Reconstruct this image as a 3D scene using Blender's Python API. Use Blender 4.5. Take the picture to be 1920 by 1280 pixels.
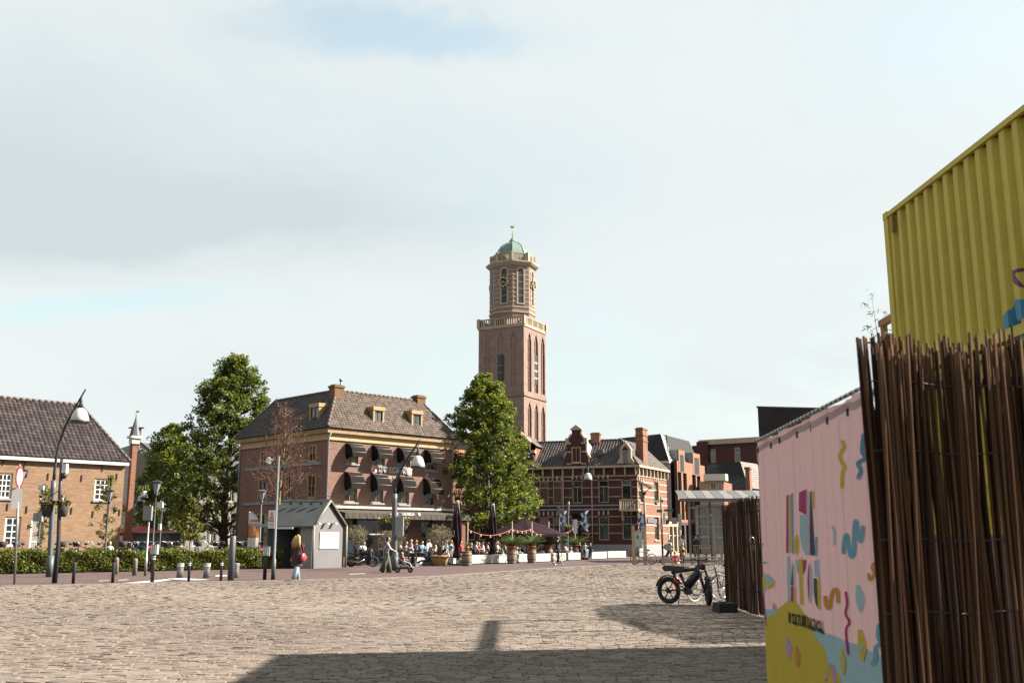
import bpy, bmesh, math, random
import numpy as np
from mathutils import Vector, Matrix

for _o in list(bpy.data.objects):
    bpy.data.objects.remove(_o)
SC = bpy.context.scene
COL = SC.collection
R = math.radians
random.seed(7)
RNG = np.random.default_rng(11)

# ------------------------------------------------------------------ camera
FPX, EYE = 1867.0, 1.6
TH = math.atan(370 / FPX)
cam = bpy.data.cameras.new('camera')
cam.sensor_width = 36.0
cam.lens = 36.0 * FPX / 1920
cam.clip_end = 5000
cam.dof.use_dof = True
cam.dof.focus_distance = 60
cam.dof.aperture_fstop = 6.3
camo = bpy.data.objects.new('camera', cam)
COL.objects.link(camo)
camo.location = (0, 0, EYE)
camo.rotation_euler = (R(90) + TH, 0, 0)
SC.camera = camo

# ------------------------------------------------------------------ sun, sky, exposure
SUN_AZ, SUN_EL = R(9.0), R(35.7)          # azimuth measured from +x towards +y
sdir = Vector((math.cos(SUN_AZ) * math.cos(SUN_EL), math.sin(SUN_AZ) * math.cos(SUN_EL), math.sin(SUN_EL)))
sl = bpy.data.lights.new('sun', 'SUN')
sl.energy = 5.0
sl.angle = R(0.55)
sl.color = (1.0, 0.92, 0.80)
so = bpy.data.objects.new('sun', sl)
COL.objects.link(so)
so.location = (60, 10, 60)
so.rotation_euler = sdir.to_track_quat('Z', 'Y').to_euler()

W = bpy.data.worlds.new('World')
SC.world = W
W.use_nodes = True
nt = W.node_tree
nt.nodes.clear()
def wn(t, **k):
    n = nt.nodes.new(t)
    for a, b in k.items():
        setattr(n, a, b)
    return n
def wl(a, b):
    nt.links.new(a, b)
def wmath(op, a, b=None, c=None):
    n = wn('ShaderNodeMath', operation=op)
    for i, v in enumerate((a, b, c)):
        if v is None: continue
        if isinstance(v, (int, float)): n.inputs[i].default_value = v
        else: wl(v, n.inputs[i])
    return n.outputs[0]
sky = wn('ShaderNodeTexSky', sky_type='NISHITA')
sky.sun_disc = False
sky.sun_elevation = SUN_EL
sky.sun_rotation = R(90) - SUN_AZ
sky.air_density = 1.2
sky.dust_density = 2.0
sky.altitude = 10
geo = wn('ShaderNodeTexCoord')
sep = wn('ShaderNodeSeparateXYZ'); wl(geo.outputs['Generated'], sep.inputs[0])
zz = wmath('ADD', wmath('MAXIMUM', sep.outputs[2], 0.0), 0.16)
cx = wmath('DIVIDE', sep.outputs[0], zz); cy = wmath('DIVIDE', sep.outputs[1], zz)
cmb = wn('ShaderNodeCombineXYZ'); wl(cx, cmb.inputs[0]); wl(cy, cmb.inputs[1])
def wnoise(scale, detail, rough, off):
    mp = wn('ShaderNodeMapping'); mp.inputs['Location'].default_value = off
    wl(cmb.outputs[0], mp.inputs[0])
    n = wn('ShaderNodeTexNoise'); n.inputs['Scale'].default_value = scale
    n.inputs['Detail'].default_value = detail; n.inputs['Roughness'].default_value = rough
    n.inputs['Distortion'].default_value = 0.25
    wl(mp.outputs[0], n.inputs['Vector'])
    return n.outputs['Fac']
def wramp(v, a, b, x0=0.0, x1=1.0):
    n = wn('ShaderNodeMapRange', interpolation_type='SMOOTHSTEP')
    n.inputs[1].default_value = a; n.inputs[2].default_value = b
    n.inputs[3].default_value = x0; n.inputs[4].default_value = x1
    wl(v, n.inputs[0])
    return n.outputs[0]
n_cov = wnoise(0.75, 7, 0.56, (3.2, 1.5, 0.0))
n_sh = wnoise(0.62, 4, 0.45, (8.3, 4.4, 2.0))
n_d1 = wnoise(2.2, 6, 0.6, (1.0, 7.0, 0.0)); n_d2 = wnoise(2.4, 6, 0.6, (5.0, 2.0, 3.0))
cxd = wmath('ADD', cx, wmath('MULTIPLY', wmath('SUBTRACT', n_d1, 0.5), 0.5)); cyd = wmath('ADD', cy, wmath('MULTIPLY', wmath('SUBTRACT', n_d2, 0.5), 0.42))
def blob(a, b, rx, ry):
    """soft cloud bank around a sky position"""
    u = wmath('DIVIDE', wmath('SUBTRACT', cxd, a), rx); v = wmath('DIVIDE', wmath('SUBTRACT', cyd, b), ry)
    return wmath('EXPONENT', wmath('MULTIPLY', wmath('ADD', wmath('MULTIPLY', u, u), wmath('MULTIPLY', v, v)), -1.0))
bank = wmath('ADD', blob(-0.75, 1.98, 0.62, 0.22), wmath('MULTIPLY', blob(-0.95, 1.62, 0.42, 0.3), 0.5))
gap = wmath('ADD', wmath('ADD', blob(-0.16, 1.36, 0.26, 0.09), wmath('MULTIPLY', blob(0.66, 1.40, 0.30, 0.22), 0.55)), wmath('MULTIPLY', blob(-1.05, 2.42, 0.5, 0.12), 0.8))
cov0 = wramp(n_cov, 0.30, 0.50, 0.75, 1.0)
cov = wmath('SUBTRACT', cov0, wmath('MULTIPLY', wramp(gap, 0.1, 0.95), 0.5))
shade = wmath('MINIMUM', wmath('ADD', wmath('MULTIPLY', wramp(n_sh, 0.36, 0.7), 0.35), wmath('MULTIPLY', bank, 0.95)), 1.0)
cc = wn('ShaderNodeMix', data_type='RGBA'); wl(shade, cc.inputs[0])
cc.inputs[6].default_value = (0.207, 0.221, 0.221, 1)
cc.inputs[7].default_value = (0.154, 0.172, 0.178, 1)
skm = wn('ShaderNodeMix', data_type='RGBA', blend_type='MULTIPLY'); skm.inputs[0].default_value = 1.0
wl(sky.outputs[0], skm.inputs[6]); skm.inputs[7].default_value = (0.060, 0.066, 0.055, 1)
mixc = wn('ShaderNodeMix', data_type='RGBA'); wl(cov, mixc.inputs[0])
wl(skm.outputs[2], mixc.inputs[6]); wl(cc.outputs[2], mixc.inputs[7])
bg = wn('ShaderNodeBackground'); wl(mixc.outputs[2], bg.inputs[0]); bg.inputs[1].default_value = 1.0
wo = wn('ShaderNodeOutputWorld'); wl(bg.outputs[0], wo.inputs[0])

SC.view_settings.view_transform = 'Standard'
SC.view_settings.look = 'None'
SC.view_settings.gamma = 1.0
SC.view_settings.use_curve_mapping = False
SC.view_settings.exposure = 2.1
SC.render.engine = 'CYCLES'
SC.cycles.use_denoising = True
SC.cycles.max_bounces = 6
SC.cycles.transparent_max_bounces = 12
SC.cycles.use_adaptive_sampling = True

# ------------------------------------------------------------------ pixel -> place helpers
def ray(px, py):
    a, b = px - 960, 640 - py
    return (a, FPX * math.cos(TH) - b * math.sin(TH), FPX * math.sin(TH) + b * math.cos(TH))
def P(px, py, D):
    r = ray(px, py); k = D / r[1]
    return Vector((r[0] * k, D, EYE + r[2] * k))
def G(px, py, z=0.0):
    r = ray(px, py); k = (z - EYE) / r[2]
    return Vector((r[0] * k, r[1] * k, z))
def zat(px, py, D): return P(px, py, D).z
def gx(px, D): return (px - 960) / 1903.3 * D       # ground x under pixel column at depth D

# ------------------------------------------------------------------ materials
MATS = {}
def _new(name):
    m = bpy.data.materials.new(name); m.use_nodes = True
    n = m.node_tree.nodes; b = n['Principled BSDF']
    return m, m.node_tree, b
def _n(t, typ, **k):
    n = t.nodes.new(typ)
    for a, b in k.items(): setattr(n, a, b)
    return n
ALB = 0.60
def rgba(c): return (c[0] * ALB, c[1] * ALB, c[2] * ALB, 1.0)
def mat(name, c, rough=0.7, var=0.12, scale=3.0, metal=0.0, spec=0.4, bump=0.0, bscale=40.0, c2=None, detail=4):
    """plain surface with noise mottling"""
    if name in MATS: return MATS[name]
    m, t, b = _new(name)
    tc = _n(t, 'ShaderNodeTexCoord')
    nz = _n(t, 'ShaderNodeTexNoise'); nz.inputs['Scale'].default_value = scale
    nz.inputs['Detail'].default_value = detail; nz.inputs['Roughness'].default_value = 0.6
    t.links.new(tc.outputs['Object'], nz.inputs['Vector'])
    mr = _n(t, 'ShaderNodeMapRange'); mr.inputs[1].default_value = 0.3; mr.inputs[2].default_value = 0.7
    t.links.new(nz.outputs['Fac'], mr.inputs[0])
    mx = _n(t, 'ShaderNodeMix', data_type='RGBA')
    t.links.new(mr.outputs[0], mx.inputs[0])
    ca = c2 or tuple(x * (1 - var) for x in c)
    cb = c if c2 else tuple(min(1, x * (1 + var)) for x in c)
    mx.inputs[6].default_value = rgba(ca); mx.inputs[7].default_value = rgba(cb)
    t.links.new(mx.outputs[2], b.inputs['Base Color'])
    b.inputs['Roughness'].default_value = rough; b.inputs['Metallic'].default_value = metal
    b.inputs['Specular IOR Level'].default_value = spec
    if bump > 0:
        n2 = _n(t, 'ShaderNodeTexNoise'); n2.inputs['Scale'].default_value = bscale; n2.inputs['Detail'].default_value = 5
        t.links.new(tc.outputs['Object'], n2.inputs['Vector'])
        bp = _n(t, 'ShaderNodeBump'); bp.inputs['Strength'].default_value = bump; bp.inputs['Distance'].default_value = 0.02
        t.links.new(n2.outputs['Fac'], bp.inputs['Height']); t.links.new(bp.outputs[0], b.inputs['Normal'])
    MATS[name] = m
    return m
def brick(name, c1, c2, mortar, rough=0.85, bw=0.21, bh=0.065, blotch=0.35, cb=None, horizontal=False):
    """brickwork in the wall's own axes: local x (plus y round corners) and z"""
    if name in MATS: return MATS[name]
    m, t, b = _new(name)
    tc = _n(t, 'ShaderNodeTexCoord')
    sp = _n(t, 'ShaderNodeSeparateXYZ'); t.links.new(tc.outputs['Object'], sp.inputs[0])
    cm = _n(t, 'ShaderNodeCombineXYZ')
    if horizontal:
        t.links.new(sp.outputs[0], cm.inputs[0]); t.links.new(sp.outputs[1], cm.inputs[1])
    else:
        ad = _n(t, 'ShaderNodeMath', operation='ADD'); t.links.new(sp.outputs[0], ad.inputs[0]); t.links.new(sp.outputs[1], ad.inputs[1])
        t.links.new(ad.outputs[0], cm.inputs[0]); t.links.new(sp.outputs[2], cm.inputs[1])
    br = _n(t, 'ShaderNodeTexBrick')
    br.inputs['Scale'].default_value = 1.0
    br.inputs['Brick Width'].default_value = bw; br.inputs['Row Height'].default_value = bh
    br.inputs['Mortar Size'].default_value = 0.008; br.inputs['Mortar Smooth'].default_value = 0.3
    br.inputs['Bias'].default_value = 0.0
    br.inputs['Color1'].default_value = rgba(c1); br.inputs['Color2'].default_value = rgba(c2); br.inputs['Mortar'].default_value = rgba(mortar)
    t.links.new(cm.outputs[0], br.inputs['Vector'])
    nz = _n(t, 'ShaderNodeTexNoise'); nz.inputs['Scale'].default_value = 0.55; nz.inputs['Detail'].default_value = 8; nz.inputs['Roughness'].default_value = 0.72
    t.links.new(cm.outputs[0], nz.inputs['Vector'])
    mr = _n(t, 'ShaderNodeMapRange'); mr.inputs[1].default_value = 0.35; mr.inputs[2].default_value = 0.68
    mr.inputs[3].default_value = 0.0; mr.inputs[4].default_value = blotch
    t.links.new(nz.outputs['Fac'], mr.inputs[0])
    # streaks along the courses
    mp = _n(t, 'ShaderNodeMapping'); mp.inputs['Scale'].default_value = (1.3, 9.0, 1.0) if not horizontal else (2.5, 2.5, 1.0)
    t.links.new(cm.outputs[0], mp.inputs[0])
    n3 = _n(t, 'ShaderNodeTexNoise'); n3.inputs['Scale'].default_value = 1.0; n3.inputs['Detail'].default_value = 3; n3.inputs['Roughness'].default_value = 0.75
    t.links.new(mp.outputs[0], n3.inputs['Vector'])
    m3 = _n(t, 'ShaderNodeMapRange'); m3.inputs[1].default_value = 0.25; m3.inputs[2].default_value = 0.75; m3.inputs[3].default_value = 0.58; m3.inputs[4].default_value = 1.35
    t.links.new(n3.outputs['Fac'], m3.inputs[0])
    mul = _n(t, 'ShaderNodeVectorMath', operation='SCALE'); t.links.new(br.outputs['Color'], mul.inputs[0]); t.links.new(m3.outputs[0], mul.inputs['Scale'])
    mx = _n(t, 'ShaderNodeMix', data_type='RGBA'); t.links.new(mr.outputs[0], mx.inputs[0])
    t.links.new(mul.outputs[0], mx.inputs[6]); mx.inputs[7].default_value = rgba(cb or tuple(x * 0.45 for x in c1))
    t.links.new(mx.outputs[2], b.inputs['Base Color'])
    b.inputs['Roughness'].default_value = rough; b.inputs['Specular IOR Level'].default_value = 0.2
    bp = _n(t, 'ShaderNodeBump'); bp.inputs['Strength'].default_value = 0.5; bp.inputs['Distance'].default_value = 0.01; bp.invert = True
    t.links.new(br.outputs['Fac'], bp.inputs['Height']); t.links.new(bp.outputs[0], b.inputs['Normal'])
    MATS[name] = m
    return m
def attr_mat(name, ca, cb, rough=0.6, transl=0.0, spec=0.3, cm=None, bump=0.0):
    """colour from the per-piece random value stored in the mesh"""
    if name in MATS: return MATS[name]
    m, t, b = _new(name)
    at = _n(t, 'ShaderNodeAttribute'); at.attribute_name = 'rnd'
    rp = _n(t, 'ShaderNodeValToRGB')
    rp.color_ramp.elements[0].color = rgba(ca); rp.color_ramp.elements[1].color = rgba(cb)
    if cm:
        e = rp.color_ramp.elements.new(0.5); e.color = rgba(cm)
    t.links.new(at.outputs['Fac'], rp.inputs[0])
    out = rp.outputs[0]
    b.inputs['Roughness'].default_value = rough; b.inputs['Specular IOR Level'].default_value = spec
    if bump:
        tc = _n(t, 'ShaderNodeTexCoord')
        nz = _n(t, 'ShaderNodeTexNoise'); nz.inputs['Scale'].default_value = 22; nz.inputs['Detail'].default_value = 6; nz.inputs['Roughness'].default_value = 0.7
        t.links.new(tc.outputs['Object'], nz.inputs['Vector'])
        mx = _n(t, 'ShaderNodeMix', data_type='RGBA', blend_type='OVERLAY'); mx.inputs[0].default_value = 0.4
        t.links.new(out, mx.inputs[6]); t.links.new(nz.outputs['Fac'], mx.inputs[7]); out = mx.outputs[2]
        bp = _n(t, 'ShaderNodeBump'); bp.inputs['Strength'].default_value = bump; bp.inputs['Distance'].default_value = 0.01
        t.links.new(nz.outputs['Fac'], bp.inputs['Height']); t.links.new(bp.outputs[0], b.inputs['Normal'])
    t.links.new(out, b.inputs['Base Color'])
    if transl > 0:
        tr = _n(t, 'ShaderNodeBsdfTranslucent'); ms = _n(t, 'ShaderNodeMixShader'); ms.inputs[0].default_value = transl
        hs = _n(t, 'ShaderNodeHueSaturation'); hs.inputs['Value'].default_value = 1.5; hs.inputs['Saturation'].default_value = 1.1
        t.links.new(out, hs.inputs['Color']); t.links.new(hs.outputs[0], tr.inputs[0])
        t.links.new(b.outputs[0], ms.inputs[1]); t.links.new(tr.outputs[0], ms.inputs[2])
        t.links.new(ms.outputs[0], t.nodes['Material Output'].inputs[0])
    MATS[name] = m
    return m

# ------------------------------------------------------------------ mesh builder
class MB:
    def __init__(s): s.v = []; s.f = []; s.m = []; s.s = []
    def add(s, vs, fs, mi=0, sm=False):
        o = len(s.v); s.v += [tuple(v) for v in vs]
        for f in fs: s.f.append(tuple(i + o for i in f)); s.m.append(mi); s.s.append(sm)
        return s
    def box(s, c, sz, rz=0.0, mi=0, tx=1.0, ty=1.0):
        """box by centre and size; tx, ty scale the top"""
        hx, hy, hz = sz[0] / 2, sz[1] / 2, sz[2] / 2
        ca, sa = math.cos(rz), math.sin(rz)
        vs = []
        for z, kx, ky in ((-hz, 1, 1), (hz, tx, ty)):
            for x, y in ((-hx, -hy), (hx, -hy), (hx, hy), (-hx, hy)):
                x *= kx; y *= ky
                vs.append((c[0] + x * ca - y * sa, c[1] + x * sa + y * ca, c[2] + z))
        return s.add(vs, [(3, 2, 1, 0), (4, 5, 6, 7), (0, 1, 5, 4), (1, 2, 6, 5), (2, 3, 7, 6), (3, 0, 4, 7)], mi)
    def b2(s, x0, x1, y0, y1, z0, z1, mi=0):
        return s.box(((x0 + x1) / 2, (y0 + y1) / 2, (z0 + z1) / 2), (x1 - x0, y1 - y0, z1 - z0), 0, mi)
    def tube(s, pts, r, n=8, mi=0, cap=True, flat=1.0):
        pts = [Vector(p) for p in pts]; k = len(pts)
        rs = [r] * k if isinstance(r, (int, float)) else list(r)
        vs = []; up = None
        for i, p in enumerate(pts):
            d = (pts[min(i + 1, k - 1)] - pts[max(i - 1, 0)]).normalized()
            if up is None: up = Vector((0, 0, 1)) if abs(d.z) < 0.9 else Vector((1, 0, 0))
            a = d.cross(up)
            if a.length < 1e-4: a = d.cross(Vector((0, 1, 0)))
            a.normalize(); b = a.cross(d).normalized(); up = b
            for j in range(n):
                t = 2 * math.pi * j / n
                vs.append(p + a * (math.cos(t) * rs[i]) + b * (math.sin(t) * rs[i] * flat))
        fs = [(i * n + j, i * n + (j + 1) % n, (i + 1) * n + (j + 1) % n, (i + 1) * n + j) for i in range(k - 1) for j in range(n)]
        s.add(vs, fs, mi, True)
        if cap:
            o = len(s.v) - len(vs)
            s.f.append(tuple(o + j for j in reversed(range(n)))); s.m.append(mi); s.s.append(False)
            s.f.append(tuple(o + (k - 1) * n + j for j in range(n))); s.m.append(mi); s.s.append(False)
        return s
    def lathe(s, prof, n=16, c=(0, 0, 0), mi=0, sm=True, ph=0.0, cap=True):
        vs = []; k = len(prof)
        for r, z in prof:
            for j in range(n):
                t = 2 * math.pi * j / n + ph
                vs.append((c[0] + r * math.cos(t), c[1] + r * math.sin(t), c[2] + z))
        fs = [(i * n + j, i * n + (j + 1) % n, (i + 1) * n + (j + 1) % n, (i + 1) * n + j) for i in range(k - 1) for j in range(n)]
        s.add(vs, fs, mi, sm)
        o = len(s.v) - len(vs)
        if cap:
            s.f.append(tuple(o + j for j in reversed(range(n)))); s.m.append(mi); s.s.append(False)
            s.f.append(tuple(o + (k - 1) * n + j for j in range(n))); s.m.append(mi); s.s.append(False)
        return s
    def prism(s, poly, z0, z1, mi=0):
        k = len(poly)
        vs = [(x, y, z0) for x, y in poly] + [(x, y, z1) for x, y in poly]
        return s.add(vs, [tuple(reversed(range(k))), tuple(range(k, 2 * k))] + [(i, (i + 1) % k, k + (i + 1) % k, k + i) for i in range(k)], mi)
    def slab(s, poly, y0, y1, mi=0):
        """polygon in x,z (counter-clockwise seen from -y) extruded from y0 (front) to y1"""
        k = len(poly)
        vs = [(x, y0, z) for x, z in poly] + [(x, y1, z) for x, z in poly]
        return s.add(vs, [tuple(range(k)), tuple(reversed(range(k, 2 * k)))] + [((i + 1) % k, i, k + i, k + (i + 1) % k) for i in range(k)], mi)
    def ball(s, c, r, n=10, m=7, mi=0, sq=(1, 1, 1)):
        vs = [(c[0], c[1], c[2] - r * sq[2])]
        for i in range(1, m):
            a = -math.pi / 2 + math.pi * i / m
            for j in range(n):
                t = 2 * math.pi * j / n
                vs.append((c[0] + r * sq[0] * math.cos(a) * math.cos(t), c[1] + r * sq[1] * math.cos(a) * math.sin(t), c[2] + r * sq[2] * math.sin(a)))
        vs.append((c[0], c[1], c[2] + r * sq[2])); L = len(vs) - 1
        fs = [(0, 1 + (j + 1) % n, 1 + j) for j in range(n)]
        fs += [(1 + i * n + j, 1 + i * n + (j + 1) % n, 1 + (i + 1) * n + (j + 1) % n, 1 + (i + 1) * n + j) for i in range(m - 2) for j in range(n)]
        fs += [(L, 1 + (m - 2) * n + j, 1 + (m - 2) * n + (j + 1) % n) for j in range(n)]
        return s.add(vs, fs, mi, True)
    def mesh(s, name, mats):
        me = bpy.data.meshes.new(name)
        me.from_pydata(s.v, [], s.f)
        for mt in (mats if isinstance(mats, (list, tuple)) else [mats]): me.materials.append(mt)
        me.polygons.foreach_set('material_index', s.m)
        me.polygons.foreach_set('use_smooth', s.s)
        me.update()
        return me
    def build(s, name, mats, parent=None, loc=(0, 0, 0), rz=0.0):
        return obj(name, s.mesh(name, mats), parent, loc, rz)
def obj(name, me, parent=None, loc=(0, 0, 0), rz=0.0):
    o = bpy.data.objects.new(name, me); COL.objects.link(o)
    o.location = loc; o.rotation_euler = (0, 0, rz)
    if parent is not None: o.parent = parent
    return o
def tag(o, label=None, cat=None, group=None, kind=None):
    for k, v in (('label', label), ('category', cat), ('group', group), ('kind', kind)):
        if v: o[k] = v
    return o
def thing(name, label, cat, loc=(0, 0, 0), rz=0.0, group=None):
    o = bpy.data.objects.new(name, None); COL.objects.link(o)
    o.empty_display_size = 0.3
    o.location = loc; o.rotation_euler = (0, 0, rz)
    return tag(o, label, cat, group)
def copy_tree(o, parent=None):
    c = o.copy(); COL.objects.link(c); c.parent = parent
    for ch in [x for x in KIDS.get(o.name, [])] or list(o.children): copy_tree(ch, c)
    return c
KIDS = {}
def place(o, loc, rz=0.0, label=None, scale=None, group=None):
    o.location = loc; o.rotation_euler = (0, 0, rz)
    if label: o['label'] = label
    if group: o['group'] = group
    if scale: o.scale = (scale,) * 3
    return o
def raw_mesh(name, V, Fq, m, rnd=None, smooth=False):
    """quads (numpy) to mesh, with a per-vertex 'rnd'"""
    me = bpy.data.meshes.new(name)
    V = np.ascontiguousarray(V, np.float32); Fq = np.ascontiguousarray(Fq, np.int32)
    nf, k = Fq.shape
    me.vertices.add(len(V)); me.vertices.foreach_set('co', V.ravel())
    me.loops.add(nf * k); me.loops.foreach_set('vertex_index', Fq.ravel())
    me.polygons.add(nf); me.polygons.foreach_set('loop_start', np.arange(0, nf * k, k, dtype=np.int32))
    me.polygons.foreach_set('loop_total', np.full(nf, k, np.int32))
    me.polygons.foreach_set('use_smooth', np.full(nf, bool(smooth)))
    me.update(calc_edges=True); me.validate()
    if rnd is not None:
        a = me.attributes.new('rnd', 'FLOAT', 'POINT'); a.data.foreach_set('value', np.ascontiguousarray(rnd, np.float32))
    me.materials.append(m)
    return me
# ------------------------------------------------------------------ ground
M_soil = mat('joint_soil', (0.10, 0.08, 0.06), 0.95, c2=(0.075, 0.07, 0.035), scale=1.2)
M_cobble = attr_mat('cobblestone', (0.142, 0.110, 0.095), (0.275, 0.229, 0.190), 0.85, spec=0.15, cm=(0.212, 0.172, 0.143), bump=0.12)
M_earth = mat('far_ground', (0.12, 0.11, 0.10), 0.95, scale=0.05)
M_road = brick('road_brick', (0.135, 0.082, 0.078), (0.10, 0.066, 0.064), (0.10, 0.085, 0.078), 0.85, 0.2, 0.1, 0.25, (0.19, 0.14, 0.125), True)
M_pave = brick('paving_brick', (0.185, 0.125, 0.105), (0.15, 0.10, 0.088), (0.12, 0.10, 0.09), 0.85, 0.2, 0.1, 0.3, (0.22, 0.18, 0.15), True)
M_kerb = mat('kerb_stone', (0.21, 0.18, 0.16), 0.85, 0.25, 1.5, bump=0.3)
M_bluestone = mat('gutter_stone', (0.20, 0.205, 0.22), 0.8, 0.2, 2.0)
M_white = mat('road_paint', (0.62, 0.60, 0.57), 0.7, 0.25, 4.0)

def sheet(name, poly, z, m, parent=None, kind='structure'):
    me = bpy.data.meshes.new(name)
    me.from_pydata([(x, y, z) for x, y in poly], [], [tuple(range(len(poly)))])
    me.materials.append(m)
    o = obj(name, me, parent)
    if kind and parent is None: o['kind'] = kind
    return o
sheet('ground', [(-900, -60), (900, -60), (900, 1500), (-900, 1500)], -0.10, M_earth)
# edge between square and road, left to right
KERB = [(-40.0, 22.45), (-17.79, 35.6), (-5.9, 42.6), (-3.2, 45.4), (3.29, 59.6), (7.46, 66.4), (12.0, 74.5)]
road_far = [(16.0, 88.0), (4.0, 90.0), (-4.0, 78.0), (-9.0, 66.0), (-13.0, 60.5), (-24.5, 53.0), (-50.0, 37.0)]
sheet('road', KERB + road_far, -0.002, M_road)
sheet('pavement', [(-50, 37), (-24.5, 53), (-13, 60.5), (-9, 66), (-4, 78), (4, 90), (16, 88), (12, 74.5), (7.46, 66.4), (30, 66.4), (60, 70), (90, 160), (-90, 160), (-90, 37)], -0.006, M_pave)
sheet('road_edge_paving', [(-50, 34.2), (-24.0, 49.6), (-12.7, 57.4), (-9.4, 60.9), (-4.0, 75.0), (3.6, 88.0), (4.0, 90.0), (-4.0, 78.0), (-9.0, 66.0), (-13.0, 60.5), (-24.5, 53.0), (-50.0, 37.0)], 0.002, M_pave)

sq = sheet('cobbled_square', [(-40, -20), (45, -20), (45, 66.4), (7.46, 66.4)] + KERB[::-1][2:] + [(-40, 20)], -0.011, M_soil)

# line of blue stone that splits the two bonds of cobbles
DV = [(-26.0, 12.3), (-10.23, 20.61), (-3.01, 24.2), (4.19, 29.88), (14.0, 37.0), (30.0, 48.0)]
def div_y(x):
    return np.interp(x, [p[0] for p in DV], [p[1] for p in DV])
g = MB()
for a, b in zip(DV[:-1], DV[1:]):
    a = Vector((*a, 0)); b = Vector((*b, 0)); d = (b - a); L = d.length; d.normalize(); nrm = Vector((-d.y, d.x, 0)); n = int(L / 0.9)
    for i in range(n):
        p = a + d * (i * L / n + 0.01); q = a + d * ((i + 1) * L / n - 0.01)
        j = random.uniform(-0.008, 0.008); zt = random.uniform(-0.004, 0.003)
        vs = [p + nrm * (-0.06 + j), q + nrm * (-0.06 + j), q + nrm * (0.06 + j), p + nrm * (0.06 + j)]
        vs = [(v.x, v.y, -0.03) for v in vs] + [(v.x, v.y, zt) for v in vs]
        g.add(vs, [(4, 5, 6, 7), (0, 1, 5, 4), (1, 2, 6, 5), (2, 3, 7, 6), (3, 0, 4, 7)])
tag(g.build('gutter_strip', M_bluestone, sq), kind='stuff')

def inside_square(X, Y):
    ky = np.interp(X, [p[0] for p in KERB], [p[1] for p in KERB])
    return (Y < ky - 0.12) & (Y < 66.0)
def stones(rot, pitch_row, wmin, wmax, region, seed):
    """rows of setts; returns centre, half sizes, rotation"""
    r = np.random.default_rng(seed); out = []
    c, s = math.cos(rot), math.sin(rot)
    x0, x1, y0, y1 = region
    cxm, cym = (x0 + x1) / 2, (y0 + y1) / 2; hw = (x1 - x0) / 2; hh = (y1 - y0) / 2
    ext = abs(hw * c) + abs(hh * s) + 1; exty = abs(hw * s) + abs(hh * c) + 1
    rows = int(2 * exty / pitch_row)
    for i in range(rows):
        v = -exty + i * pitch_row + r.normal(0, 0.006)
        n = int(2 * ext / wmin)
        w = r.uniform(wmin, wmax, n); u = -ext + np.cumsum(w) - w / 2 + r.uniform(0, 0.2)
        wob = 0.02 * math.sin(i * 0.31) + 0.012 * np.sin(u * 0.8 + i * 0.13)
        X = cxm + u * c - (v + wob) * s; Y = cym + u * s + (v + wob) * c
        k = (X > x0) & (X < x1) & (Y > y0) & (Y < y1)
        if k.any(): out.append(np.stack([X[k], Y[k], w[k] / 2 - r.uniform(0.001, 0.010, k.sum()), np.full(k.sum(), pitch_row / 2) - r.uniform(0.000, 0.005, k.sum()), np.full(k.sum(), rot)], 1))
    return np.concatenate(out)
def in_view(S, m=1.0):
    """keep what the camera (or one a step aside) can see"""
    hw = 0.56 * S[:, 1] + m + 1.0
    return S[(np.abs(S[:, 0]) < hw)]
near = stones(R(-1.0), 0.150, 0.16, 0.27, (-20, 24, 9.6, 42), 3)
near = in_view(near); near = near[(near[:, 1] < div_y(near[:, 0]) - 0.10) & inside_square(near[:, 0], near[:, 1])]
far = stones(R(86.0), 0.165, 0.14, 0.24, (-26, 34, 13, 66), 4)
far = in_view(far); far = far[(far[:, 1] > div_y(far[:, 0]) + 0.10) & inside_square(far[:, 0], far[:, 1])]
def stone_geo(S, seed, full=True):
    r = np.random.default_rng(seed); n = len(S)
    c, s = np.cos(S[:, 4] + r.normal(0, 0.025, n)), np.sin(S[:, 4] + r.normal(0, 0.025, n))
    V = np.zeros((n, 8, 3)); sg = np.array([(-1, -1), (1, -1), (1, 1), (-1, 1)], float)
    top = r.normal(-0.003, 0.0022, n); tx = r.normal(0, 0.0028, n); ty = r.normal(0, 0.0028, n)
    for ring, (inset, z) in enumerate(((0.0, -0.014), (0.005, None))):
        for q in range(4):
            jx = r.normal(0, 0.006, n); jy = r.normal(0, 0.005, n)
            u = sg[q, 0] * (S[:, 2] - inset) + jx; v = sg[q, 1] * (S[:, 3] - inset) + jy
            V[:, ring * 4 + q, 0] = S[:, 0] + u * c - v * s
            V[:, ring * 4 + q, 1] = S[:, 1] + u * s + v * c
            V[:, ring * 4 + q, 2] = z if z is not None else top + tx * sg[q, 0] + ty * sg[q, 1] * 0.6
    F = np.array([(4, 5, 6, 7), (0, 1, 5, 4), (1, 2, 6, 5), (2, 3, 7, 6), (3, 0, 4, 7)])
    FF = (np.arange(n)[:, None, None] * 8 + F[None]).reshape(-1, 4)
    # patches of warmer and greyer stones
    tone = 0.5 + 0.15 * np.sin(S[:, 0] * 0.7 + 1.3) * np.sin(S[:, 1] * 0.45) + 0.12 * np.sin(S[:, 0] * 0.21 + S[:, 1] * 0.33) + r.normal(0, 0.2, n) - 0.45 * (r.uniform(0, 1, n) < 0.05)
    return V.reshape(-1, 3), FF, np.repeat(np.clip(tone, 0, 1), 8)
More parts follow.
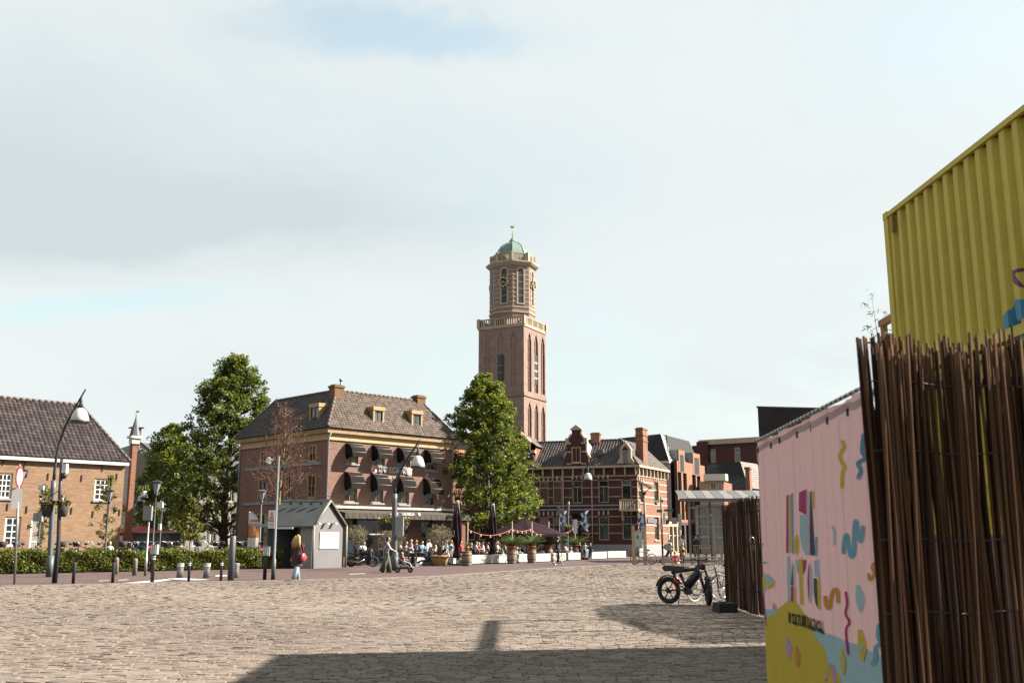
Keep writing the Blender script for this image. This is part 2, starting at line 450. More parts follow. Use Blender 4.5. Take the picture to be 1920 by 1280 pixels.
# the 300 setts that show largest are objects of their own
order = np.argsort(near[:, 1] + 0.15 * np.abs(near[:, 0] + 1))
vis = near[order]; inframe = (vis[:, 1] > 11.45) & (np.abs(vis[:, 0]) < 0.5 * vis[:, 1])
pick = vis[inframe][:300]; rest = np.concatenate([vis[inframe][300:], vis[~inframe]])
V, Fq, rn = stone_geo(rest, 5); tag(obj('cobblestones', raw_mesh('cobblestones', V, Fq, M_cobble, rn), sq), kind='stuff')
V, Fq, rn = stone_geo(far, 6); tag(obj('cobblestones', raw_mesh('cobblestones_far', V, Fq, M_cobble, rn), sq), kind='stuff')
variants = []
for i in range(24):
    w = 0.08 + 0.054 * (i % 8) / 7
    V, Fq, rn = stone_geo(np.array([[0, 0, w - 0.008, 0.0705, 0.0]]), 50 + i)
    variants.append(raw_mesh('cobblestone', V, Fq, M_cobble, rn))
for i, st in enumerate(pick):
    k = int(round((st[2] + 0.008 - 0.08) / 0.054 * 7)); k = max(0, min(7, k)) + 8 * (i % 3)
    obj('cobblestone', variants[k], sq, (st[0], st[1], 0), st[4] + random.uniform(-0.03, 0.03))

# weeds in the joints
r = np.random.default_rng(21); n = 900
TX = r.uniform(-13, 8, n); TY = r.uniform(11, 30, n); TY = 11 + (TY - 11) * r.uniform(0.15, 1, n)
cl = r.integers(0, 90, n); TX = np.where(r.uniform(0, 1, n) < 0.75, TX[cl] + r.normal(0, 0.16, n), TX); TY = np.where(r.uniform(0, 1, n) < 0.75, TY[cl] + r.normal(0, 0.06, n), TY)
bl = 5; A = r.uniform(0, 6.28, (n, bl)); h = r.uniform(0.008, 0.028, (n, bl)); ln = r.uniform(0.012, 0.04, (n, bl))
V = np.zeros((n, bl, 4, 3))
for q, (sx, sz, wd) in enumerate(((0, 0, -1), (0, 0, 1), (1, 1, 0.4), (1, 1, -0.4))):
    V[..., q, 0] = TX[:, None] + np.cos(A) * ln * sx - np.sin(A) * 0.008 * wd
    V[..., q, 1] = TY[:, None] + np.sin(A) * ln * sx + np.cos(A) * 0.008 * wd
    V[..., q, 2] = -0.018 + h * sz * 1.3
M_weed = attr_mat('weed', (0.10, 0.13, 0.03), (0.24, 0.22, 0.05), 0.7)
tag(obj('joint_weeds', raw_mesh('joint_weeds', V.reshape(-1, 3), np.arange(n * bl * 4).reshape(-1, 4), M_weed, np.repeat(r.uniform(0, 1, n * bl), 4)), sq), kind='stuff')

# flush kerb of single stones
kb = bpy.data.objects.new('kerb', None); COL.objects.link(kb); kb['kind'] = 'structure'
kmesh = MB().box((0, 0, -0.006), (0.97, 0.28, 0.03), tx=0.985, ty=0.94).mesh('kerb_stone', M_kerb)
for a, b in zip(KERB[:-1], KERB[1:]):
    a = Vector((*a, 0)); b = Vector((*b, 0)); d = b - a; L = d.length; n = max(1, round(L / 1.0))
    for i in range(n):
        p = a.lerp(b, (i + 0.5) / n)
        if abs(p.x) > 0.53 * p.y + 3: continue
        o = obj('kerb_stone', kmesh, kb, (p.x, p.y, 0), math.atan2(d.y, d.x)); o.scale = (L / n, 1, 1)
# worn white road markings
rdm = bpy.data.objects['road']
for poly in ([(225, 1093), (310, 1085.3), (323, 1086.4), (284, 1091.6)], [(312, 1084.2), (345, 1083), (394, 1086.4), (352, 1087.6)], [(404, 1078), (425, 1077.4), (426, 1079.4), (404, 1080)],
             [(186, 1088.2), (204, 1087.2), (204, 1088.0), (186, 1089)], [(222, 1086.6), (241, 1085.6), (241, 1086.5), (222, 1087.4)], [(655, 1075.4), (685, 1074.1), (685, 1074.8), (655, 1076.1)]):
    q = [G(x, y) for x, y in poly]
    sheet('road_marking', [(v.x, v.y) for v in q], 0.003, M_white, rdm)
# ------------------------------------------------------------------ building kit
M_glass = mat('window_glass', (0.018, 0.022, 0.024), 0.06, 0.3, 0.8, spec=0.6)
M_glass_pale = mat('window_glass_pale', (0.20, 0.23, 0.25), 0.10, 0.5, 0.6, spec=0.6, c2=(0.04, 0.05, 0.055))
M_glass_green = mat('window_glass_curtain', (0.075, 0.095, 0.075), 0.10, 0.5, 1.6, spec=0.6, c2=(0.02, 0.025, 0.025))
M_wood = mat('oak_window_frame', (0.40, 0.25, 0.11), 0.55, 0.15, 5)
M_woodpale = mat('pale_oak_cornice', (0.46, 0.315, 0.15), 0.6, 0.15, 4)
M_wframe = mat('white_frame', (0.72, 0.70, 0.64), 0.5, 0.05)
M_cream = mat('cream_stone', (0.44, 0.355, 0.255), 0.8, 0.15, 1.5)
M_sillgrey = mat('grey_sill', (0.25, 0.28, 0.32), 0.7, 0.15)
M_dark = mat('dark_metal', (0.018, 0.018, 0.021), 0.5, 0.2)
M_zinc = mat('zinc', (0.36, 0.39, 0.42), 0.5, 0.2, 2.0, metal=0.3)
M_lead = mat('lead_flashing', (0.42, 0.44, 0.46), 0.6, 0.2, 2.0)
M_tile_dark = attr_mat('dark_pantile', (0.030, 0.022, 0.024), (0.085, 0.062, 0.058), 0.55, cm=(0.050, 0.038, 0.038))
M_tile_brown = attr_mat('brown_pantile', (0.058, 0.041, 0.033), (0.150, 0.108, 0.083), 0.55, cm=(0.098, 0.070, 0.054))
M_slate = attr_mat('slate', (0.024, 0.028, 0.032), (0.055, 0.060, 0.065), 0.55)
M_under = mat('roof_underlay', (0.02, 0.018, 0.018), 0.9)

class Wall:
    """vertical plane from A to B (as the camera sees it, left to right); local x along it, local -y outwards"""
    def __init__(s, A, B):
        s.A = Vector((A[0], A[1], 0)); s.B = Vector((B[0], B[1], 0))
        d = s.B - s.A; s.L = d.length; s.d = d.normalized(); s.n = Vector((s.d.y, -s.d.x, 0)); s.rz = math.atan2(d.y, d.x)
    def uv(s, px, py, off=0.0):
        r = Vector(ray(px, py)); o = Vector((0, 0, EYE)); q = s.A + s.n * off
        t = (q - o).dot(s.n) / r.dot(s.n); h = o + r * t
        return (h - s.A).dot(s.d), h.z
    def rect(s, x0, y0, x1, y1, off=0.0):
        """pixel box -> (u0,u1,z0,z1)"""
        xm, ym = (x0 + x1) / 2, (y0 + y1) / 2
        return (s.uv(x0, ym, off)[0], s.uv(x1, ym, off)[0], s.uv(xm, y1, off)[1], s.uv(xm, y0, off)[1])
    def pt(s, u, z=0.0, off=0.0): return s.A + s.d * u + s.n * off + Vector((0, 0, z))
def put(root, w, name, mb, mats):
    """child of root in the wall's own axes"""
    rl = root.matrix_basis.inverted() if False else None
    a = w.A - Vector(root.location)
    c, sn = math.cos(-root.rotation_euler.z), math.sin(-root.rotation_euler.z)
    return mb.build(name, mats, root, (a.x * c - a.y * sn, a.x * sn + a.y * c, a.z), w.rz - root.rotation_euler.z)
def holed(L0, L1, z0, z1, holes, depth=0.3, reveal=None):
    """wall plate with rectangular openings and their reveals"""
    m = MB()
    us = sorted({L0, L1, *[h[0] for h in holes], *[h[1] for h in holes]}); zs = sorted({z0, z1, *[h[2] for h in holes], *[h[3] for h in holes]})
    us = [u for u in us if L0 <= u <= L1]; zs = [z for z in zs if z0 <= z <= z1]
    def hole(u, z): return any(h[0] < u < h[1] and h[2] < z < h[3] for h in holes)
    for i in range(len(us) - 1):
        for j in range(len(zs) - 1):
            if us[i + 1] - us[i] < 1e-6 or zs[j + 1] - zs[j] < 1e-6 or hole((us[i] + us[i + 1]) / 2, (zs[j] + zs[j + 1]) / 2): continue
            m.add([(us[i], 0, zs[j]), (us[i + 1], 0, zs[j]), (us[i + 1], 0, zs[j + 1]), (us[i], 0, zs[j + 1])], [(0, 1, 2, 3)])
    for a, b, c, d in holes:
        m.add([(a, 0, c), (b, 0, c), (b, 0, d), (a, 0, d), (a, depth, c), (b, depth, c), (b, depth, d), (a, depth, d)], [(0, 3, 7, 4), (1, 5, 6, 2), (0, 4, 5, 1), (3, 2, 6, 7)])
    return m
def window(root, w, h, frame, glass, fw=0.07, cols=1, rows=1, setback=0.12, sill=None, bar=0.03, proud=0.0, trans=None, name='window', transom_h=None):
    """frame with bars (part) and glass (sub-part); sill"""
    a, b, c, d = h
    m = MB(); y0, y1 = setback - proud, setback + 0.06
    m.b2(a, a + fw, y0, y1, c, d); m.b2(b - fw, b, y0, y1, c, d)
    m.b2(a + fw, b - fw, y0 + 0.003, y1, c, c + fw); m.b2(a + fw, b - fw, y0 + 0.003, y1, d - fw, d)
    for i in range(1, cols):
        u = a + fw + (b - a - 2 * fw) * i / cols; m.b2(u - bar / 2, u + bar / 2, y0 + 0.008, y1 - 0.004, c + fw, (d - fw) if not trans else c + (d - c) * trans)
    if trans:
        z = c + (d - c) * trans; m.b2(a + fw, b - fw, y0 + 0.004, y1, z - fw / 2, z + fw / 2)
    for i in range(1, rows):
        z = c + fw + (d - c - 2 * fw) * i / rows; m.b2(a + fw, b - fw, y0 + 0.010, y1 - 0.006, z - bar / 2, z + bar / 2)
    o = put(root, w, name, m, frame)
    # panes: one sheet per light
    zs = [c + fw] + ([c + (d - c) * trans] if trans else [c + fw + (d - c - 2 * fw) * i / rows for i in range(1, rows)]) + [d - fw]
    for i in range(cols):
        for j in range(len(zs) - 1):
            u0 = a + fw + (b - a - 2 * fw) * i / cols; u1 = a + fw + (b - a - 2 * fw) * (i + 1) / cols
            t = random.uniform(-0.004, 0.004); t2 = random.uniform(-0.003, 0.003)
            yy = setback + 0.04
            g = MB().add([(u0, yy + t, zs[j]), (u1, yy - t, zs[j]), (u1, yy - t + t2, zs[j + 1]), (u0, yy + t + t2, zs[j + 1])], [(0, 1, 2, 3)])
            gm = g.mesh('pane', glass if not isinstance(glass, (list, tuple)) else glass[min(j, len(glass) - 1)])
            obj('pane', gm, o)
    if sill:
        s = MB().b2(a - 0.08, b + 0.08, -0.10, setback, c - 0.11, c - 0.002); sm = s.mesh('sill', sill); obj('sill', sm, o)
    return o
def roof_tiles(P00, P10, P11, P01, m, tw=0.24, th=0.34, name='roof_tiles', lift=0.02, wave=0.035, flat=False):
    """pantiles on a sloping quad (eave left, eave right, ridge right, ridge left); returns mesh in world axes"""
    P00, P10, P11, P01 = map(Vector, (P00, P10, P11, P01))
    ex = (P10 - P00).normalized(); nrm = ex.cross(P01 - P00); nrm = nrm - ex * nrm.dot(ex); nrm.normalize()
    if nrm.z < 0: nrm = -nrm
    ey = nrm.cross(ex).normalized()
    if ey.z < 0: ey = -ey
    H = (P01 - P00).dot(ey); Wd = (P10 - P00).length
    xl, xr = (P01 - P00).dot(ex), (P11 - P00).dot(ex)
    lo, hi = min(0, xl), max(Wd, xr)
    rows = max(1, int(round(H / th))); th = H / rows; vs = []; rn = []; nseg = 2 if flat else 4
    prof = [0, 0] if flat else [0.0, 0.55, 1.0, 0.35, 0.0]
    for j in range(rows):
        y0, y1 = j * th, (j + 1) * th + (0.03 if j < rows - 1 else 0)
        ym = (j + .5) / rows; a, b = xl * ym, Wd + (xr - Wd) * ym
        a0, b0 = xl * j / rows, Wd + (xr - Wd) * j / rows; a1, b1 = xl * (j + 1) / rows, Wd + (xr - Wd) * (j + 1) / rows
        n = int((hi - lo) / tw) + 2; off = (0.5 * tw if (flat and j % 2) else 0)
        for i in range(n):
            xs = lo + i * tw - off
            if xs + tw < min(a0, a1) - 0.02 or xs > max(b0, b1): continue
            t = random.random(); zz = random.uniform(-0.006, 0.006)
            k = len(prof) - 1
            for q in range(k):
                u0, u1 = xs + tw * q / k, xs + tw * (q + 1) / k
                def cl(u, y):
                    f = min(max(y / H, 0), 1); l, r_ = xl * f, Wd + (xr - Wd) * f
                    return min(max(u, l), r_)
                up = lift + 0.03 + zz
                c4 = [(cl(u0, y0), y0, up + prof[q] * wave), (cl(u1, y0), y0, up + prof[q + 1] * wave), (cl(u1, y1), y1, lift + zz * .3 + prof[q + 1] * wave), (cl(u0, y1), y1, lift + zz * .3 + prof[q] * wave)]
                if abs(c4[1][0] - c4[0][0]) < 0.01 and abs(c4[2][0] - c4[3][0]) < 0.01: continue
                fr = [(c4[0][0], y0, lift - 0.01), (c4[1][0], y0, lift - 0.01), c4[1], c4[0]]
                for quad in (c4, fr):
                    for x, y, z in quad:
                        p = P00 + ex * x + ey * y + nrm * z; vs.append((p.x, p.y, p.z)); rn.append(t)
    V = np.array(vs); return raw_mesh(name, V, np.arange(len(V)).reshape(-1, 4), m, rn)
def roof_part(root, quad, m, name='roof_tiles', **k):
    o = obj(name, roof_tiles(*quad, m, name=name, **k), root)
    o.parent = root
    o.matrix_world = Matrix.Identity(4)
    ml = (Matrix.Translation(root.location) @ Matrix.Rotation(root.rotation_euler.z, 4, 'Z')).inverted()
    o.matrix_basis = ml
    tag(o, kind='stuff')
    return o
def wput(root, name, mb, mats):
    """child of root whose mesh is given in world axes"""
    o = mb.build(name, mats, root) if isinstance(mb, MB) else obj(name, mb, root)
    o.matrix_basis = (Matrix.Translation(root.location) @ Matrix.Rotation(root.rotation_euler.z, 4, 'Z')).inverted()
    return o
def ridge(root, pts, r=0.12, m=None, name='ridge_tiles'):
    mb = MB()
    for a, b in zip(pts[:-1], pts[1:]):
        a, b = Vector(a), Vector(b); n = max(1, int((b - a).length / 0.4))
        for i in range(n):
            p, q = a.lerp(b, i / n), a.lerp(b, (i + 1.04) / n); mb.tube([p, q], [r, r * 0.9], 6)
    return wput(root, name, mb, m)
def textmesh(s, size, m, depth=0.01, align='CENTER', bold=0.0):
    cu = bpy.data.curves.new('lettering', 'FONT'); cu.body = s; cu.size = size; cu.extrude = depth; cu.align_x = align; cu.align_y = 'CENTER'
    cu.offset = bold; cu.resolution_u = 3
    o = bpy.data.objects.new('lettering', cu); COL.objects.link(o)
    bpy.context.view_layer.update()
    me = bpy.data.meshes.new_from_object(o.evaluated_get(bpy.context.evaluated_depsgraph_get()))
    bpy.data.objects.remove(o); bpy.data.curves.remove(cu)
    me.materials.clear(); me.materials.append(m)
    # lay upright: text x stays, text y becomes z, front to -y
    co = np.zeros(len(me.vertices) * 3, np.float32); me.vertices.foreach_get('co', co); co = co.reshape(-1, 3)
    me.vertices.foreach_set('co', np.stack([co[:, 0], -co[:, 2], co[:, 1]], 1).ravel().astype(np.float32)); me.update()
    return me
def put_mesh(root, w, name, me, u, z, off):
    p = w.pt(u, z, off) - Vector(root.location); rr = -root.rotation_euler.z
    return obj(name, me, root, (p.x * math.cos(rr) - p.y * math.sin(rr), p.x * math.sin(rr) + p.y * math.cos(rr), p.z), w.rz + rr)

# ------------------------------------------------------------------ restaurant on the corner (square plan, hipped roof)
B_lr = brick('purple_brown_brick', (0.25, 0.132, 0.104), (0.170, 0.092, 0.078), (0.26, 0.19, 0.155), blotch=0.4, cb=(0.33, 0.205, 0.145))
M_awn = mat('charcoal_awning', (0.022, 0.017, 0.016), 0.95, 0.12, 2.0, spec=0.08)
M_brickchim = brick('mossy_chimney_brick', (0.19, 0.10, 0.06), (0.13, 0.07, 0.05), (0.14, 0.11, 0.08), blotch=0.55, cb=(0.26, 0.15, 0.04))
C0 = Vector((-12.52, 68.0, 0)); yaw = R(45.6)
d1 = Vector((math.cos(yaw), math.sin(yaw), 0)); d2 = Vector((-d1.y, d1.x, 0)); S1, S2 = 11.35, 11.35
lr = thing('restaurant_building', 'purple brown brick restaurant with tiled hip roof and charcoal window awnings', 'building', C0)
Q = [C0, C0 + d1 * S1, C0 + d1 * S1 + d2 * S2, C0 + d2 * S2]
wf = Wall(C0, Q[1]); wl_ = Wall(Q[3], C0)
ZC, ZE = 8.25, 9.05                      # top of brick, eave
fr_up = [(648, 834, 672, 869), (697, 838, 722, 873.5), (744.5, 842, 769, 877), (795.5, 846, 818, 881.5)]
fr_lo = [(645.6, 887, 670, 941), (695, 891, 719, 942.5), (743, 895, 767, 945), (794, 899, 817, 947.5)]
rects_u = [wf.rect(*r_) for r_ in fr_up]; rects_l = [wf.rect(*r_) for r_ in fr_lo]
gf = [wf.rect(656, 963, 716, 1022), wf.rect(742, 966, 764, 998), wf.rect(790, 967, 815, 1052)]
gf[2] = (gf[2][0], gf[2][1], 0.0, gf[2][3])
put(lr, wf, 'front_wall', holed(0, S1, 0, ZC, rects_u + rects_l + gf), B_lr)
for h in rects_u + rects_l: window(lr, wf, h, M_wood, M_glass, 0.09, cols=2, sill=M_sillgrey, setback=0.1)
window(lr, wf, gf[0], M_wood, M_glass, 0.10, cols=5, trans=0.34, bar=0.09, setback=0.12, name='shopfront')
window(lr, wf, gf[1], M_wood, M_glass, 0.08, cols=1, setback=0.12)
window(lr, wf, gf[2], M_wood, M_glass, 0.12, cols=2, trans=0.74, setback=0.12, name='door', bar=0.1)
lf_up = [(487, 845, 501, 876), (532, 840, 545, 870), (578, 833, 593, 866)]; lf_lo = [(483, 896, 501, 943), (532, 889, 546, 938), (575, 888, 592, 934)]
lf_gf = [(478, 962, 500, 1040), (532, 962, 548, 1040)]
hl = [wl_.rect(*r_) for r_ in lf_up + lf_lo + lf_gf]
hl[-2] = (*hl[-2][:2], 0.0, hl[-2][3])
put(lr, wl_, 'side_wall', holed(0, S2, 0, ZC, hl), B_lr)
for i, h in enumerate(hl): window(lr, wl_, h, M_wood, [M_glass, M_glass_pale] if i < 3 else M_glass, 0.13, cols=2 if i != 1 else 1, rows=2, setback=0.08, proud=0.06)
for py in (873, 941):
    u, z = wl_.uv(540, py); put(lr, wl_, 'string_course', MB().b2(0.8, S2 - 0.7, -0.06, 0, z - 0.1, z + 0.1), M_sillgrey)
wb1, wb2 = Wall(Q[1], Q[2]), Wall(Q[2], Q[3])
for w_, L_ in ((wb1, S2), (wb2, S1)): put(lr, w_, 'rear_wall', holed(0, L_, 0, ZC, []), B_lr)
# cornice: two stepped wooden bands all round
for (z0, z1, o0, nm) in ((ZC, ZC + 0.16, 0.10, 'cornice_moulding'), (ZC + 0.16, ZC + 0.46, 0.06, 'cornice_board'), (ZC + 0.46, ZE - 0.02, 0.28, 'box_gutter')):
    mb = MB(); mb.prism([(-o0, -o0), (S1 + o0, -o0), (S1 + o0, S2 + o0), (-o0, S2 + o0)], z0 + 0.002, z1 - 0.002)
    o = mb.build(nm, M_woodpale if nm != 'box_gutter' else mat('oak_gutter_board', (0.30, 0.19, 0.09), 0.65, 0.25, 2.0), lr, (0, 0, 0), yaw)
# roof
ov, inset, ZT = 0.38, 1.75, 11.95
def lp(x, y, z): v = C0 + d1 * x + d2 * y; return Vector((v.x, v.y, z))
e = [lp(-ov, -ov, ZE), lp(S1 + ov, -ov, ZE), lp(S1 + ov, S2 + ov, ZE), lp(-ov, S2 + ov, ZE)]
t = [lp(inset, inset, ZT), lp(S1 - inset, inset, ZT), lp(S1 - inset, S2 - inset, ZT), lp(inset, S2 - inset, ZT)]
rb = MB(); rb.add(e + t, [(0, 1, 5, 4), (1, 2, 6, 5), (2, 3, 7, 6), (3, 0, 4, 7), (4, 5, 6, 7), (3, 2, 1, 0)]); wput(lr, 'roof', rb, M_under)
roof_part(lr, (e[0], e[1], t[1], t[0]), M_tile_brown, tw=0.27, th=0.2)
roof_part(lr, (e[3], e[0], t[0], t[3]), M_tile_dark, tw=0.27, th=0.2)  # same roof; darker tiles stand for the shade on this slope
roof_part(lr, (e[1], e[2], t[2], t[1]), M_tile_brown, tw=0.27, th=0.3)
up_ = Vector((0, 0, 0.06))
ridge(lr, [e[0] + up_, t[0] + up_], 0.12, M_tile_ridge if 'M_tile_ridge' in globals() else mat('ridge_tile', (0.10, 0.075, 0.065), 0.6, 0.3, 3.0))
ridge(lr, [e[1] + up_, t[1] + up_, t[0] + up_, t[3] + up_, e[3] + up_], 0.11, MATS['ridge_tile'])
def boxdormer(root, w, px0, px1, pyt, pyb, off, depth):
    h = w.rect(px0, pyt, px1, pyb, off); a, b, c, d = h
    dm = MB()
    dm.b2(a, a + 0.14, -off, -off + depth, c, d); dm.b2(b - 0.14, b, -off, -off + depth, c, d)
    dm.b2(a - 0.04, b + 0.04, -off - 0.05, -off + depth, d - 0.24, d + 0.03); dm.b2(a + 0.14, b - 0.14, -off + 0.02, -off + 0.3, c, c + 0.1)
    dm.b2(a + 0.14, b - 0.14, -off + 0.2, -off + depth, c + 0.1, d - 0.24)
    o = put(root, w, 'dormer', dm, M_wood)
    g = MB(); g.b2(a + 0.14, b - 0.14, -off + 0.09, -off + 0.15, c + 0.12, d - 0.24); gm = g.mesh('pane', [M_glass_pale]); obj('pane', gm, o)
    s = MB(); s.b2(a + 0.14, a + 0.2, -off + 0.06, -off + 0.16, c + 0.1, d - 0.24); s.b2(b - 0.2, b - 0.14, -off + 0.06, -off + 0.16, c + 0.1, d - 0.24); s.b2((a + b) / 2 - 0.04, (a + b) / 2 + 0.04, -off + 0.06, -off + 0.16, c + 0.1, d - 0.24)
    obj('window_frame', s.mesh('window_frame', M_dark), o)
    f = MB(); f.b2(a - 0.1, b + 0.1, -off - 0.16, -off + 0.05, c - 0.16, c - 0.01); obj('flashing', f.mesh('flashing', M_lead), o)
    return o
boxdormer(lr, wf, 700, 720.5, 763, 801, -0.15, 1.7)
boxdormer(lr, wf, 772, 792, 770, 808, -0.15, 1.7)
boxdormer(lr, wl_, 580, 598, 757, 798, -0.15, 1.7)
def chimney(root, x, y, z0, z1, sx, sy, rz, m, cap=None, name='chimney', world=True):
    mb = MB(); mb.box((0, 0, (z0 + z1) / 2), (sx, sy, z1 - z0)); mb.box((0, 0, z1 + 0.06), (sx + 0.12, sy + 0.12, 0.14)); mb.box((0, 0, z1 + 0.17), (sx - 0.1, sy - 0.1, 0.08))
    v = Vector((x, y, 0)) - Vector(root.location); rr = -root.rotation_euler.z
    return mb.build(name, m, root, (v.x * math.cos(rr) - v.y * math.sin(rr), v.x * math.sin(rr) + v.y * math.cos(rr), 0), rz + rr)
p = lp(inset - 0.1, inset - 0.15, 0); chimney(lr, p.x, p.y, ZT - 1.2, 12.16, 0.80, 0.72, yaw, M_brickchim)
p = lp(S1 - inset - 0.1, inset + 0.1, 0); chimney(lr, p.x, p.y, ZT - 1.2, 12.22, 0.80, 0.72, yaw, M_brickchim)
p = lp(inset + 1.1, inset + 1.0, ZT); MBp = MB().tube([p, p + Vector((0, 0, 0.95))], 0.09, 8).tube([p + Vector((0, 0, 0.95)), p + Vector((0, 0, 1.12))], 0.14, 8); wput(lr, 'flue_pipe', MBp, M_zinc)
p = lp(inset + 3.2, inset + 1.3, ZT); wput(lr, 'roof_vent', MB().box((p.x, p.y, ZT + 0.18), (1.2, 0.7, 0.36), yaw).box((p.x + 1.1, p.y + 1.0, ZT + 0.1), (0.8, 0.5, 0.2), yaw), M_zinc)
# down pipes
for w_, u, zt in ((wf, -0.05, ZC + 0.5), (wf, S1 + 0.02, ZC + 0.5), (wl_, 0.02, ZC + 0.4)):
    a = w_.pt(u, zt, 0.32); b = w_.pt(u, zt - 0.45, 0.07); c = w_.pt(u, 0.05, 0.07)
    wput(lr, 'down_pipe', MB().tube([a, b, c], 0.055, 8), M_zinc)
# basket awnings over every upstairs window
def awning(w, h):
    a, b = h[0] - 0.03, h[1] + 0.05; zt = h[3] + 0.10; Hh = 0.86 if h[3] - h[2] < 1.6 else 1.08; dp = 0.86; k = 6
    prof = [(-dp * math.sin(q * math.pi / 2 / k), zt - Hh * (1 - math.cos(q * math.pi / 2 / k))) for q in range(k + 1)]
    m = MB(); n = len(prof)
    vs = [(a, y, z) for y, z in prof] + [(b, y, z) for y, z in prof]
    m.add(vs, [(i, i + n, i + n + 1, i + 1) for i in range(n - 1)])
    drop = 0.12
    m.add([(a, -dp, zt - Hh), (b, -dp, zt - Hh), (b, -dp - 0.004, zt - Hh - drop), (a, -dp - 0.004, zt - Hh - drop)], [(0, 1, 2, 3)])
    for x in (a, b):
        vv = [(x, 0, zt - Hh)] + [(x, y, z) for y, z in prof[::-1]]
        m.add(vv, [tuple(range(len(vv)))])
    o = put(lr, w, 'awning', m, M_awn)
    s = MB()
    for q in (1, 3, 5):
        y, z = prof[q]; s.tube([(a - 0.004, y - 0.006, z + 0.006), (b + 0.004, y - 0.006, z + 0.006)], 0.012, 5)
    obj('awning_seam', s.mesh('awning_seam', mat('seam_cream', (0.42, 0.38, 0.34), 0.7)), o)
for h in rects_u + rects_l: awning(wf, h)
# street awning with ledge
zl = wf.uv(740, 953)[1]
put(lr, wf, 'awning_ledge', MB().b2(0.0, S1 + 0.05, -0.9, -0.002, zl - 0.10, zl + 0.06), mat('pale_ledge', (0.55, 0.50, 0.46), 0.7, 0.2))
aw = MB(); aw.add([(0.05, -0.4, zl - 0.12), (S1 + 0.1, -0.4, zl - 0.12), (S1 + 0.1, -2.1, zl - 0.42), (0.05, -2.1, zl - 0.42)], [(0, 1, 2, 3)])
nf = 60
vv = []; ff = []
for i in range(nf + 1):
    u = 0.05 + (S1 + 0.05) * i / nf; y = -2.1 + 0.02 * math.sin(i * 2.3); vv += [(u, -2.1, zl - 0.42), (u, y, zl - 0.80)]
    if i: ff.append((2 * i - 2, 2 * i - 1, 2 * i + 1, 2 * i))
aw.add(vv, ff); put(lr, wf, 'street_awning', aw, mat('brown_awning', (0.065, 0.052, 0.04), 0.85, 0.2))
M_white_letter = mat('white_letter', (0.75, 0.74, 0.72), 0.5, 0.03)
M_black_letter = mat('black_letter', (0.015, 0.014, 0.018), 0.5)
M_rose = mat('rose_pink', (0.62, 0.16, 0.14), 0.6, 0.3, 14.0, c2=(0.75, 0.62, 0.58))
# sign LAS ROSAS
ua, z_s = wf.uv(707, 880.5); ub, _ = wf.uv(761, 884); zm = wf.uv(735, 881.5)[1]
tm = textmesh('LAS ROSAS', 0.53, M_white_letter, 0.03, bold=0.034); put_mesh(lr, wf, 'sign_letters', tm, (ua + ub) / 2, zm, 0.06)
tm = textmesh('LAS ROSAS', 0.53, M_black_letter, 0.012, bold=-0.012); put_mesh(lr, wf, 'sign_letters', tm, (ua + ub) / 2, zm, 0.115)
tm = textmesh('BAR AND TAPAS', 0.25, M_white_letter, 0.012); put_mesh(lr, wf, 'sign_letters', tm, (ua + ub) / 2 - 0.15, zm - 0.52, 0.05)
for px_, py_ in ((700, 879.5), (766, 884.5)):
    u, z = wf.uv(px_, py_); m = MB()
    for k in range(7):
        a = k * 0.9; m.ball((u + 0.17 * math.cos(a) * (k > 0), -0.07, z + 0.17 * math.sin(a) * (k > 0)), 0.17, 7, 5, 0, (1, 0.3, 1))
    put(lr, wf, 'rose_emblem', m, M_rose)
u, z = wf.uv(764.5, 963.6, 2.1); tm = textmesh('LAURELIA', 0.26, M_white_letter, 0.004, bold=0.006); put_mesh(lr, wf, 'awning_letters', tm, u, z, 2.14)
for du in (-1.02, 1.02): put(lr, wf, 'awning_emblem', MB().ball((u + du, -2.13, z), 0.12, 8, 5, 0, (1, 0.1, 1)), M_white_letter)
# ------------------------------------------------------------------ orange brick house on the left
B_lh = brick('orange_brick', (0.315, 0.185, 0.105), (0.235, 0.13, 0.08), (0.30, 0.24, 0.18), blotch=0.4, cb=(0.37, 0.25, 0.15))
B_red = brick('dark_shaded_red_brick', (0.092, 0.034, 0.034), (0.068, 0.027, 0.029), (0.08, 0.05, 0.046), blotch=0.3, cb=(0.12, 0.048, 0.042))  # dark red with the townhouse front's shade put in; next brick is its lit side
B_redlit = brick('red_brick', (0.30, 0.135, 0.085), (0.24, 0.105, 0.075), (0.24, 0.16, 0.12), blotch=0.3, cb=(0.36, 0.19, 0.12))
B_mod = brick('modern_orange_brick', (0.36, 0.175, 0.10), (0.29, 0.14, 0.085), (0.25, 0.17, 0.12), blotch=0.25, cb=(0.40, 0.22, 0.13))
B_tower = brick('church_brick', (0.275, 0.178, 0.148), (0.212, 0.138, 0.122), (0.30, 0.24, 0.20), bw=0.5, bh=0.25, blotch=0.6, cb=(0.38, 0.28, 0.215))
M_plaster = mat('cream_plaster', (0.50, 0.45, 0.38), 0.85, 0.15, 0.8)
M_lilac = mat('lilac_render', (0.42, 0.36, 0.36), 0.85, 0.08, 0.5)
ridge_m = MATS['ridge_tile']

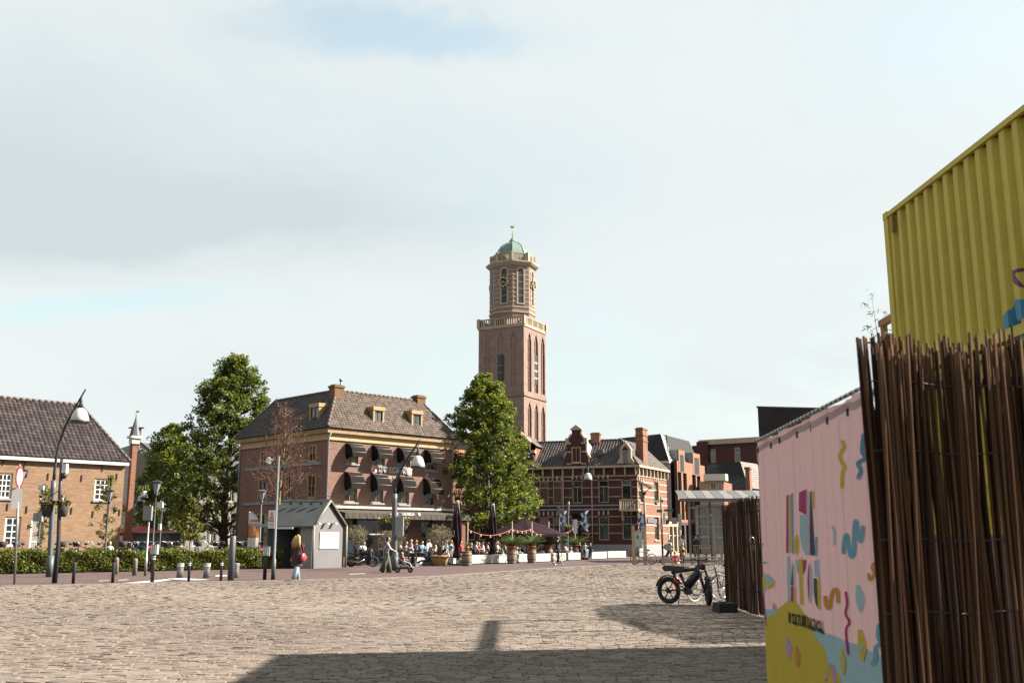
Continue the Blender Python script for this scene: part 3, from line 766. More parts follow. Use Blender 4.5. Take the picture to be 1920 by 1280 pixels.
hd = Vector((math.cos(R(45.7)), math.sin(R(45.7)), 0)); hb = Vector((-hd.y, hd.x, 0))
Hc = Vector((-26.18, 67.73, 0)); HL = 20.0; Ha = Hc - hd * HL
lh = thing('brick_house', 'long orange brick house with dark pantile roof and white gutter behind the hedge', 'house', Hc)
wh = Wall(Ha, Hc); HE = 6.63
hw = [wh.rect(-6, 886, 23, 934), wh.rect(177, 897, 208, 938), wh.rect(8, 968, 38, 1024), wh.rect(56, 972, 78, 1040)]
hw[3] = (*hw[3][:2], 0.0, hw[3][3])
put(lh, wh, 'front_wall', holed(0, HL, 0, HE, hw), B_lh)
window(lh, wh, hw[0], M_wframe, M_glass, 0.12, 3, 4, 0.08, M_sillgrey, 0.06); window(lh, wh, hw[1], M_wframe, M_glass, 0.12, 3, 4, 0.08, M_sillgrey, 0.06)
window(lh, wh, hw[2], M_wframe, M_glass, 0.13, 2, 4, 0.08, None, 0.07); window(lh, wh, hw[3], M_wframe, mat('grey_door', (0.27, 0.25, 0.23), 0.6), 0.13, 1, 2, 0.08, None, 0.08, name='door')
ws = Wall(Hc, Hc + hb * 8); put(lh, ws, 'end_wall', holed(0, 8, 0, HE, []), B_lh)
put(lh, Wall(Ha + hb * 8, Ha), 'end_wall', holed(0, 8, 0, HE, []), B_lh)
put(lh, Wall(Hc + hb * 8, Ha + hb * 8), 'rear_wall', holed(0, HL, 0, HE, []), B_lh)
put(lh, wh, 'gutter', MB().b2(-0.2, HL + 0.15, -0.28, -0.003, HE - 0.18, HE + 0.04), M_wframe)
def hz(v, z): return Vector((v.x, v.y, z))
e0, e1 = hz(Ha - hb * 0.3, HE + 0.05), hz(Hc - hb * 0.3 + hd * 0.2, HE + 0.05); r0, r1 = hz(Ha + hb * 4, 10.75), hz(Hc + hb * 4 - hd * 1.75, 10.75)
e2, e3 = hz(Hc + hb * 8.3 + hd * 0.2, HE + 0.05), hz(Ha + hb * 8.3, HE + 0.05)
wput(lh, 'roof', MB().add([e0, e1, e2, e3, r0, r1], [(0, 1, 5, 4), (1, 2, 5), (2, 3, 4, 5), (3, 0, 4), (3, 2, 1, 0)]), M_under)
roof_part(lh, (e0, e1, r1, r0), M_tile_dark, tw=0.29, th=0.32, wave=0.07); roof_part(lh, (e1, e2, r1, r1 - (r1 - r0).normalized() * 0.01), M_tile_dark, tw=0.29, th=0.32)
ridge(lh, [r0 + up_, r1 + up_, e1 + up_], 0.13, ridge_m)
u, z = wh.uv(94, 828, -1.6); put(lh, wh, 'roof_window', MB().box((u, 1.65, z + 0.05), (0.42, 0.5, 0.34)), M_lead)
anc = MB()
for i, (ax, ay) in enumerate(((6, 865), (46, 870), (50, 888), (90, 893), (153, 896), (192, 877), (219, 893), (14, 950), (50, 955), (134, 957), (174, 963), (224, 960), (112, 985), (215, 955))):
    u, z = wh.uv(ax, ay); put(lh, wh, 'wall_anchor', MB().box((u, -0.03, z), (0.06, 0.05, 0.42)), M_dark)

# slender turret beside it
D = 71.5
tu = thing('brick_turret', 'slender brick turret with white cap and slate needle spire beside the orange house', 'turret', (gx(238.5, D), D, 0))
z0, z1, z2, z3 = zat(238, 832, D), zat(238, 818, D), zat(238, 783, D), zat(238, 770, D)
MB().box((0, 0, z0 / 2), (0.36, 0.36, z0), R(45)).build('shaft', B_redlit, tu)
MB().box((0, 0, z0 + 0.18), (0.56, 0.56, 0.36), R(45)).box((0, 0, z1 - 0.06), (0.8, 0.8, 0.16), R(45)).box((0, 0, (z0 + 0.36 + z1 - 0.14) / 2), (0.6, 0.6, z1 - z0 - 0.5), R(45)).build('cap', M_wframe, tu)
MB().lathe([(0.42, z1 + 0.02), (0.30, z1 + 0.4), (0.05, z2), (0.02, z2 + 0.1)], 8, sm=False).build('spire', M_slate if False else mat('slate_plain', (0.10, 0.105, 0.12), 0.6, 0.3, 4), tu)
MB().tube([(0, 0, z2), (0, 0, z3)], 0.02, 6).ball((0, 0, z2 + 0.2), 0.06, 8, 6).box((0.08, 0, z3 - 0.05), (0.22, 0.02, 0.12)).build('weathervane', mat('gilt', (0.55, 0.38, 0.10), 0.4, metal=0.6), tu)

# cream gabled house behind
D = 88
w_ = Wall((gx(236, D), D), (gx(285, D), D + 1.5)); L_ = w_.L
cg = thing('gabled_house', 'narrow cream plastered gable house with a capped brick chimney', 'house', w_.A)
ze, zr = zat(260, 862, D), zat(262, 829, D)
uR = w_.uv(263, 830)[0]
put(cg, w_, 'gable_wall', MB().slab([(0, 0), (L_, 0), (L_, ze), (uR, zr), (0, ze)], 0, 0.3), M_plaster)
put(cg, w_, 'roof', MB().add([(-0.2, -0.1, ze - 0.1), (uR, -0.1, zr + 0.08), (uR, 9, zr + 0.08), (-0.2, 9, ze - 0.1), (L_ + 0.2, -0.1, ze - 0.1), (L_ + 0.2, 9, ze - 0.1)], [(0, 1, 2, 3), (1, 4, 5, 2)]), mat('slate_plain', (0.1, 0.1, 0.12)))
put(cg, w_, 'side_wall', MB().b2(0.02, L_ - 0.02, 0.31, 9, 0, ze - 0.12), M_plaster)
u, _ = w_.uv(259, 815); zc = zat(259, 803, D)
put(cg, w_, 'chimney', MB().box((u, 0.9, (ze + zc) / 2), (0.75, 0.8, zc - ze)), B_redlit)
put(cg, w_, 'chimney_cap', MB().box((u, 0.9, zc + 0.16), (1.15, 1.1, 0.07)).box((u - .28, 0.9, zc + 0.07), (0.12, 0.7, 0.14)).box((u + .28, 0.9, zc + 0.07), (0.12, 0.7, 0.14)), M_dark)
for (a, b, c, d) in ((246, 858, 250, 866), (246, 905, 252, 930)):
    h = w_.rect(a, b, c, d); put(cg, w_, 'window', MB().b2(h[0], h[1], -0.03, -0.004, h[2], h[3]), M_glass)

# terrace of houses behind the trees
D = 96
w_ = Wall((gx(270, D), D), (gx(480, D), D + 7)); L_ = w_.L
rh = thing('row_house', 'grey and cream rendered row of houses in the shade behind the big tree', 'house', w_.A)
hh = []
for x in (300, 338, 362, 395, 430, 448):
    hh.append(w_.rect(x, 962, x + 11, 1024)); hh.append(w_.rect(x, 905, x + 10, 940))
put(rh, w_, 'front_wall', holed(0, L_, 0, 8.2, hh), mat('grey_render', (0.30, 0.285, 0.27), 0.85, 0.15, 0.7))
for h in hh: window(rh, w_, h, M_wframe, M_glass, 0.1, 2, 1, 0.08, trans=0.66)
put(rh, w_, 'end_wall', MB().b2(0.01, L_ - 0.01, 0.4, 8, 0, 8.1), M_plaster)
put(rh, w_, 'roof', MB().add([(-0.3, -0.3, 8.2), (L_ + .3, -0.3, 8.2), (L_ + .3, 4, 11), (-.3, 4, 11), (L_ + .3, 8.2, 8.2), (-.3, 8.2, 8.2)], [(0, 1, 2, 3), (3, 2, 4, 5), (0, 3, 5), (1, 4, 2)]), mat('slate_plain', (0.1, 0.1, 0.12)))

# ------------------------------------------------------------------ ornate red brick house with the gable
OC = Vector((11.84, 95.0, 0)); OL = Vector((2.65, 98.29, 0)); OR = Vector((15.79, 102.67, 0)); OE = 8.3
od = (OL - OC).normalized(); OA = OC + od * 17.5
on = thing('gabled_townhouse', 'red brick townhouse with cream stone bands, ornate gable and corner balcony', 'house', OC)
wo_ = Wall(OA, OC); wr = Wall(OC, OR)
fu = [(1011.7, 903.6, 1028, 943), (1037, 902.5, 1053, 943), (1073, 901, 1091.6, 943), (1122, 900, 1141, 942), (1165.5, 899, 1183.5, 936)]
fl = [(1011.7, 969, 1028, 1012), (1037, 969, 1053, 1012), (1123, 968, 1142, 1012), (1167, 967, 1184.5, 1011), (1073, 962, 1092, 1046)]
left_extra = [(898, 968, 914, 1012), (876, 968, 890, 1012), (940, 968, 956, 1012), (900, 905, 915, 943), (940, 905, 956, 943), (972, 905, 988, 943)]
hu = [wo_.rect(*q) for q in fu]; hl_ = [wo_.rect(*q) for q in fl]; hx = [wo_.rect(*q) for q in left_extra]
hl_[4] = (*hl_[4][:2], 0.0, hl_[4][3])
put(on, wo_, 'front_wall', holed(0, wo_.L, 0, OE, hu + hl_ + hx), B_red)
for i, h in enumerate(hu): window(on, wo_, h, M_cream, [M_glass_green, M_glass] if i in (3,) else ([M_glass, M_glass_pale] if i == 4 else M_glass_green if i == 2 else M_glass), 0.07, 2 if i in (2, 3) else 1, 1, 0.14, None, trans=0.72, proud=0.1)
for i, h in enumerate(hl_[:4]): window(on, wo_, h, M_cream, [M_glass_green, M_glass_pale] if i < 2 else M_glass_green, 0.07, 1, 1, 0.14, None, trans=0.66, proud=0.1)
window(on, wo_, hl_[4], mat('dark_door', (0.025, 0.02, 0.02), 0.5), M_glass, 0.12, 2, 1, 0.25, trans=0.8, name='door')
for h in hx: window(on, wo_, h, M_cream, M_glass, 0.08, 1, 1, 0.14, None, trans=0.66, proud=0.1)
ru = [wr.rect(1197.7, 905, 1205.5, 941), wr.rect(1226, 903.6, 1234.5, 942)]; rl = [wr.rect(1198.5, 966, 1206, 1012), wr.rect(1227, 969, 1235.5, 1012)]
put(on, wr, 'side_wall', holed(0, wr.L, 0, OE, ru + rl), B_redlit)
for h in ru + rl: window(on, wr, h, M_cream, [M_glass_green, M_glass_pale], 0.09, 1, 1, 0.16, M_cream, trans=0.62)
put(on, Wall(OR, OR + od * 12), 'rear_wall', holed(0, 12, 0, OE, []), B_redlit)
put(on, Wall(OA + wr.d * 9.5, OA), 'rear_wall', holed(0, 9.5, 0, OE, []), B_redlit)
# stone bands between the openings
M_band = mat('shaded_band', (0.34, 0.27, 0.21), 0.85, 0.2, 1.5)  # cream stone darkened to carry the shade of the front wall
def bands(root, w, L, holes, zs, th=0.10, m=None, u0=0.0, proud=0.035):
    m = m or M_band
    for z in zs:
        cuts = sorted([(h[0] - 0.0, h[1] + 0.0) for h in holes if h[2] - 0.05 < z < h[3] + 0.05]); u = u0
        segs = []
        for a, b in cuts:
            if a - u > 0.08: segs.append((u, a))
            u = max(u, b)
        if L - u > 0.05: segs.append((u, L))
        for a, b in segs: put(root, w, 'stone_band', MB().b2(a + 0.004, b - 0.004, -proud, -0.002, z - th / 2, z + th / 2), m)
zs_f = [wo_.uv(1110, y)[1] for y in (900, 914, 931)] + [wo_.uv(1110, y)[1] for y in (968, 983, 999)]
bands(on, wo_, wo_.L, hu + hl_ + hx, zs_f, u0=6.0)
zs_r = [wr.uv(1222, y)[1] for y in (906, 919, 932.5, 945)] + [wr.uv(1222, y)[1] for y in (967, 984, 999)]
bands(on, wr, wr.L, ru + rl, zs_r, 0.14, M_cream)
for z_, t_ in ((wo_.uv(1110, 947)[1], 0.14), (wo_.uv(1110, 954.5)[1], 0.14)): put(on, wo_, 'string_course', MB().b2(5.0, wo_.L + 0.06, -0.08, -0.002, z_ - t_ / 2, z_ + t_ / 2), M_sillgrey)
zp = wo_.uv(1110, 1020)[1]; put(on, wo_, 'plinth', MB().b2(0, wo_.L + 0.05, -0.07, -0.002, 0.0, zp), mat('plinth_stone', (0.28, 0.28, 0.28), 0.85, 0.15)); put(on, wr, 'plinth', MB().b2(0.0, wr.L, -0.07, -0.002, 0.0, zp), MATS['plinth_stone'])
for w_, L_, u0 in ((wo_, wo_.L, 5.0), (wr, wr.L, 0.0)):
    put(on, w_, 'cornice', MB().b2(u0, L_ + (0.35 if w_ is wo_ else 0.2), -0.36, -0.003, OE - 0.02, OE + 0.2), M_cream)
    put(on, w_, 'frieze_moulding', MB().b2(u0, L_ + 0.05, -0.06, -0.002, OE - 0.84, OE - 0.74), M_cream)
    n = int((L_ - u0) / 1.0)
    for i in range(n + 1):
        u = u0 + 0.1 + (L_ - u0 - 0.2) * i / n; put(on, w_, 'cornice_bracket', MB().b2(u - 0.06, u + 0.06, -0.24, -0.004, OE - 0.72, OE - 0.025), M_cream)
for h in hu[:4]:
    for du in (-0.46, 0, 0.46): put(on, wo_, 'keystone', MB().box(((h[0] + h[1]) / 2 + du, -0.04, h[3] + 0.34), (0.15, 0.07, 0.42), 0), M_cream)
for h in hl_[:4]:
    for du in (-0.46, 0, 0.46): put(on, wo_, 'keystone', MB().box(((h[0] + h[1]) / 2 + du, -0.04, h[3] + 0.34), (0.15, 0.07, 0.42), 0), M_cream)
for h in ru:
    for du in (-0.5, 0, 0.5): put(on, wr, 'keystone', MB().box(((h[0] + h[1]) / 2 + du, -0.04, h[3] + 0.34), (0.16, 0.07, 0.46), 0), M_cream)
# roof
ob = wr.d
ZRo = 11.2
oe0, oe1, oe2 = hz(OA, OE + 0.18), hz(OC - od * 0.25 - ob * 0.25, OE + 0.18), hz(OR - od * 0.25, OE + 0.18)
oe0 = hz(OA - ob * 0.25, OE + 0.18)
rr0, rr1 = hz(OA + ob * 3.2, ZRo), hz(OC + od * 2.6 + ob * 3.2, ZRo); rr2 = hz(OR + od * 2.9, ZRo - 0.1)
oe3 = hz(OA + ob * 9.5, OE + 0.18)
wput(on, 'roof', MB().add([oe0, oe1, oe2, oe3, rr0, rr1, rr2], [(0, 1, 5, 4), (1, 2, 6, 5), (2, 3, 4, 5, 6), (0, 4, 3)]), M_under)
roof_part(on, (oe0, oe1, rr1, rr0), M_tile_dark, tw=0.28, th=0.34, wave=0.06); roof_part(on, (oe1, oe2, rr2, rr1), M_tile_brown, tw=0.28, th=0.34, wave=0.06)  # front slope's shade and side slope's sun put into the tile colours
ridge(on, [rr0 + up_, rr1 + up_, oe1 + up_], 0.12, ridge_m)
# ornate gable with window
hg = wo_.rect(1072.5, 838, 1089.5, 867, 0.05); ug = (hg[0] + hg[1]) / 2; zb = OE - 0.55
zsd, znk, zt1 = wo_.uv(1080, 846)[1], wo_.uv(1080, 826)[1], wo_.uv(1080, 811)[1]
W0 = wo_.uv(1104, 860)[0] - ug; W1 = W0 * 0.80; W2 = W0 * 0.72; W3 = W0 * 0.36
gp = [(ug - W0, zb), (ug + W0, zb), (ug + W0, zsd - 0.7), (ug + W1, zsd - 0.1), (ug + W1, znk - 0.3), (ug + W2, znk), (ug + W3, zt1 - 0.2), (ug + W3, zt1 + 0.25), (ug - W3, zt1 + 0.25), (ug - W3, zt1 - 0.2), (ug - W2, znk), (ug - W1, znk - 0.3), (ug - W1, zsd - 0.1), (ug - W0, zsd - 0.7)]
put(on, wo_, 'gable', MB().slab(gp, -0.12, 0.35), B_red)
put(on, wo_, 'gable_pediment', MB().slab([(ug - W3 - 0.14, zt1 + 0.26), (ug + W3 + 0.14, zt1 + 0.26), (ug + W3 + 0.14, zt1 + 0.36), (ug, zt1 + 0.78), (ug - W3 - 0.14, zt1 + 0.36)], -0.2, 0.42), M_cream)
for a, b in ((2, 3), (5, 6), (9, 10), (12, 13)):
    (x0, z0), (x1, z1) = gp[a], gp[b]; put(on, wo_, 'gable_coping', MB().tube([(x0, 0.1, z0), (x1, 0.1, z1)], 0.11, 4, flat=2.2), M_cream)
for s_ in (-1, 1): put(on, wo_, 'gable_finial', MB().box((ug + s_ * (W1 - 0.05), 0.1, znk + 0.02), (0.34, 0.5, 0.5)), M_cream)
for z_ in (zsd - 0.05, hg[2] - 0.12, znk - 0.25):
    for s_ in (-1, 1):
        o_ = hg[1] - ug + 0.05; put(on, wo_, 'stone_band', MB().b2(min(ug + s_ * o_, ug + s_ * W1), max(ug + s_ * o_, ug + s_ * W1), -0.16, -0.121, z_ - 0.07, z_ + 0.07), M_cream)
gw = Wall(OA + wo_.n * 0.13, OC + wo_.n * 0.13); window(on, gw, hg, M_cream, M_glass, 0.09, 2, 1, 0.06, M_cream, proud=0.1)
put(on, wo_, 'gable_roof', MB().add([(ug - W1, 0.3, znk - 0.5), (ug, 0.3, zt1), (ug + W1, 0.3, znk - 0.5), (ug - W1, 3.4, znk - 0.5), (ug, 3.4, zt1), (ug + W1, 3.4, znk - 0.5), (ug - W1, 0.3, zb), (ug - W1, 3.4, zb), (ug + W1, 0.3, zb), (ug + W1, 3.4, zb)], [(0, 1, 4, 3), (1, 2, 5, 4), (6, 0, 3, 7), (2, 8, 9, 5)]), M_lead)
hz2 = wo_.uv(1102, 812)
chimney(on, *(wo_.pt(hz2[0], 0, -3.0).xy), ZRo - 0.6, zat(1098, 810, 97), 0.9, 0.6, wo_.rz, B_redlit, name='chimney')
# small corner dormer
hd_ = wo_.rect(1168, 846, 1177, 867, 0.1); uc = (hd_[0] + hd_[1]) / 2; zr_ = wo_.uv(1172, 826, 0.1)[1]
wd_ = (wo_.uv(1190, 868, 0.1)[0] - uc)
put(on, wo_, 'corner_dormer', MB().slab([(uc - wd_, OE + 0.2), (uc + wd_, OE + 0.2), (uc + wd_ * 0.9, OE + 0.55), (uc + wd_ * 0.62, OE + 0.9), (uc + wd_ * 0.62, hd_[3] + 0.25), (uc, zr_), (uc - wd_ * 0.62, hd_[3] + 0.25), (uc - wd_ * 0.62, OE + 0.9), (uc - wd_ * 0.9, OE + 0.55)], -0.10, 0.2), M_cream)
put(on, wo_, 'dormer_gable', MB().slab([(uc - wd_ * 0.4, hd_[3] + 0.1), (uc + wd_ * 0.4, hd_[3] + 0.1), (uc, zr_ - 0.45)], -0.13, -0.101), B_red)
put(on, wo_, 'dormer_window', MB().b2(hd_[0], hd_[1], -0.13, -0.104, hd_[2], hd_[3]), M_glass_pale)
put(on, wo_, 'dormer_roof', MB().add([(uc - wd_ * .62, 0.2, hd_[3] + 0.2), (uc, 0.2, zr_ - 0.1), (uc + wd_ * .62, 0.2, hd_[3] + 0.2), (uc - wd_ * .62, 2.2, hd_[3] + 0.2), (uc, 2.2, zr_ - 0.1), (uc + wd_ * .62, 2.2, hd_[3] + 0.2), (uc - wd_ * .62, .2, OE + .3), (uc - wd_ * .62, 2.2, OE + .3), (uc + wd_ * .62, .2, OE + .3), (uc + wd_ * .62, 2.2, OE + .3)], [(0, 1, 4, 3), (1, 2, 5, 4), (6, 0, 3, 7), (2, 8, 9, 5)]), mat('slate_plain', (0.1, 0.1, 0.12)))
uch, _ = wr.uv(1212, 860); pc = wr.pt(uch, 0, -0.45); zch = zat(1211, 806, pc.y)
chimney(on, pc.x, pc.y, OE - 0.2, zch, 1.3, 0.75, wr.rz, B_redlit)
put(on, wr, 'chimney_collar', MB().box((uch, 0.45, zch - 1.1), (1.42, 0.87, 0.14)).box((uch, 0.45, zch - 0.55), (1.42, 0.87, 0.1)), B_redlit)
for px_, py_ in ((1055, 850), (1125, 848)):
    u, z = wo_.uv(px_, py_, -1.2); put(on, wo_, 'roof_window', MB().box((u, 1.25, z), (0.75, 0.5, 0.62)), M_glass_pale)
# balcony
ba = wo_.rect(1163, 936, 1199, 957, 0.55)
bc = put(on, wo_, 'balcony', MB().b2(ba[0], ba[1], -1.1, -0.01, ba[2] - 0.05, ba[2] + 0.15), M_cream)
bm = MB()
for i in range(11): u = ba[0] + 0.06 + (ba[1] - ba[0] - 0.12) * i / 10; bm.b2(u - 0.03, u + 0.03, -1.06, -1.0, ba[2] + 0.151, ba[3] - 0.1)
for i in range(5):
    y = -0.95 + 0.2 * i; bm.b2(ba[0] + 0.03, ba[0] + 0.09, y - 0.03, y + 0.03, ba[2] + 0.151, ba[3] - 0.1); bm.b2(ba[1] - 0.09, ba[1] - 0.03, y - 0.03, y + 0.03, ba[2] + 0.151, ba[3] - 0.1)
tag(obj('balusters', bm.mesh('balusters', M_cream), bc), kind='stuff')
obj('hand_rail', MB().b2(ba[0], ba[1], -1.1, -0.98, ba[3] - 0.098, ba[3]).b2(ba[0], ba[0] + 0.12, -0.978, -0.02, ba[3] - 0.098, ba[3]).b2(ba[1] - 0.12, ba[1], -0.978, -0.02, ba[3] - 0.098, ba[3]).mesh('hand_rail', M_cream), bc)
for u in (ba[0] + 0.1, ba[1] - 0.25): obj('bracket', MB().slab([(u, ba[2] - 0.9), (u + 0.15, ba[2] - 0.9), (u + 0.15, ba[2] - 0.06), (u, ba[2] - 0.06)], -0.5, -0.02).mesh('bracket', M_cream), bc)
# down pipes and door lettering
for px_ in (1110.5, 1056.5):
    u, _ = wo_.uv(px_, 940); put(on, wo_, 'down_pipe', MB().tube([(u, -0.1, OE - 0.1), (u, -0.1, 0.1)], 0.06, 6), M_cream)
u, z = wo_.uv(1096, 980, 0.1); put_mesh(on, wo_, 'house_lettering', textmesh('OID', 0.5, M_white_letter, 0.01), u - 0.8, z, 0.12)
u, z = wo_.uv(1102.5, 1006); put_mesh(on, wo_, 'house_number', textmesh('7', 0.75, M_cream, 0.01), u, z, 0.1)
u, z = wr.uv(1222, 976); put_mesh(on, wr, 'shop_sign', MB().box((0, 0, 0), (2.6, 0.06, 0.4)).mesh('shop_sign', mat('navy_sign', (0.03, 0.03, 0.09), 0.5, 0.5, 6.0, c2=(0.25, 0.25, 0.32))), u, z, 0.05)

# second gable left of it, half hidden by the tree
gp2 = wo_.uv(992, 870)[0]; z_g = wo_.uv(990, 812)[1]
g2 = thing('stepped_gable_house', 'red brick gable with cream stone steps half hidden behind the street tree', 'house', wo_.pt(gp2 - 2))
put(g2, wo_, 'gable', MB().slab([(gp2 - 2.6, OE - 0.3), (gp2 + 0.55, OE - 0.3), (gp2 + 0.55, OE + 1.2), (gp2 + 0.1, OE + 1.8), (gp2 + 0.1, OE + 2.6), (gp2 - 1.0, z_g), (gp2 - 2.2, OE + 2.6), (gp2 - 2.6, OE + 1.6)], -0.16, 0.4), B_red)
put(g2, wo_, 'gable_side', MB().add([(gp2 + 0.54, 0.4, OE), (gp2 + 0.54, 4.5, OE), (gp2 + 0.54, 4.5, OE + 2.4), (gp2 + 0.54, 0.4, OE + 2.4)], [(0, 1, 2, 3)]), B_redlit)
put(g2, wo_, 'gable_roof', MB().add([(gp2 - 1.0, 0.4, z_g), (gp2 + 0.75, 0.4, OE + 2.3), (gp2 + 0.75, 4.5, OE + 2.3), (gp2 - 1.0, 4.5, z_g), (gp2 - 2.6, 0.4, OE + 2.0), (gp2 - 2.6, 4.5, OE + 2.0)], [(0, 1, 2, 3), (4, 0, 3, 5)]), MATS['ridge_tile'])
put(g2, wo_, 'gable_coping', MB().tube([(gp2 + 0.1, 0.1, OE + 2.6), (gp2 - 1.0, 0.1, z_g)], 0.14, 4, flat=2).box((gp2 + 0.35, 0.1, OE + 1.75), (0.6, 0.5, 0.3)), M_cream)
h = wo_.rect(984, 888 - 22, 991, 888 - 11); put(g2, wo_, 'window', MB().b2(h[0], h[1], -0.2, -0.161, h[2], h[3]), M_glass_pale)

# terracotta roof behind the street tree
D = 112
w_ = Wall((gx(840, D), D), (gx(960, D), D + 6)); th_ = thing('tiled_roof_house', 'house with orange clay tile roof glimpsed behind the street tree', 'house', w_.A)
z0, z1 = zat(880, 874, D), zat(880, 836, D); put(th_, w_, 'front_wall', MB().b2(0, w_.L, 0.01, 6, 0, z0 - 0.02), B_redlit)
wput(th_, 'roof', MB().add([w_.pt(0, z0, .3), w_.pt(w_.L, z0, .3), w_.pt(w_.L, z1, -3), w_.pt(0, z1, -3), w_.pt(w_.L, z0, -6), w_.pt(0, z0, -6)], [(0, 1, 2, 3), (3, 2, 4, 5), (0, 3, 5), (1, 4, 2)]), mat('clay_tile', (0.30, 0.12, 0.065), 0.8, 0.3, 3))
# church nave roof left of the tower
D = 225
nv = thing('church_nave', 'dark slate nave roof of the church beside the brick tower', 'church', (gx(880, D), D, 0))
z0, z1 = zat(880, 830, D), zat(850, 803, D)
a, b = gx(838, D), gx(925, D)
wput(nv, 'roof', MB().add([(a, D, z0), (b, D, z0), (b, D + 9, z1), (a, D + 9, z1), (a, D + 18, z0), (b, D + 18, z0)], [(0, 1, 2, 3), (3, 2, 5, 4), (0, 3, 4), (1, 5, 2)]), mat('nave_slate', (0.055, 0.07, 0.085), 0.5, 0.2, 0.5))
wput(nv, 'wall', MB().b2(a + .2, b - .2, D + 0.5, D + 17.5, 0, z0), B_tower)

# ------------------------------------------------------------------ church tower
TC = Vector((0.13, 243.3, 0)); ty = R(-27); HS = 6.2
tw = thing('church_tower', 'tall square brick church tower with octagonal lantern, clock faces and green copper dome', 'tower', TC, ty)
def trow(py, D=243.3): return zat(960, py, D)
t1, t2 = Vector((math.cos(ty), math.sin(ty), 0)), Vector((-math.sin(ty), math.cos(ty), 0))
corner = TC + t1 * HS - t2 * HS; lcor = TC - t1 * HS - t2 * HS; rcor = TC + t1 * HS + t2 * HS; bcor = TC - t1 * HS + t2 * HS
wL, wR = Wall(lcor, corner), Wall(corner, rcor)
ZS = zat(985, 612, 236); ZB = zat(985, 740, 236)
def lancets(w, rects, root, dep=0.45):
    holes = [(a, b, c, d) for a, b, c, d in rects]
    put(root, w, 'shaft_wall', holed(0, w.L, 0, ZS, holes, dep), B_tower)
    for a, b, c, d in rects:
        u = (a + b) / 2; hh_ = (b - a) * 1.1; m = MB()
        m.add([(a, dep, c), (b, dep, c), (b, dep, d), (a, dep, d)], [(0, 1, 2, 3)])
        m.add([(a, 0.01, d), (a, 0.01, d - hh_), (u - (b - a) * .28, 0.01, d - hh_ * .45), (u, 0.01, d)], [(0, 1, 2, 3)]); m.add([(b, 0.01, d), (u, 0.01, d), (u + (b - a) * .28, 0.01, d - hh_ * .45), (b, 0.01, d - hh_)], [(0, 1, 2, 3)])
        put(root, w, 'lancet_niche', m, B_tower)
        if b - a > 1.0: put(root, w, 'mullion', MB().b2(u - 0.12, u + 0.12, dep * .4, dep - .01, c, d - hh_ * .5), B_tower)
fz = lambda w, px, py: w.uv(px, py)
rtop, rbot = 624, 736
rr_ = []
for px_, dy in ((993, 0), (1005.5, 4), (1018, 8)):
    a = wR.uv(px_ - 3.4, 680)[0]; b = wR.uv(px_ + 3.4, 680)[0]; rr_.append((a, b, wR.uv(px_, 734 + dy * .7)[1], wR.uv(px_, 623 + dy)[1])); rr_.append((a, b, 8.0, wR.uv(px_, 753 + dy * .8)[1]))
lancets(wR, rr_, tw)
ll_ = []
for px_ in (915, 939, 963):
    a = wL.uv(px_ - 5, 680)[0]; b = wL.uv(px_ + 5, 680)[0]; ll_.append((a, b, wL.uv(px_, 726)[1], wL.uv(px_, 622)[1])); ll_.append((a, b, 8.0, wL.uv(px_, 750)[1]))
lancets(wL, ll_, tw, 0.14)
h = wL.rect(934.5, 665, 944.5, 713); lv = put(tw, wL, 'louvre_window', MB().b2(h[0] - .1, h[1] + .1, -0.12, 0.3, h[2], h[3]), M_dark)
obj('louvres', MB().b2(h[0], h[1], -0.3, -0.13, h[2] + 1.6, h[2] + 2.0).b2(h[0], h[1], -0.3, -0.13, h[2] + 3.4, h[2] + 3.8).b2(h[0] + .55, h[0] + .75, -0.2, -0.13, h[2], h[3]).mesh('louvres', mat('louvre_grey', (.11, .12, .13), .7)), lv)
h = wR.rect(1002.5, 665, 1008, 720); lv = put(tw, wR, 'louvre_window', MB().b2(h[0], h[1], 0.1, 0.44, h[2], h[3]), M_dark)
[obj('louvre', MB().b2(h[0], h[1], 0.02, 0.09, h[2] + q_, h[2] + q_ + .5).mesh('louvre', M_sillgrey), lv) for q_ in (1.2, 3.0, 5.0)]
for w_ in (Wall(rcor, bcor), Wall(bcor, lcor)): put(tw, w_, 'shaft_wall', holed(0, w_.L, 0, ZS, []), B_tower)
MB().b2(-HS - .25, HS + .25, -HS - .25, HS + .25, ZB - 0.3, ZB + 0.2).build('string_course', B_tower, tw)
M_tst = (mat('tower_stone', (0.42, 0.33, 0.24), 0.8, 0.2, 1.0))
def balustrade(root, poly, z0, z1, step, m, bw=0.2):
    """stone parapet round a polygon in root axes"""
    k = len(poly)
    for i in range(k):
        a, b = Vector((*poly[i], 0)), Vector((*poly[(i + 1) % k], 0)); d = b - a; L = d.length; ang = math.atan2(d.y, d.x)
        MB().box((L / 2, 0, z1 - 0.12), (L, 0.4, 0.24)).box((L / 2, 0, z0 + 0.12), (L, 0.45, 0.24)).build('parapet_rail', m, root, a, ang)
        mb = MB(); n = int(L / step)
        for j in range(n + 1): mb.box((L * (j + .5) / (n + 1), 0, (z0 + z1) / 2), (bw * (2.2 if j % 5 == 2 else 1), 0.25, z1 - z0 - 0.5))
        tag(mb.build('balusters', m, root, a, ang), kind='stuff')
        MB().box((0, 0, (z0 + z1) / 2 + 0.05), (0.75, 0.75, z1 - z0 + 0.25)).build('corner_pedestal', m, root, a, ang)
MB().b2(-HS - .2, HS + .2, -HS - .2, HS + .2, ZS, ZS + 0.5).build('gallery_floor', M_tst, tw)
balustrade(tw, [(-HS, -HS), (HS, -HS), (HS, HS), (-HS, HS)], ZS + 0.5, zat(985, 593, 236), 0.62, M_tst)
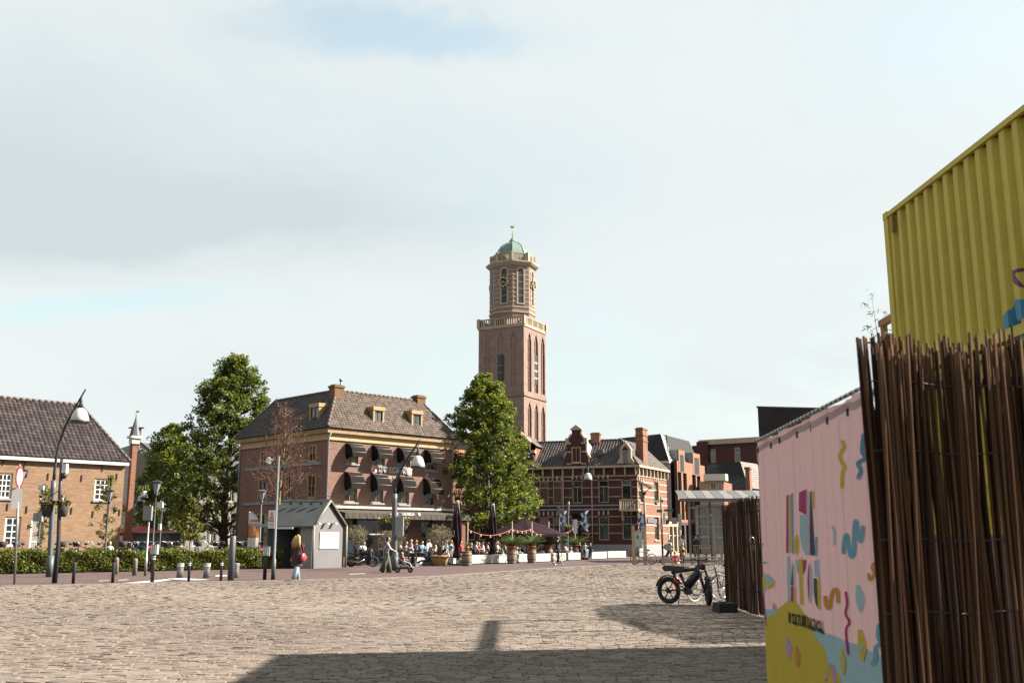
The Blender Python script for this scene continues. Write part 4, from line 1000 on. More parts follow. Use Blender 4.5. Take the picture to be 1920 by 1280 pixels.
# lantern
RL = 5.75; ZL0, ZL1 = ZS + 0.5, trow(509); oct_ = [R(-90) - ty + R(45) * k for k in range(8)]
B_lan = B_tower
ow = [(RL * math.cos(a), RL * math.sin(a)) for a in oct_]
zw0, zw1 = trow(577), trow(509)
# window sill 575, head 510 in the picture
zs0, zs1 = trow(575), trow(513)
M_latt = M_cream
for k in range(8):
    a, b = Vector((*ow[k], 0)), Vector((*ow[(k + 1) % 8], 0)); d = b - a; L = d.length; ang = math.atan2(d.y, d.x)
    um = L / 2; wv = 0.68; hole = (um - wv, um + wv, zs0, zs1 - 0.7)
    fw_ = holed(0, L, ZL0, ZL1 + 0.2, [hole], 0.6)
    fw_.build('lantern_wall', B_lan, tw, a, ang)
    # stone surround with round head, standing proud
    m = MB(); ro, ri = 1.12, 0.70; n = 10
    for s_ in (-1, 1): m.b2(min(um + s_ * ri, um + s_ * ro), max(um + s_ * ri, um + s_ * ro), -0.14, 0.3, zs0 - 0.2, zs1 - 0.7)
    m.b2(um - ro, um + ro, -0.16, 0.3, zs0 - 0.5, zs0 - 0.201)
    for j in range(n):
        t0, t1_ = math.pi * j / n, math.pi * (j + 1) / n; zc_ = zs1 - 0.699
        m.slab([(um + ri * math.cos(t0), zc_ + ri * math.sin(t0)), (um + ro * math.cos(t0), zc_ + ro * math.sin(t0)), (um + ro * math.cos(t1_), zc_ + ro * math.sin(t1_)), (um + ri * math.cos(t1_), zc_ + ri * math.sin(t1_))], -0.14, 0.0)
    m.build('window_surround', M_cream, tw, a, ang)
    m = MB(); zc_ = zs1 - 0.7
    m.slab([(um - 0.7, zs0), (um + 0.7, zs0)] + [(um + 0.7 * math.cos(math.pi * j / 10), zc_ + 0.7 * math.sin(math.pi * j / 10)) for j in range(11)], -0.06, -0.02)
    g_ = m.build('belfry_opening', mat('belfry_dark', (0.012, 0.014, 0.018), 0.4), tw, a, ang)
    m = MB()
    for z_ in (0.2, 0.4, 0.6, 0.8): zz_ = zs0 + (zs1 - zs0) * z_; m.b2(um - 0.68, um + 0.68, -0.1, -0.062, zz_ - 0.06, zz_ + 0.06)
    obj('louvre_bar', m.mesh('louvre_bar', M_sillgrey), g_)
    for i in range(8):
        z_ = zs0 + 0.1 + (zs1 - zs0 - 0.6) * i / 7
        for u0_, u1_ in ((0.02, um - 1.13), (um + 1.13, L - 0.02)): MB().b2(u0_, u1_, -0.07, -0.002, z_ - 0.12, z_ + 0.12).build('stone_band', M_cream, tw, a, ang)
    if k % 2 == 1:
        ck = MB(); zc_ = trow(538.5); n = 24; r0_, r1_ = 0.92, 1.32
        for j in range(n):
            if j % 2: continue
            t0, t1_ = 2 * math.pi * (j - .45) / n, 2 * math.pi * (j + .45) / n
            ck.slab([(um + r0_ * math.cos(t0), zc_ + r0_ * math.sin(t0)), (um + r1_ * math.cos(t0), zc_ + r1_ * math.sin(t0)), (um + r1_ * math.cos(t1_), zc_ + r1_ * math.sin(t1_)), (um + r0_ * math.cos(t1_), zc_ + r0_ * math.sin(t1_))], -0.66, -0.6)
        c_ = ck.build('clock_numerals', mat('clock_gold', (0.85, 0.66, 0.32), 0.5), tw, a, ang)
        rg = MB().tube([(um + 1.12 * math.cos(2 * math.pi * j / 24), -0.41, zc_ + 1.12 * math.sin(2 * math.pi * j / 24)) for j in range(25)], 0.2, 6, flat=.5); obj('clock_ring', rg.mesh('clock_ring', M_dark), c_)
        hd2 = MB().tube([(um + .1, -0.7, zc_ + .15), (um - .5, -0.7, zc_ - .55)], [0.06, 0.05], 5).tube([(um - .15, -0.72, zc_ + .2), (um + .75, -0.72, zc_ - .6)], [0.06, 0.04], 5); obj('clock_hand', hd2.mesh('clock_hand', MATS['clock_gold']), c_)
phl = oct_[0]
for z0_, z1_, r0_, r1_, nm in ((ZL1 + .2, ZL1 + 0.55, RL + .15, RL + .45, 'cornice_moulding'), (ZL1 + .552, ZL1 + 1.0, RL + .6, RL + 1.0, 'cornice'), (ZL1 + 1.002, ZL1 + 1.35, RL + 1.02, RL + 1.02, 'cornice_top'), (trow(585), trow(582), RL + .1, RL + .12, 'base_band'), (trow(594), trow(591), RL + .2, RL + .2, 'base_band')):
    MB().lathe([(r0_, z0_), (r1_, z1_)], 8, sm=False, ph=phl).build(nm, M_cream, tw)
RP = RL - 0.45; balustrade(tw, [(RP * math.cos(a), RP * math.sin(a)) for a in oct_], ZL1 + 1.35, trow(483), 0.5, M_cream, 0.15)
MB().lathe([(RL - .5, ZL1 + 1.36), (RL - .5, ZL1 + 1.4)], 8, sm=False, ph=phl).build('roof_deck', M_lead, tw)
zd0, zd1 = ZL1 + 1.4, trow(455)
RD = 4.35; prof = []
for j in range(9):
    a = math.pi / 2 * j / 8 * 0.93; prof.append((RD * math.cos(a) ** 0.82, zd0 + 0.6 + (zd1 - zd0 - 0.6) * math.sin(a) / math.sin(math.pi / 2 * .93)))
M_copper = mat('copper_patina', (0.19, 0.285, 0.245), 0.6, 0.3, 0.7, c2=(0.12, 0.20, 0.175), metal=0.1)
dm = MB().lathe([(RD, zd0)] + prof, 8, sm=False, ph=phl).build('dome', M_copper, tw)
rb_ = MB()
for a in oct_: rb_.tube([((r_ + .03) * math.cos(a), (r_ + .03) * math.sin(a), z_) for r_, z_ in prof], 0.09, 5)
obj('dome_rib', rb_.mesh('dome_rib', M_copper), dm)
MB().lathe([(0.95, zd1 - .2), (0.95, zd1 + 0.3), (0.6, zd1 + .75), (0.22, zd1 + 1.2), (0.1, zd1 + 1.8)], 8, sm=False, ph=phl).build('finial', M_copper, tw)
zv0, zv1 = zd1 + 1.7, trow(428)
MB().tube([(0, 0, zv0), (0, 0, zv1)], 0.055, 6).ball((0, 0, zv0 + .5), 0.2, 8, 6).ball((0, 0, zv0 + 1.3), 0.14, 8, 6).build('spire_rod', MATS['gilt'], tw)
MB().slab([(-.9, zv1 + .6), (-.6, zv1 + .15), (0, zv1 - .05), (.5, zv1 + .2), (.75, zv1 + .7), (.45, zv1 + .5), (.1, zv1 + .45), (-.3, zv1 + .75), (-.55, zv1 + .55)], -0.05, 0.05).build('weathercock', MATS['gilt'], tw).scale = (.8, 1, 1)

# ------------------------------------------------------------------ buildings on the right
# slate roofed house with lilac side
D = 108
w_ = Wall((gx(1188, D), D + 3), (gx(1259, D), D))
sh = thing('slate_roof_house', 'tall house with blue black slate mansard roof and plain lilac rendered wall', 'house', w_.A)
z0, z1 = zat(1240, 864, D), zat(1238, 813, D + 3)
put(sh, w_, 'lilac_wall', MB().b2(0, w_.L, 0, 0.3, 0, z0 - 0.22), M_lilac)
put(sh, w_, 'gutter', MB().b2(-0.1, w_.L + 0.1, -0.2, 0.2, z0 - 0.2, z0), M_wframe)
bd = Vector((0.49, 0.87, 0)); A0, A1 = w_.pt(-3.0, z0, 0.1), w_.pt(w_.L, z0, 0.1)
B1 = P(1238, 813, D + 2.2); z1 = B1.z; B0 = w_.pt(-3.0, z1, -3); A2 = A1 + bd * 11 - Vector((0, 0, 0.3)); B2 = B1 + bd * 8.5 + Vector((0.3, 0, -0.1))
wput(sh, 'roof', MB().add([A0, A1, B1, B0, A2, B2], [(0, 1, 2, 3), (1, 4, 5, 2)]), M_under)
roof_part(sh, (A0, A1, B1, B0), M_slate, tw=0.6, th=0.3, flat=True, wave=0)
roof_part(sh, (A1, A2, B2, B1), attr_mat('lit_slate', (0.25, 0.24, 0.23), (0.36, 0.34, 0.32), 0.5), tw=0.6, th=0.45, flat=True, wave=0)  # sunlit slope of the same slate roof, its light put into the colour
# modern brick block with slot windows
WA, WB = P(1264, 862, 108).xy, P(1321, 874, 117).xy
w_ = Wall(WA, WB); zt = zat(1264, 862, 108)
md = thing('modern_brick_building', 'modern orange brick building with tall dark slot windows and roof boxes', 'building', w_.A)
sl_ = [w_.rect(*q) for q in ((1271, 885, 1278, 921), (1281, 887, 1288, 922), (1298, 890, 1305, 920), (1307, 892, 1313.5, 920), (1270, 937, 1276, 974), (1278, 937, 1283.5, 974), (1285.5, 937, 1291, 974), (1295, 938, 1301, 974), (1303, 939, 1308, 974), (1311, 940, 1316, 974), (1278, 984, 1284, 1036), (1287, 984, 1294, 1036), (1298, 984, 1306, 1036), (1276, 848, 1281, 881), (1303, 853, 1308, 886))]
low = [h for h in sl_ if h[3] <= zt - 0.05]
zg = w_.uv(1290, 979)[1]
put(md, w_, 'front_wall', holed(0, w_.L, zg, zt, [h for h in low if h[2] > zg], 0.35), B_mod)
put(md, w_, 'ground_floor', holed(0, w_.L, 0, zg, [(a, b, max(c, 0.02), min(d, zg - 0.05)) for a, b, c, d in low if c < zg], 0.35), mat('dark_plinth', (0.06, 0.03, 0.032), 0.7))
for h in low: window(md, w_, h, M_dark, M_glass, 0.06, 1, 1, 0.22)
for q in ((1272, 844, 1283.5, 866), (1299, 850, 1312, 876)):
    h = w_.rect(*q); o = put(md, w_, 'roof_box', MB().b2(h[0], h[1], -0.03, 2.5, zt - 1.2, h[3]), B_mod)
    obj('slot_window', MB().b2(h[0] + .45, h[1] - .4, -0.05, -0.032, zt - 1.1, h[3] - 0.5).mesh('slot_window', M_glass), o)
    obj('box_side', MB().b2(h[0] - 0.05, h[0] - 0.002, 0.1, 2.6, zt - .1, h[3] + .02).mesh('box_side', M_zinc), o)
wq = Wall(P(1257, 862, 109.5).xy, WA); put(md, wq, 'party_wall', MB().b2(0, wq.L, 0, 0.3, 0, zt), mat('dark_plinth', (0.06, 0.03, 0.032)))
put(md, w_, 'core', MB().b2(0.1, w_.L, 0.5, 4, 0, zt - 0.3), MATS['dark_plinth'])
# far brick block
D = 150
w_ = Wall((gx(1308, D), D + 2), (gx(1440, D), D - 5)); zt = zat(1370, 833, D)
fb = thing('far_brick_block', 'flat roofed dark red brick block with cream roof edge and a broad chimney', 'building', w_.A)
hf = [w_.rect(*q) for q in ((1332, 841, 1342, 867), (1377, 838, 1388, 866), (1418, 836, 1428, 864), (1412, 878, 1422, 888))]
put(fb, w_, 'front_wall', holed(0, w_.L, 0, zt, hf), B_red)
for h in hf: window(fb, w_, h, M_cream, M_glass_pale, 0.15, 2, 1, 0.1, trans=0.66)
put(fb, w_, 'roof_edge', MB().b2(1.2, w_.L, -0.3, 0.4, zt, zt + 0.75), M_cream); put(fb, w_, 'core', MB().b2(0.1, w_.L - .1, 0.5, 9, 0, zt - .1), B_red)
h = w_.rect(1310, 827, 1330, 880); put(fb, w_, 'chimney', MB().b2(h[0], h[1], -0.7, 0.9, 4, zat(1320, 827, D)), B_red)
# slate mansard
D = 128
w_ = Wall((gx(1316, D), D), (gx(1398, D), D - 3)); z0, z1 = zat(1350, 917, D), zat(1350, 868, D + 2)
sm_ = thing('mansard_house', 'low house with steep dark slate mansard roof and slim chimney', 'house', w_.A)
put(sm_, w_, 'wall', MB().b2(0, w_.L, 0.02, 8, 0, z0 - .02), B_redlit)
u1_, u2_ = w_.uv(1321, 872)[0], w_.uv(1381, 868)[0]
a0, a1, b1, b0 = w_.pt(0, z0, .2), w_.pt(w_.L, z0, .2), w_.pt(u2_, z1, -1.6), w_.pt(u1_, z1 - .2, -1.6); a2, b2_ = w_.pt(w_.L + 1, z0, -8), w_.pt(w_.L - .5, z1 - .6, -7)
wput(sm_, 'roof', MB().add([a0, a1, b1, b0, a2, b2_], [(0, 1, 2, 3), (1, 4, 5, 2), (3, 2, 5)]), M_under)
roof_part(sm_, (a0, a1, b1, b0), M_slate, tw=0.45, th=0.3, flat=True, wave=0); roof_part(sm_, (a1, a2, b2_, b1), M_tile_brown, tw=0.45, th=0.35, flat=True, wave=0)
h = w_.rect(1399, 880, 1407, 917, 1.0); put(sm_, w_, 'chimney', MB().b2(h[0], h[1], -1.3, -0.4, 0, h[3]).b2(h[0] - .1, h[1] + .1, -1.4, -0.3, h[3], h[3] + .3), B_redlit)
# little house with a white canopy
D = 112
w_ = Wall((gx(1318, D), D + 1), (gx(1360, D), D)); zt = zat(1340, 901, D)
lc = thing('flat_roof_house', 'small flat roofed brick house with thick white roof edge and two attic windows', 'house', w_.A)
hw_ = [w_.rect(1331, 903, 1343, 919), w_.rect(1346, 905, 1353, 919)]
put(lc, w_, 'front_wall', holed(0, w_.L, 0, zt, hw_), mat('cream_render', (0.45, 0.35, 0.25), 0.85))
for h in hw_: window(lc, w_, h, M_wframe, M_glass_pale, 0.1, 2, 1, 0.1)
put(lc, w_, 'white_fascia', MB().b2(0.6, w_.L + .4, -0.5, 1.0, zt + .02, zt + 0.75), M_wframe); put(lc, w_, 'core', MB().b2(.05, w_.L - .05, .5, 6, 0, zt - .05), B_redlit)
# shop row below, towards the canal
D = 106
w_ = Wall((gx(1236, D), D - 4), (gx(1278, D), D)); zt = zat(1255, 978, D)
sp_ = thing('shop_front', 'low cream framed shop front with dark glass beside the townhouse', 'shop', w_.A)
hs = [(w_.L * k / 4 + 0.15, w_.L * (k + 1) / 4 - 0.1, 0.3, zt - 0.5) for k in range(4)]
put(sp_, w_, 'front_wall', holed(0, w_.L, 0, zt, hs), M_cream)
for h in hs: window(sp_, w_, h, M_cream, M_glass, 0.1, 1, 1, 0.12, trans=0.65)
put(sp_, w_, 'core', MB().b2(0.05, w_.L - .05, 0.5, 5, 0, zt - .03), B_red)
# dark block at the right, far beyond the banner
D = 165
A_ = P(1420.5, 764, D); B_ = P(1660, 764, D + 4); zt = A_.z; dv = Vector((0.36, 1, 0)) * 14
w_ = Wall(A_.xy, B_.xy)
db = thing('dark_brick_block', 'tall black brick block with flat top rising behind the pink banner', 'building', (A_.x, A_.y, 0))
put(db, w_, 'front_wall', holed(0, w_.L, 0, zt, []), brick('black_brick', (0.022, 0.02, 0.022), (0.04, 0.034, 0.034), (0.014, 0.013, 0.013), blotch=0.3, cb=(0.05, 0.042, 0.042), bw=1.2, bh=0.5))
put(db, w_, 'roof_edge', MB().b2(-0.1, w_.L, -0.1, 0.3, zt, zt + 0.25), M_dark)
wput(db, 'side_wall', MB().add([(A_.x, A_.y, 0), (A_.x + dv.x, A_.y + dv.y, 0), (A_.x + dv.x, A_.y + dv.y, zt), (A_.x, A_.y, zt), (B_.x, B_.y, 0), (B_.x + dv.x, B_.y + dv.y, 0), (B_.x + dv.x, B_.y + dv.y, zt), (B_.x, B_.y, zt)], [(1, 0, 3, 2), (4, 5, 6, 7), (5, 1, 2, 6), (3, 7, 6, 2)]), MATS['black_brick'])
# ------------------------------------------------------------------ trees, hedge, plants
M_bark = mat('bark', (0.085, 0.065, 0.05), 0.9, 0.3, 4.0, bump=0.6, bscale=20)
M_barklit = mat('sunlit_bark', (0.26, 0.20, 0.09), 0.85, 0.3, 6.0, bump=0.4)  # yellow sunlight on the sparse tree's trunk, put into the bark colour
M_leaf = attr_mat('leaf', (0.048, 0.078, 0.014), (0.28, 0.292, 0.05), 0.5, 0.42, cm=(0.128, 0.168, 0.028))
M_leafd = attr_mat('leaf_deep', (0.038, 0.064, 0.014), (0.235, 0.252, 0.044), 0.5, 0.40, cm=(0.102, 0.138, 0.024))
M_leafy = attr_mat('leaf_yellow_green', (0.075, 0.090, 0.015), (0.23, 0.21, 0.05), 0.55, 0.3, cm=(0.14, 0.145, 0.03))
M_leafh = attr_mat('hedge_leaf', (0.055, 0.080, 0.012), (0.25, 0.25, 0.045), 0.5, 0.3, cm=(0.135, 0.160, 0.026))
M_leafo = attr_mat('olive_leaf', (0.11, 0.11, 0.06), (0.32, 0.28, 0.17), 0.6, 0.25, cm=(0.21, 0.19, 0.11))
M_leafr = attr_mat('autumn_leaf', (0.10, 0.035, 0.02), (0.26, 0.16, 0.035), 0.6, 0.25, cm=(0.19, 0.085, 0.03))
M_leafp = attr_mat('palm_leaf', (0.045, 0.095, 0.022), (0.15, 0.20, 0.05), 0.5, 0.3)

def leaf_mesh(name, C, size, m, r, up=0.35, rnd=None, aspect=0.62):
    """leaf-sized diamonds at points C"""
    n = len(C)
    N = r.normal(0, 1, (n, 3)); N[:, 2] = np.abs(N[:, 2]) + up; N /= np.linalg.norm(N, axis=1)[:, None]
    T = np.cross(N, r.normal(0, 1, (n, 3))); T /= np.linalg.norm(T, axis=1)[:, None] + 1e-9
    B = np.cross(N, T); s = (size * r.uniform(0.6, 1.35, n))[:, None]
    droop = N * (-0.18) * s
    V = np.stack([C - T * s, C - B * s * aspect + droop * 0, C + T * s + droop, C + B * s * aspect], 1).reshape(-1, 3)
    rr = r.uniform(0, 1, n) if rnd is None else np.clip(rnd, 0, 1)
    return raw_mesh(name, V, np.arange(4 * n).reshape(-1, 4), m, np.repeat(rr, 4))
def limb_path(a, b, sag, r, k=5):
    a, b = Vector(a), Vector(b); out = []
    for i in range(k + 1):
        t = i / k; p = a.lerp(b, t); p.z += sag * math.sin(math.pi * t)
        p += Vector(r.normal(0, 0.035, 3)) * (b - a).length * math.sin(math.pi * t)
        out.append(p)
    return out
def tree(name, label, base, H, prof, trunk_r, clear, nlimb, nclump, nleaf, lsize, m, seed, bark=None, clump_r=0.6, lean=(0, 0), group=None, cat='tree'):
    """prof: list of (height fraction, crown radius in m)"""
    r = np.random.default_rng(seed); bark = bark or M_bark
    root = thing(name, label, cat, base, 0, group)
    hs, rs = zip(*prof)
    R_at = lambda f: np.interp(f, hs, rs)
    tb = MB(); k = 9
    tp = [Vector((lean[0] * (i / k) + r.normal(0, 0.03), lean[1] * (i / k) + r.normal(0, 0.03), H * 0.93 * i / k)) for i in range(k + 1)]
    tb.tube(tp, [max(0.03, trunk_r * (1 - 0.92 * (i / k)) * (1.35 if i == 0 else 1)) for i in range(k + 1)], 9)
    tb.build('trunk', bark, root)
    lb = MB(); ends = []
    for i in range(nlimb):
        f = clear + (0.93 - clear) * ((i + 0.5) / nlimb) ** 0.9 + r.uniform(-.03, .03); ang = i * 2.399 + r.uniform(-.4, .4)
        rad = R_at(min(1, f + 0.04)) * r.uniform(0.72, 1.12)
        z0 = max(clear * H * 0.75, f * H - rad * 0.42); j = min(k, int(z0 / (H * 0.93) * k)); st = tp[j] + (tp[min(k, j + 1)] - tp[j]) * (z0 / (H * 0.93) * k - j)
        en = Vector((st.x + math.cos(ang) * rad, st.y + math.sin(ang) * rad, f * H + r.uniform(-.1, .25) * rad))
        rr = max(0.02, trunk_r * 0.42 * (1 - f * 0.6)); path = limb_path(st, en, rad * 0.06, r)
        lb.tube(path, [rr * (1 - 0.8 * q / 5) for q in range(6)], 6)
        ends += [(path[q], 0) for q in (3, 4, 5)]
        for q in (2, 3, 4):
            a2 = ang + r.choice([-1, 1]) * r.uniform(0.5, 1.1); l2 = rad * r.uniform(0.25, 0.45)
            e2 = path[q] + Vector((math.cos(a2) * l2, math.sin(a2) * l2, r.uniform(0, .5) * l2)); p2 = limb_path(path[q], e2, 0.02, r, 3)
            lb.tube(p2, [rr * 0.4, rr * 0.3, rr * 0.2, rr * 0.1], 5); ends += [(p2[2], 0), (p2[3], 0)]
    lb.build('limb', bark, root)
    # clumps of leaves: at limb ends, and spread under the outline
    cs = []
    E = np.array([tuple(e[0]) for e in ends]); cs.append(E[r.integers(0, len(E), int(nclump * .5))] + r.normal(0, clump_r * 0.8, (int(nclump * .5), 3)))
    n2 = nclump - int(nclump * .5); f = clear + (1 - clear) * r.uniform(0, 1, n2) ** 0.85; a = r.uniform(0, 6.283, n2)
    lob = 1 + 0.24 * np.sin(a * 3 + f * 13 + seed) + 0.18 * np.sin(a * 5 - f * 23)
    rad = R_at(f) * np.sqrt(r.uniform(0.25, 1.0, n2)) * lob
    cs.append(np.stack([lean[0] * f + rad * np.cos(a), lean[1] * f + rad * np.sin(a), f * H], 1))
    Cc = np.concatenate(cs); n = len(Cc); per = nleaf // n
    cr = clump_r * r.uniform(0.55, 1.25, n); off = r.normal(0, 1, (n, per, 3)); off /= (np.linalg.norm(off, axis=2)[..., None] + 1e-6); off *= (r.uniform(0, 1, (n, per, 1)) ** 0.5)
    off[..., 2] *= 0.85
    L = (Cc[:, None] + off * cr[:, None, None]).reshape(-1, 3)
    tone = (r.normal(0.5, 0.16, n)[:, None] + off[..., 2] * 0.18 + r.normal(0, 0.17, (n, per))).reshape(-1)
    keep = (L[:, 2] < H * 1.02) & (L[:, 2] > clear * H * 0.7)
    o = obj('crown', leaf_mesh('crown', L[keep], lsize, m, r, rnd=tone[keep]), root)
    return root
D = 82; x = gx(418, D); H = zat(425, 668, D)
tree('street_tree', 'large dense green broadleaf tree with a pointed crown left of the restaurant', (x, D, 0), H, [(0.1, 2.4), (0.17, 4.3), (0.28, 4.9), (0.42, 4.7), (0.56, 4.0), (0.68, 3.5), (0.78, 2.9), (0.87, 2.1), (0.94, 1.3), (1.0, 0.45)], 0.36, 0.13, 40, 1100, 50000, 0.115, M_leafd, 3, clump_r=0.46, lean=(0.3, 0))
D = 88; x = gx(309, D); H = zat(306, 798, D)
tree('street_tree', 'smaller broadleaf tree growing against the big tree beside the cream gable house', (x, D, 0), H, [(0.12, 1.8), (0.25, 2.8), (0.5, 2.7), (0.72, 2.1), (0.9, 1.3), (1.0, 0.4)], 0.2, 0.15, 20, 520, 22000, 0.115, M_leaf, 5, clump_r=0.48)
D = 78; x = gx(918, D); H = zat(908, 704, D)
tree('street_tree', 'tall bright green broadleaf tree beside the restaurant in front of the church tower', (x, D, 0), H, [(0.14, 1.8), (0.2, 3.1), (0.32, 3.6), (0.45, 3.5), (0.58, 3.1), (0.7, 2.75), (0.8, 2.15), (0.9, 1.5), (0.96, 0.9), (1.0, 0.3)], 0.25, 0.19, 38, 1050, 44000, 0.105, M_leaf, 8, clump_r=0.40, lean=(-0.45, 0))
# young trees
D = 60; x = gx(357, D)
tree('young_tree', 'young staked tree with small yellow green crown behind the hedge', (x, D, 0), zat(357, 934, D), [(0.36, 0.2), (0.5, 0.66), (0.7, 0.55), (0.85, 0.32), (1.0, 0.08)], 0.045, 0.4, 12, 60, 1500, 0.085, M_leafy, 12, clump_r=0.22)
D = 61; x = gx(197, D)
tree('young_tree', 'thin young tree with sparse leaves in front of the orange brick house', (x, D, 0), zat(197, 893, D), [(0.2, 0.2), (0.4, 0.75), (0.6, 0.7), (0.85, 0.4), (1.0, 0.1)], 0.04, 0.22, 14, 46, 900, 0.085, M_leafy, 13, clump_r=0.24)
D = 58; x = gx(78, D)
tree('young_tree', 'wispy young tree growing up the orange house beside the hanging baskets', (x, D, 0), zat(80, 900, D), [(0.2, 0.2), (0.4, 0.6), (0.7, 0.55), (1.0, 0.15)], 0.04, 0.2, 12, 40, 700, 0.085, M_leafy, 14, clump_r=0.24)
D = 90; x = gx(390, D)
tree('young_tree', 'pale leaved tree lit at its edge below the big tree crown', (x, D, 0), zat(390, 906, D), [(0.3, 0.4), (0.5, 1.0), (0.75, 0.9), (1.0, 0.2)], 0.08, 0.3, 12, 60, 2400, 0.11, M_leafy, 15, clump_r=0.35)
# almost bare tree before the restaurant's side wall
def bare_tree():
    D = 64.0; b = Vector((gx(518, D), D, 0)); r = np.random.default_rng(4); H = zat(522, 764, D)
    root = thing('sparse_tree', 'slim almost bare tree with reddish twigs and yellow lit trunk before the restaurant', 'tree', b)
    tb = MB(); k = 8; tp = [Vector((0.28 * i / k + 0.05 * math.sin(i * 1.3), 0.04 * math.sin(i * 2.1), H * i / k)) for i in range(k + 1)]; tb.tube(tp, [0.145 * max(0.05, 1 - 1.25 * i / k) + 0.012 for i in range(k + 1)], 8); tb.build('trunk', M_barklit, root)
    lb = MB(); tips = []
    def br(p, d, l, rad, lev):
        pts = [p]; q = p.copy(); dd = d.copy()
        for i in range(4):
            dd = (dd + Vector(r.normal(0, 0.09, 3)) + Vector((0, 0, 0.05))).normalized(); q = q + dd * l / 4; pts.append(q.copy())
        lb.tube(pts, [max(0.008, rad * q_) for q_ in (1, .8, .6, .45, .3)], 4 if lev else 5); tips.extend(pts[2:])
        if lev < 2:
            for i in range(7 if lev == 0 else 5):
                s = pts[1 + (i % 4)]; a = Vector(r.normal(0, 1, 3)); a = (a - dd * a.dot(dd)).normalized()
                br(s, (dd * 0.8 + a * 0.75).normalized(), l * r.uniform(.3, .5), rad * .45, lev + 1)
    for i in range(26):
        f = 0.34 + 0.62 * i / 25; a = i * 2.4; j = int(f * k); p = tp[j].lerp(tp[min(k, j + 1)], f * k - j)
        br(p, Vector((math.cos(a) * .75, math.sin(a) * .75, 0.72)).normalized(), 2.9 * (1.12 - f) + 0.35, 0.06 * (1.2 - f) + 0.012, 0)
    lb.build('limb', mat('twig_red', (0.13, 0.065, 0.045), 0.85, 0.3, 3), root)
    T = np.array([tuple(t) for t in tips]); C = T[r.integers(0, len(T), 2600)] + r.normal(0, 0.12, (2600, 3)); C = C[r.uniform(0, 1, 2600) < np.where(C[:, 2] < H * .55, 1, .45)]
    obj('crown', leaf_mesh('crown', C, 0.05, M_leafr, r), root)
bare_tree()
# clipped hedge
HEDGE_P = [(-42.0, 36.2), (-23.9, 47.3), (-12.75, 56.6)]
def hedge():
    r = np.random.default_rng(31); root = thing('hedge', 'low leafy green hedge along the pavement with flecks of yellow', 'hedge', (HEDGE_P[0][0], HEDGE_P[0][1], 0))
    cs = []; core = MB()
    for a, b in zip(HEDGE_P[:-1], HEDGE_P[1:]):
        a, b = Vector((*a, 0)), Vector((*b, 0)); d = (b - a); L = d.length; d.normalize(); nn = Vector((-d.y, d.x, 0)); n = int(L * 1050)
        u = r.uniform(0, L, n); hgt = 0.93 + 0.06 * np.sin(u * 1.7) + 0.05 * np.sin(u * 4.3 + 1) + np.abs(r.normal(0, .05, n))
        side = r.uniform(0, 1, n); w = 0.85
        top = side < 0.32
        v = np.where(top, r.uniform(0, w, n), np.abs(r.normal(0, 0.09, n))); z = np.where(top, hgt + r.normal(0, 0.06, n), r.uniform(0.04, 1, n) ** 0.8 * hgt)
        v = v + 0.06 * np.sin(u * 3.1 + z * 5)
        cs.append(np.stack([a.x + d.x * u + nn.x * v, a.y + d.y * u + nn.y * v, z], 1))
        m = a + d * (L / 2) + nn * 0.45; core.box((m.x, m.y, 0.40), (L, 0.62, 0.78), math.atan2(d.y, d.x))
    C = np.concatenate(cs); C = C[C[:, 0] > -28]
    wput(root, 'stems', core, mat('hedge_inner_shade', (0.018, 0.022, 0.008), 0.9))  # solid dark core; its colour stands for the shade among the leaves
    wput(root, 'foliage', leaf_mesh('foliage', C, 0.062, M_leafh, r, up=0.2), None)
hedge()
_d = Vector((12, 10, 0)).normalized(); _n2 = Vector((-_d.y, _d.x, 0)); _a = Vector((-30, 42.6, 0)) + _n2 * .95; _b = Vector((-13.2, 56.4, 0)) + _n2 * .95
tag(MB().prism([(_a.x, _a.y), (_b.x, _b.y), ((_b + _n2 * 3.4).x, (_b + _n2 * 3.4).y), ((_a + _n2 * 3.4).x, (_a + _n2 * 3.4).y)], 0, .34).build('raised_paving', M_pave), kind='structure')
def ball_leaves(n, rad, r, squash=0.8, c=(0, 0, 0), hollow=0.4):
    d = r.normal(0, 1, (n, 3)); d /= np.linalg.norm(d, axis=1)[:, None]; k = (hollow + (1 - hollow) * r.uniform(0, 1, n)) ** 0.6
    lob = 1 + 0.18 * np.sin(d[:, 0] * 7 + 1) * np.sin(d[:, 2] * 6 + d[:, 1] * 5)
    return np.array(c) + d * (k * lob)[:, None] * np.array([rad, rad, rad * squash])
M_terra = mat('terracotta', (0.42, 0.27, 0.12), 0.8, 0.12, 4)
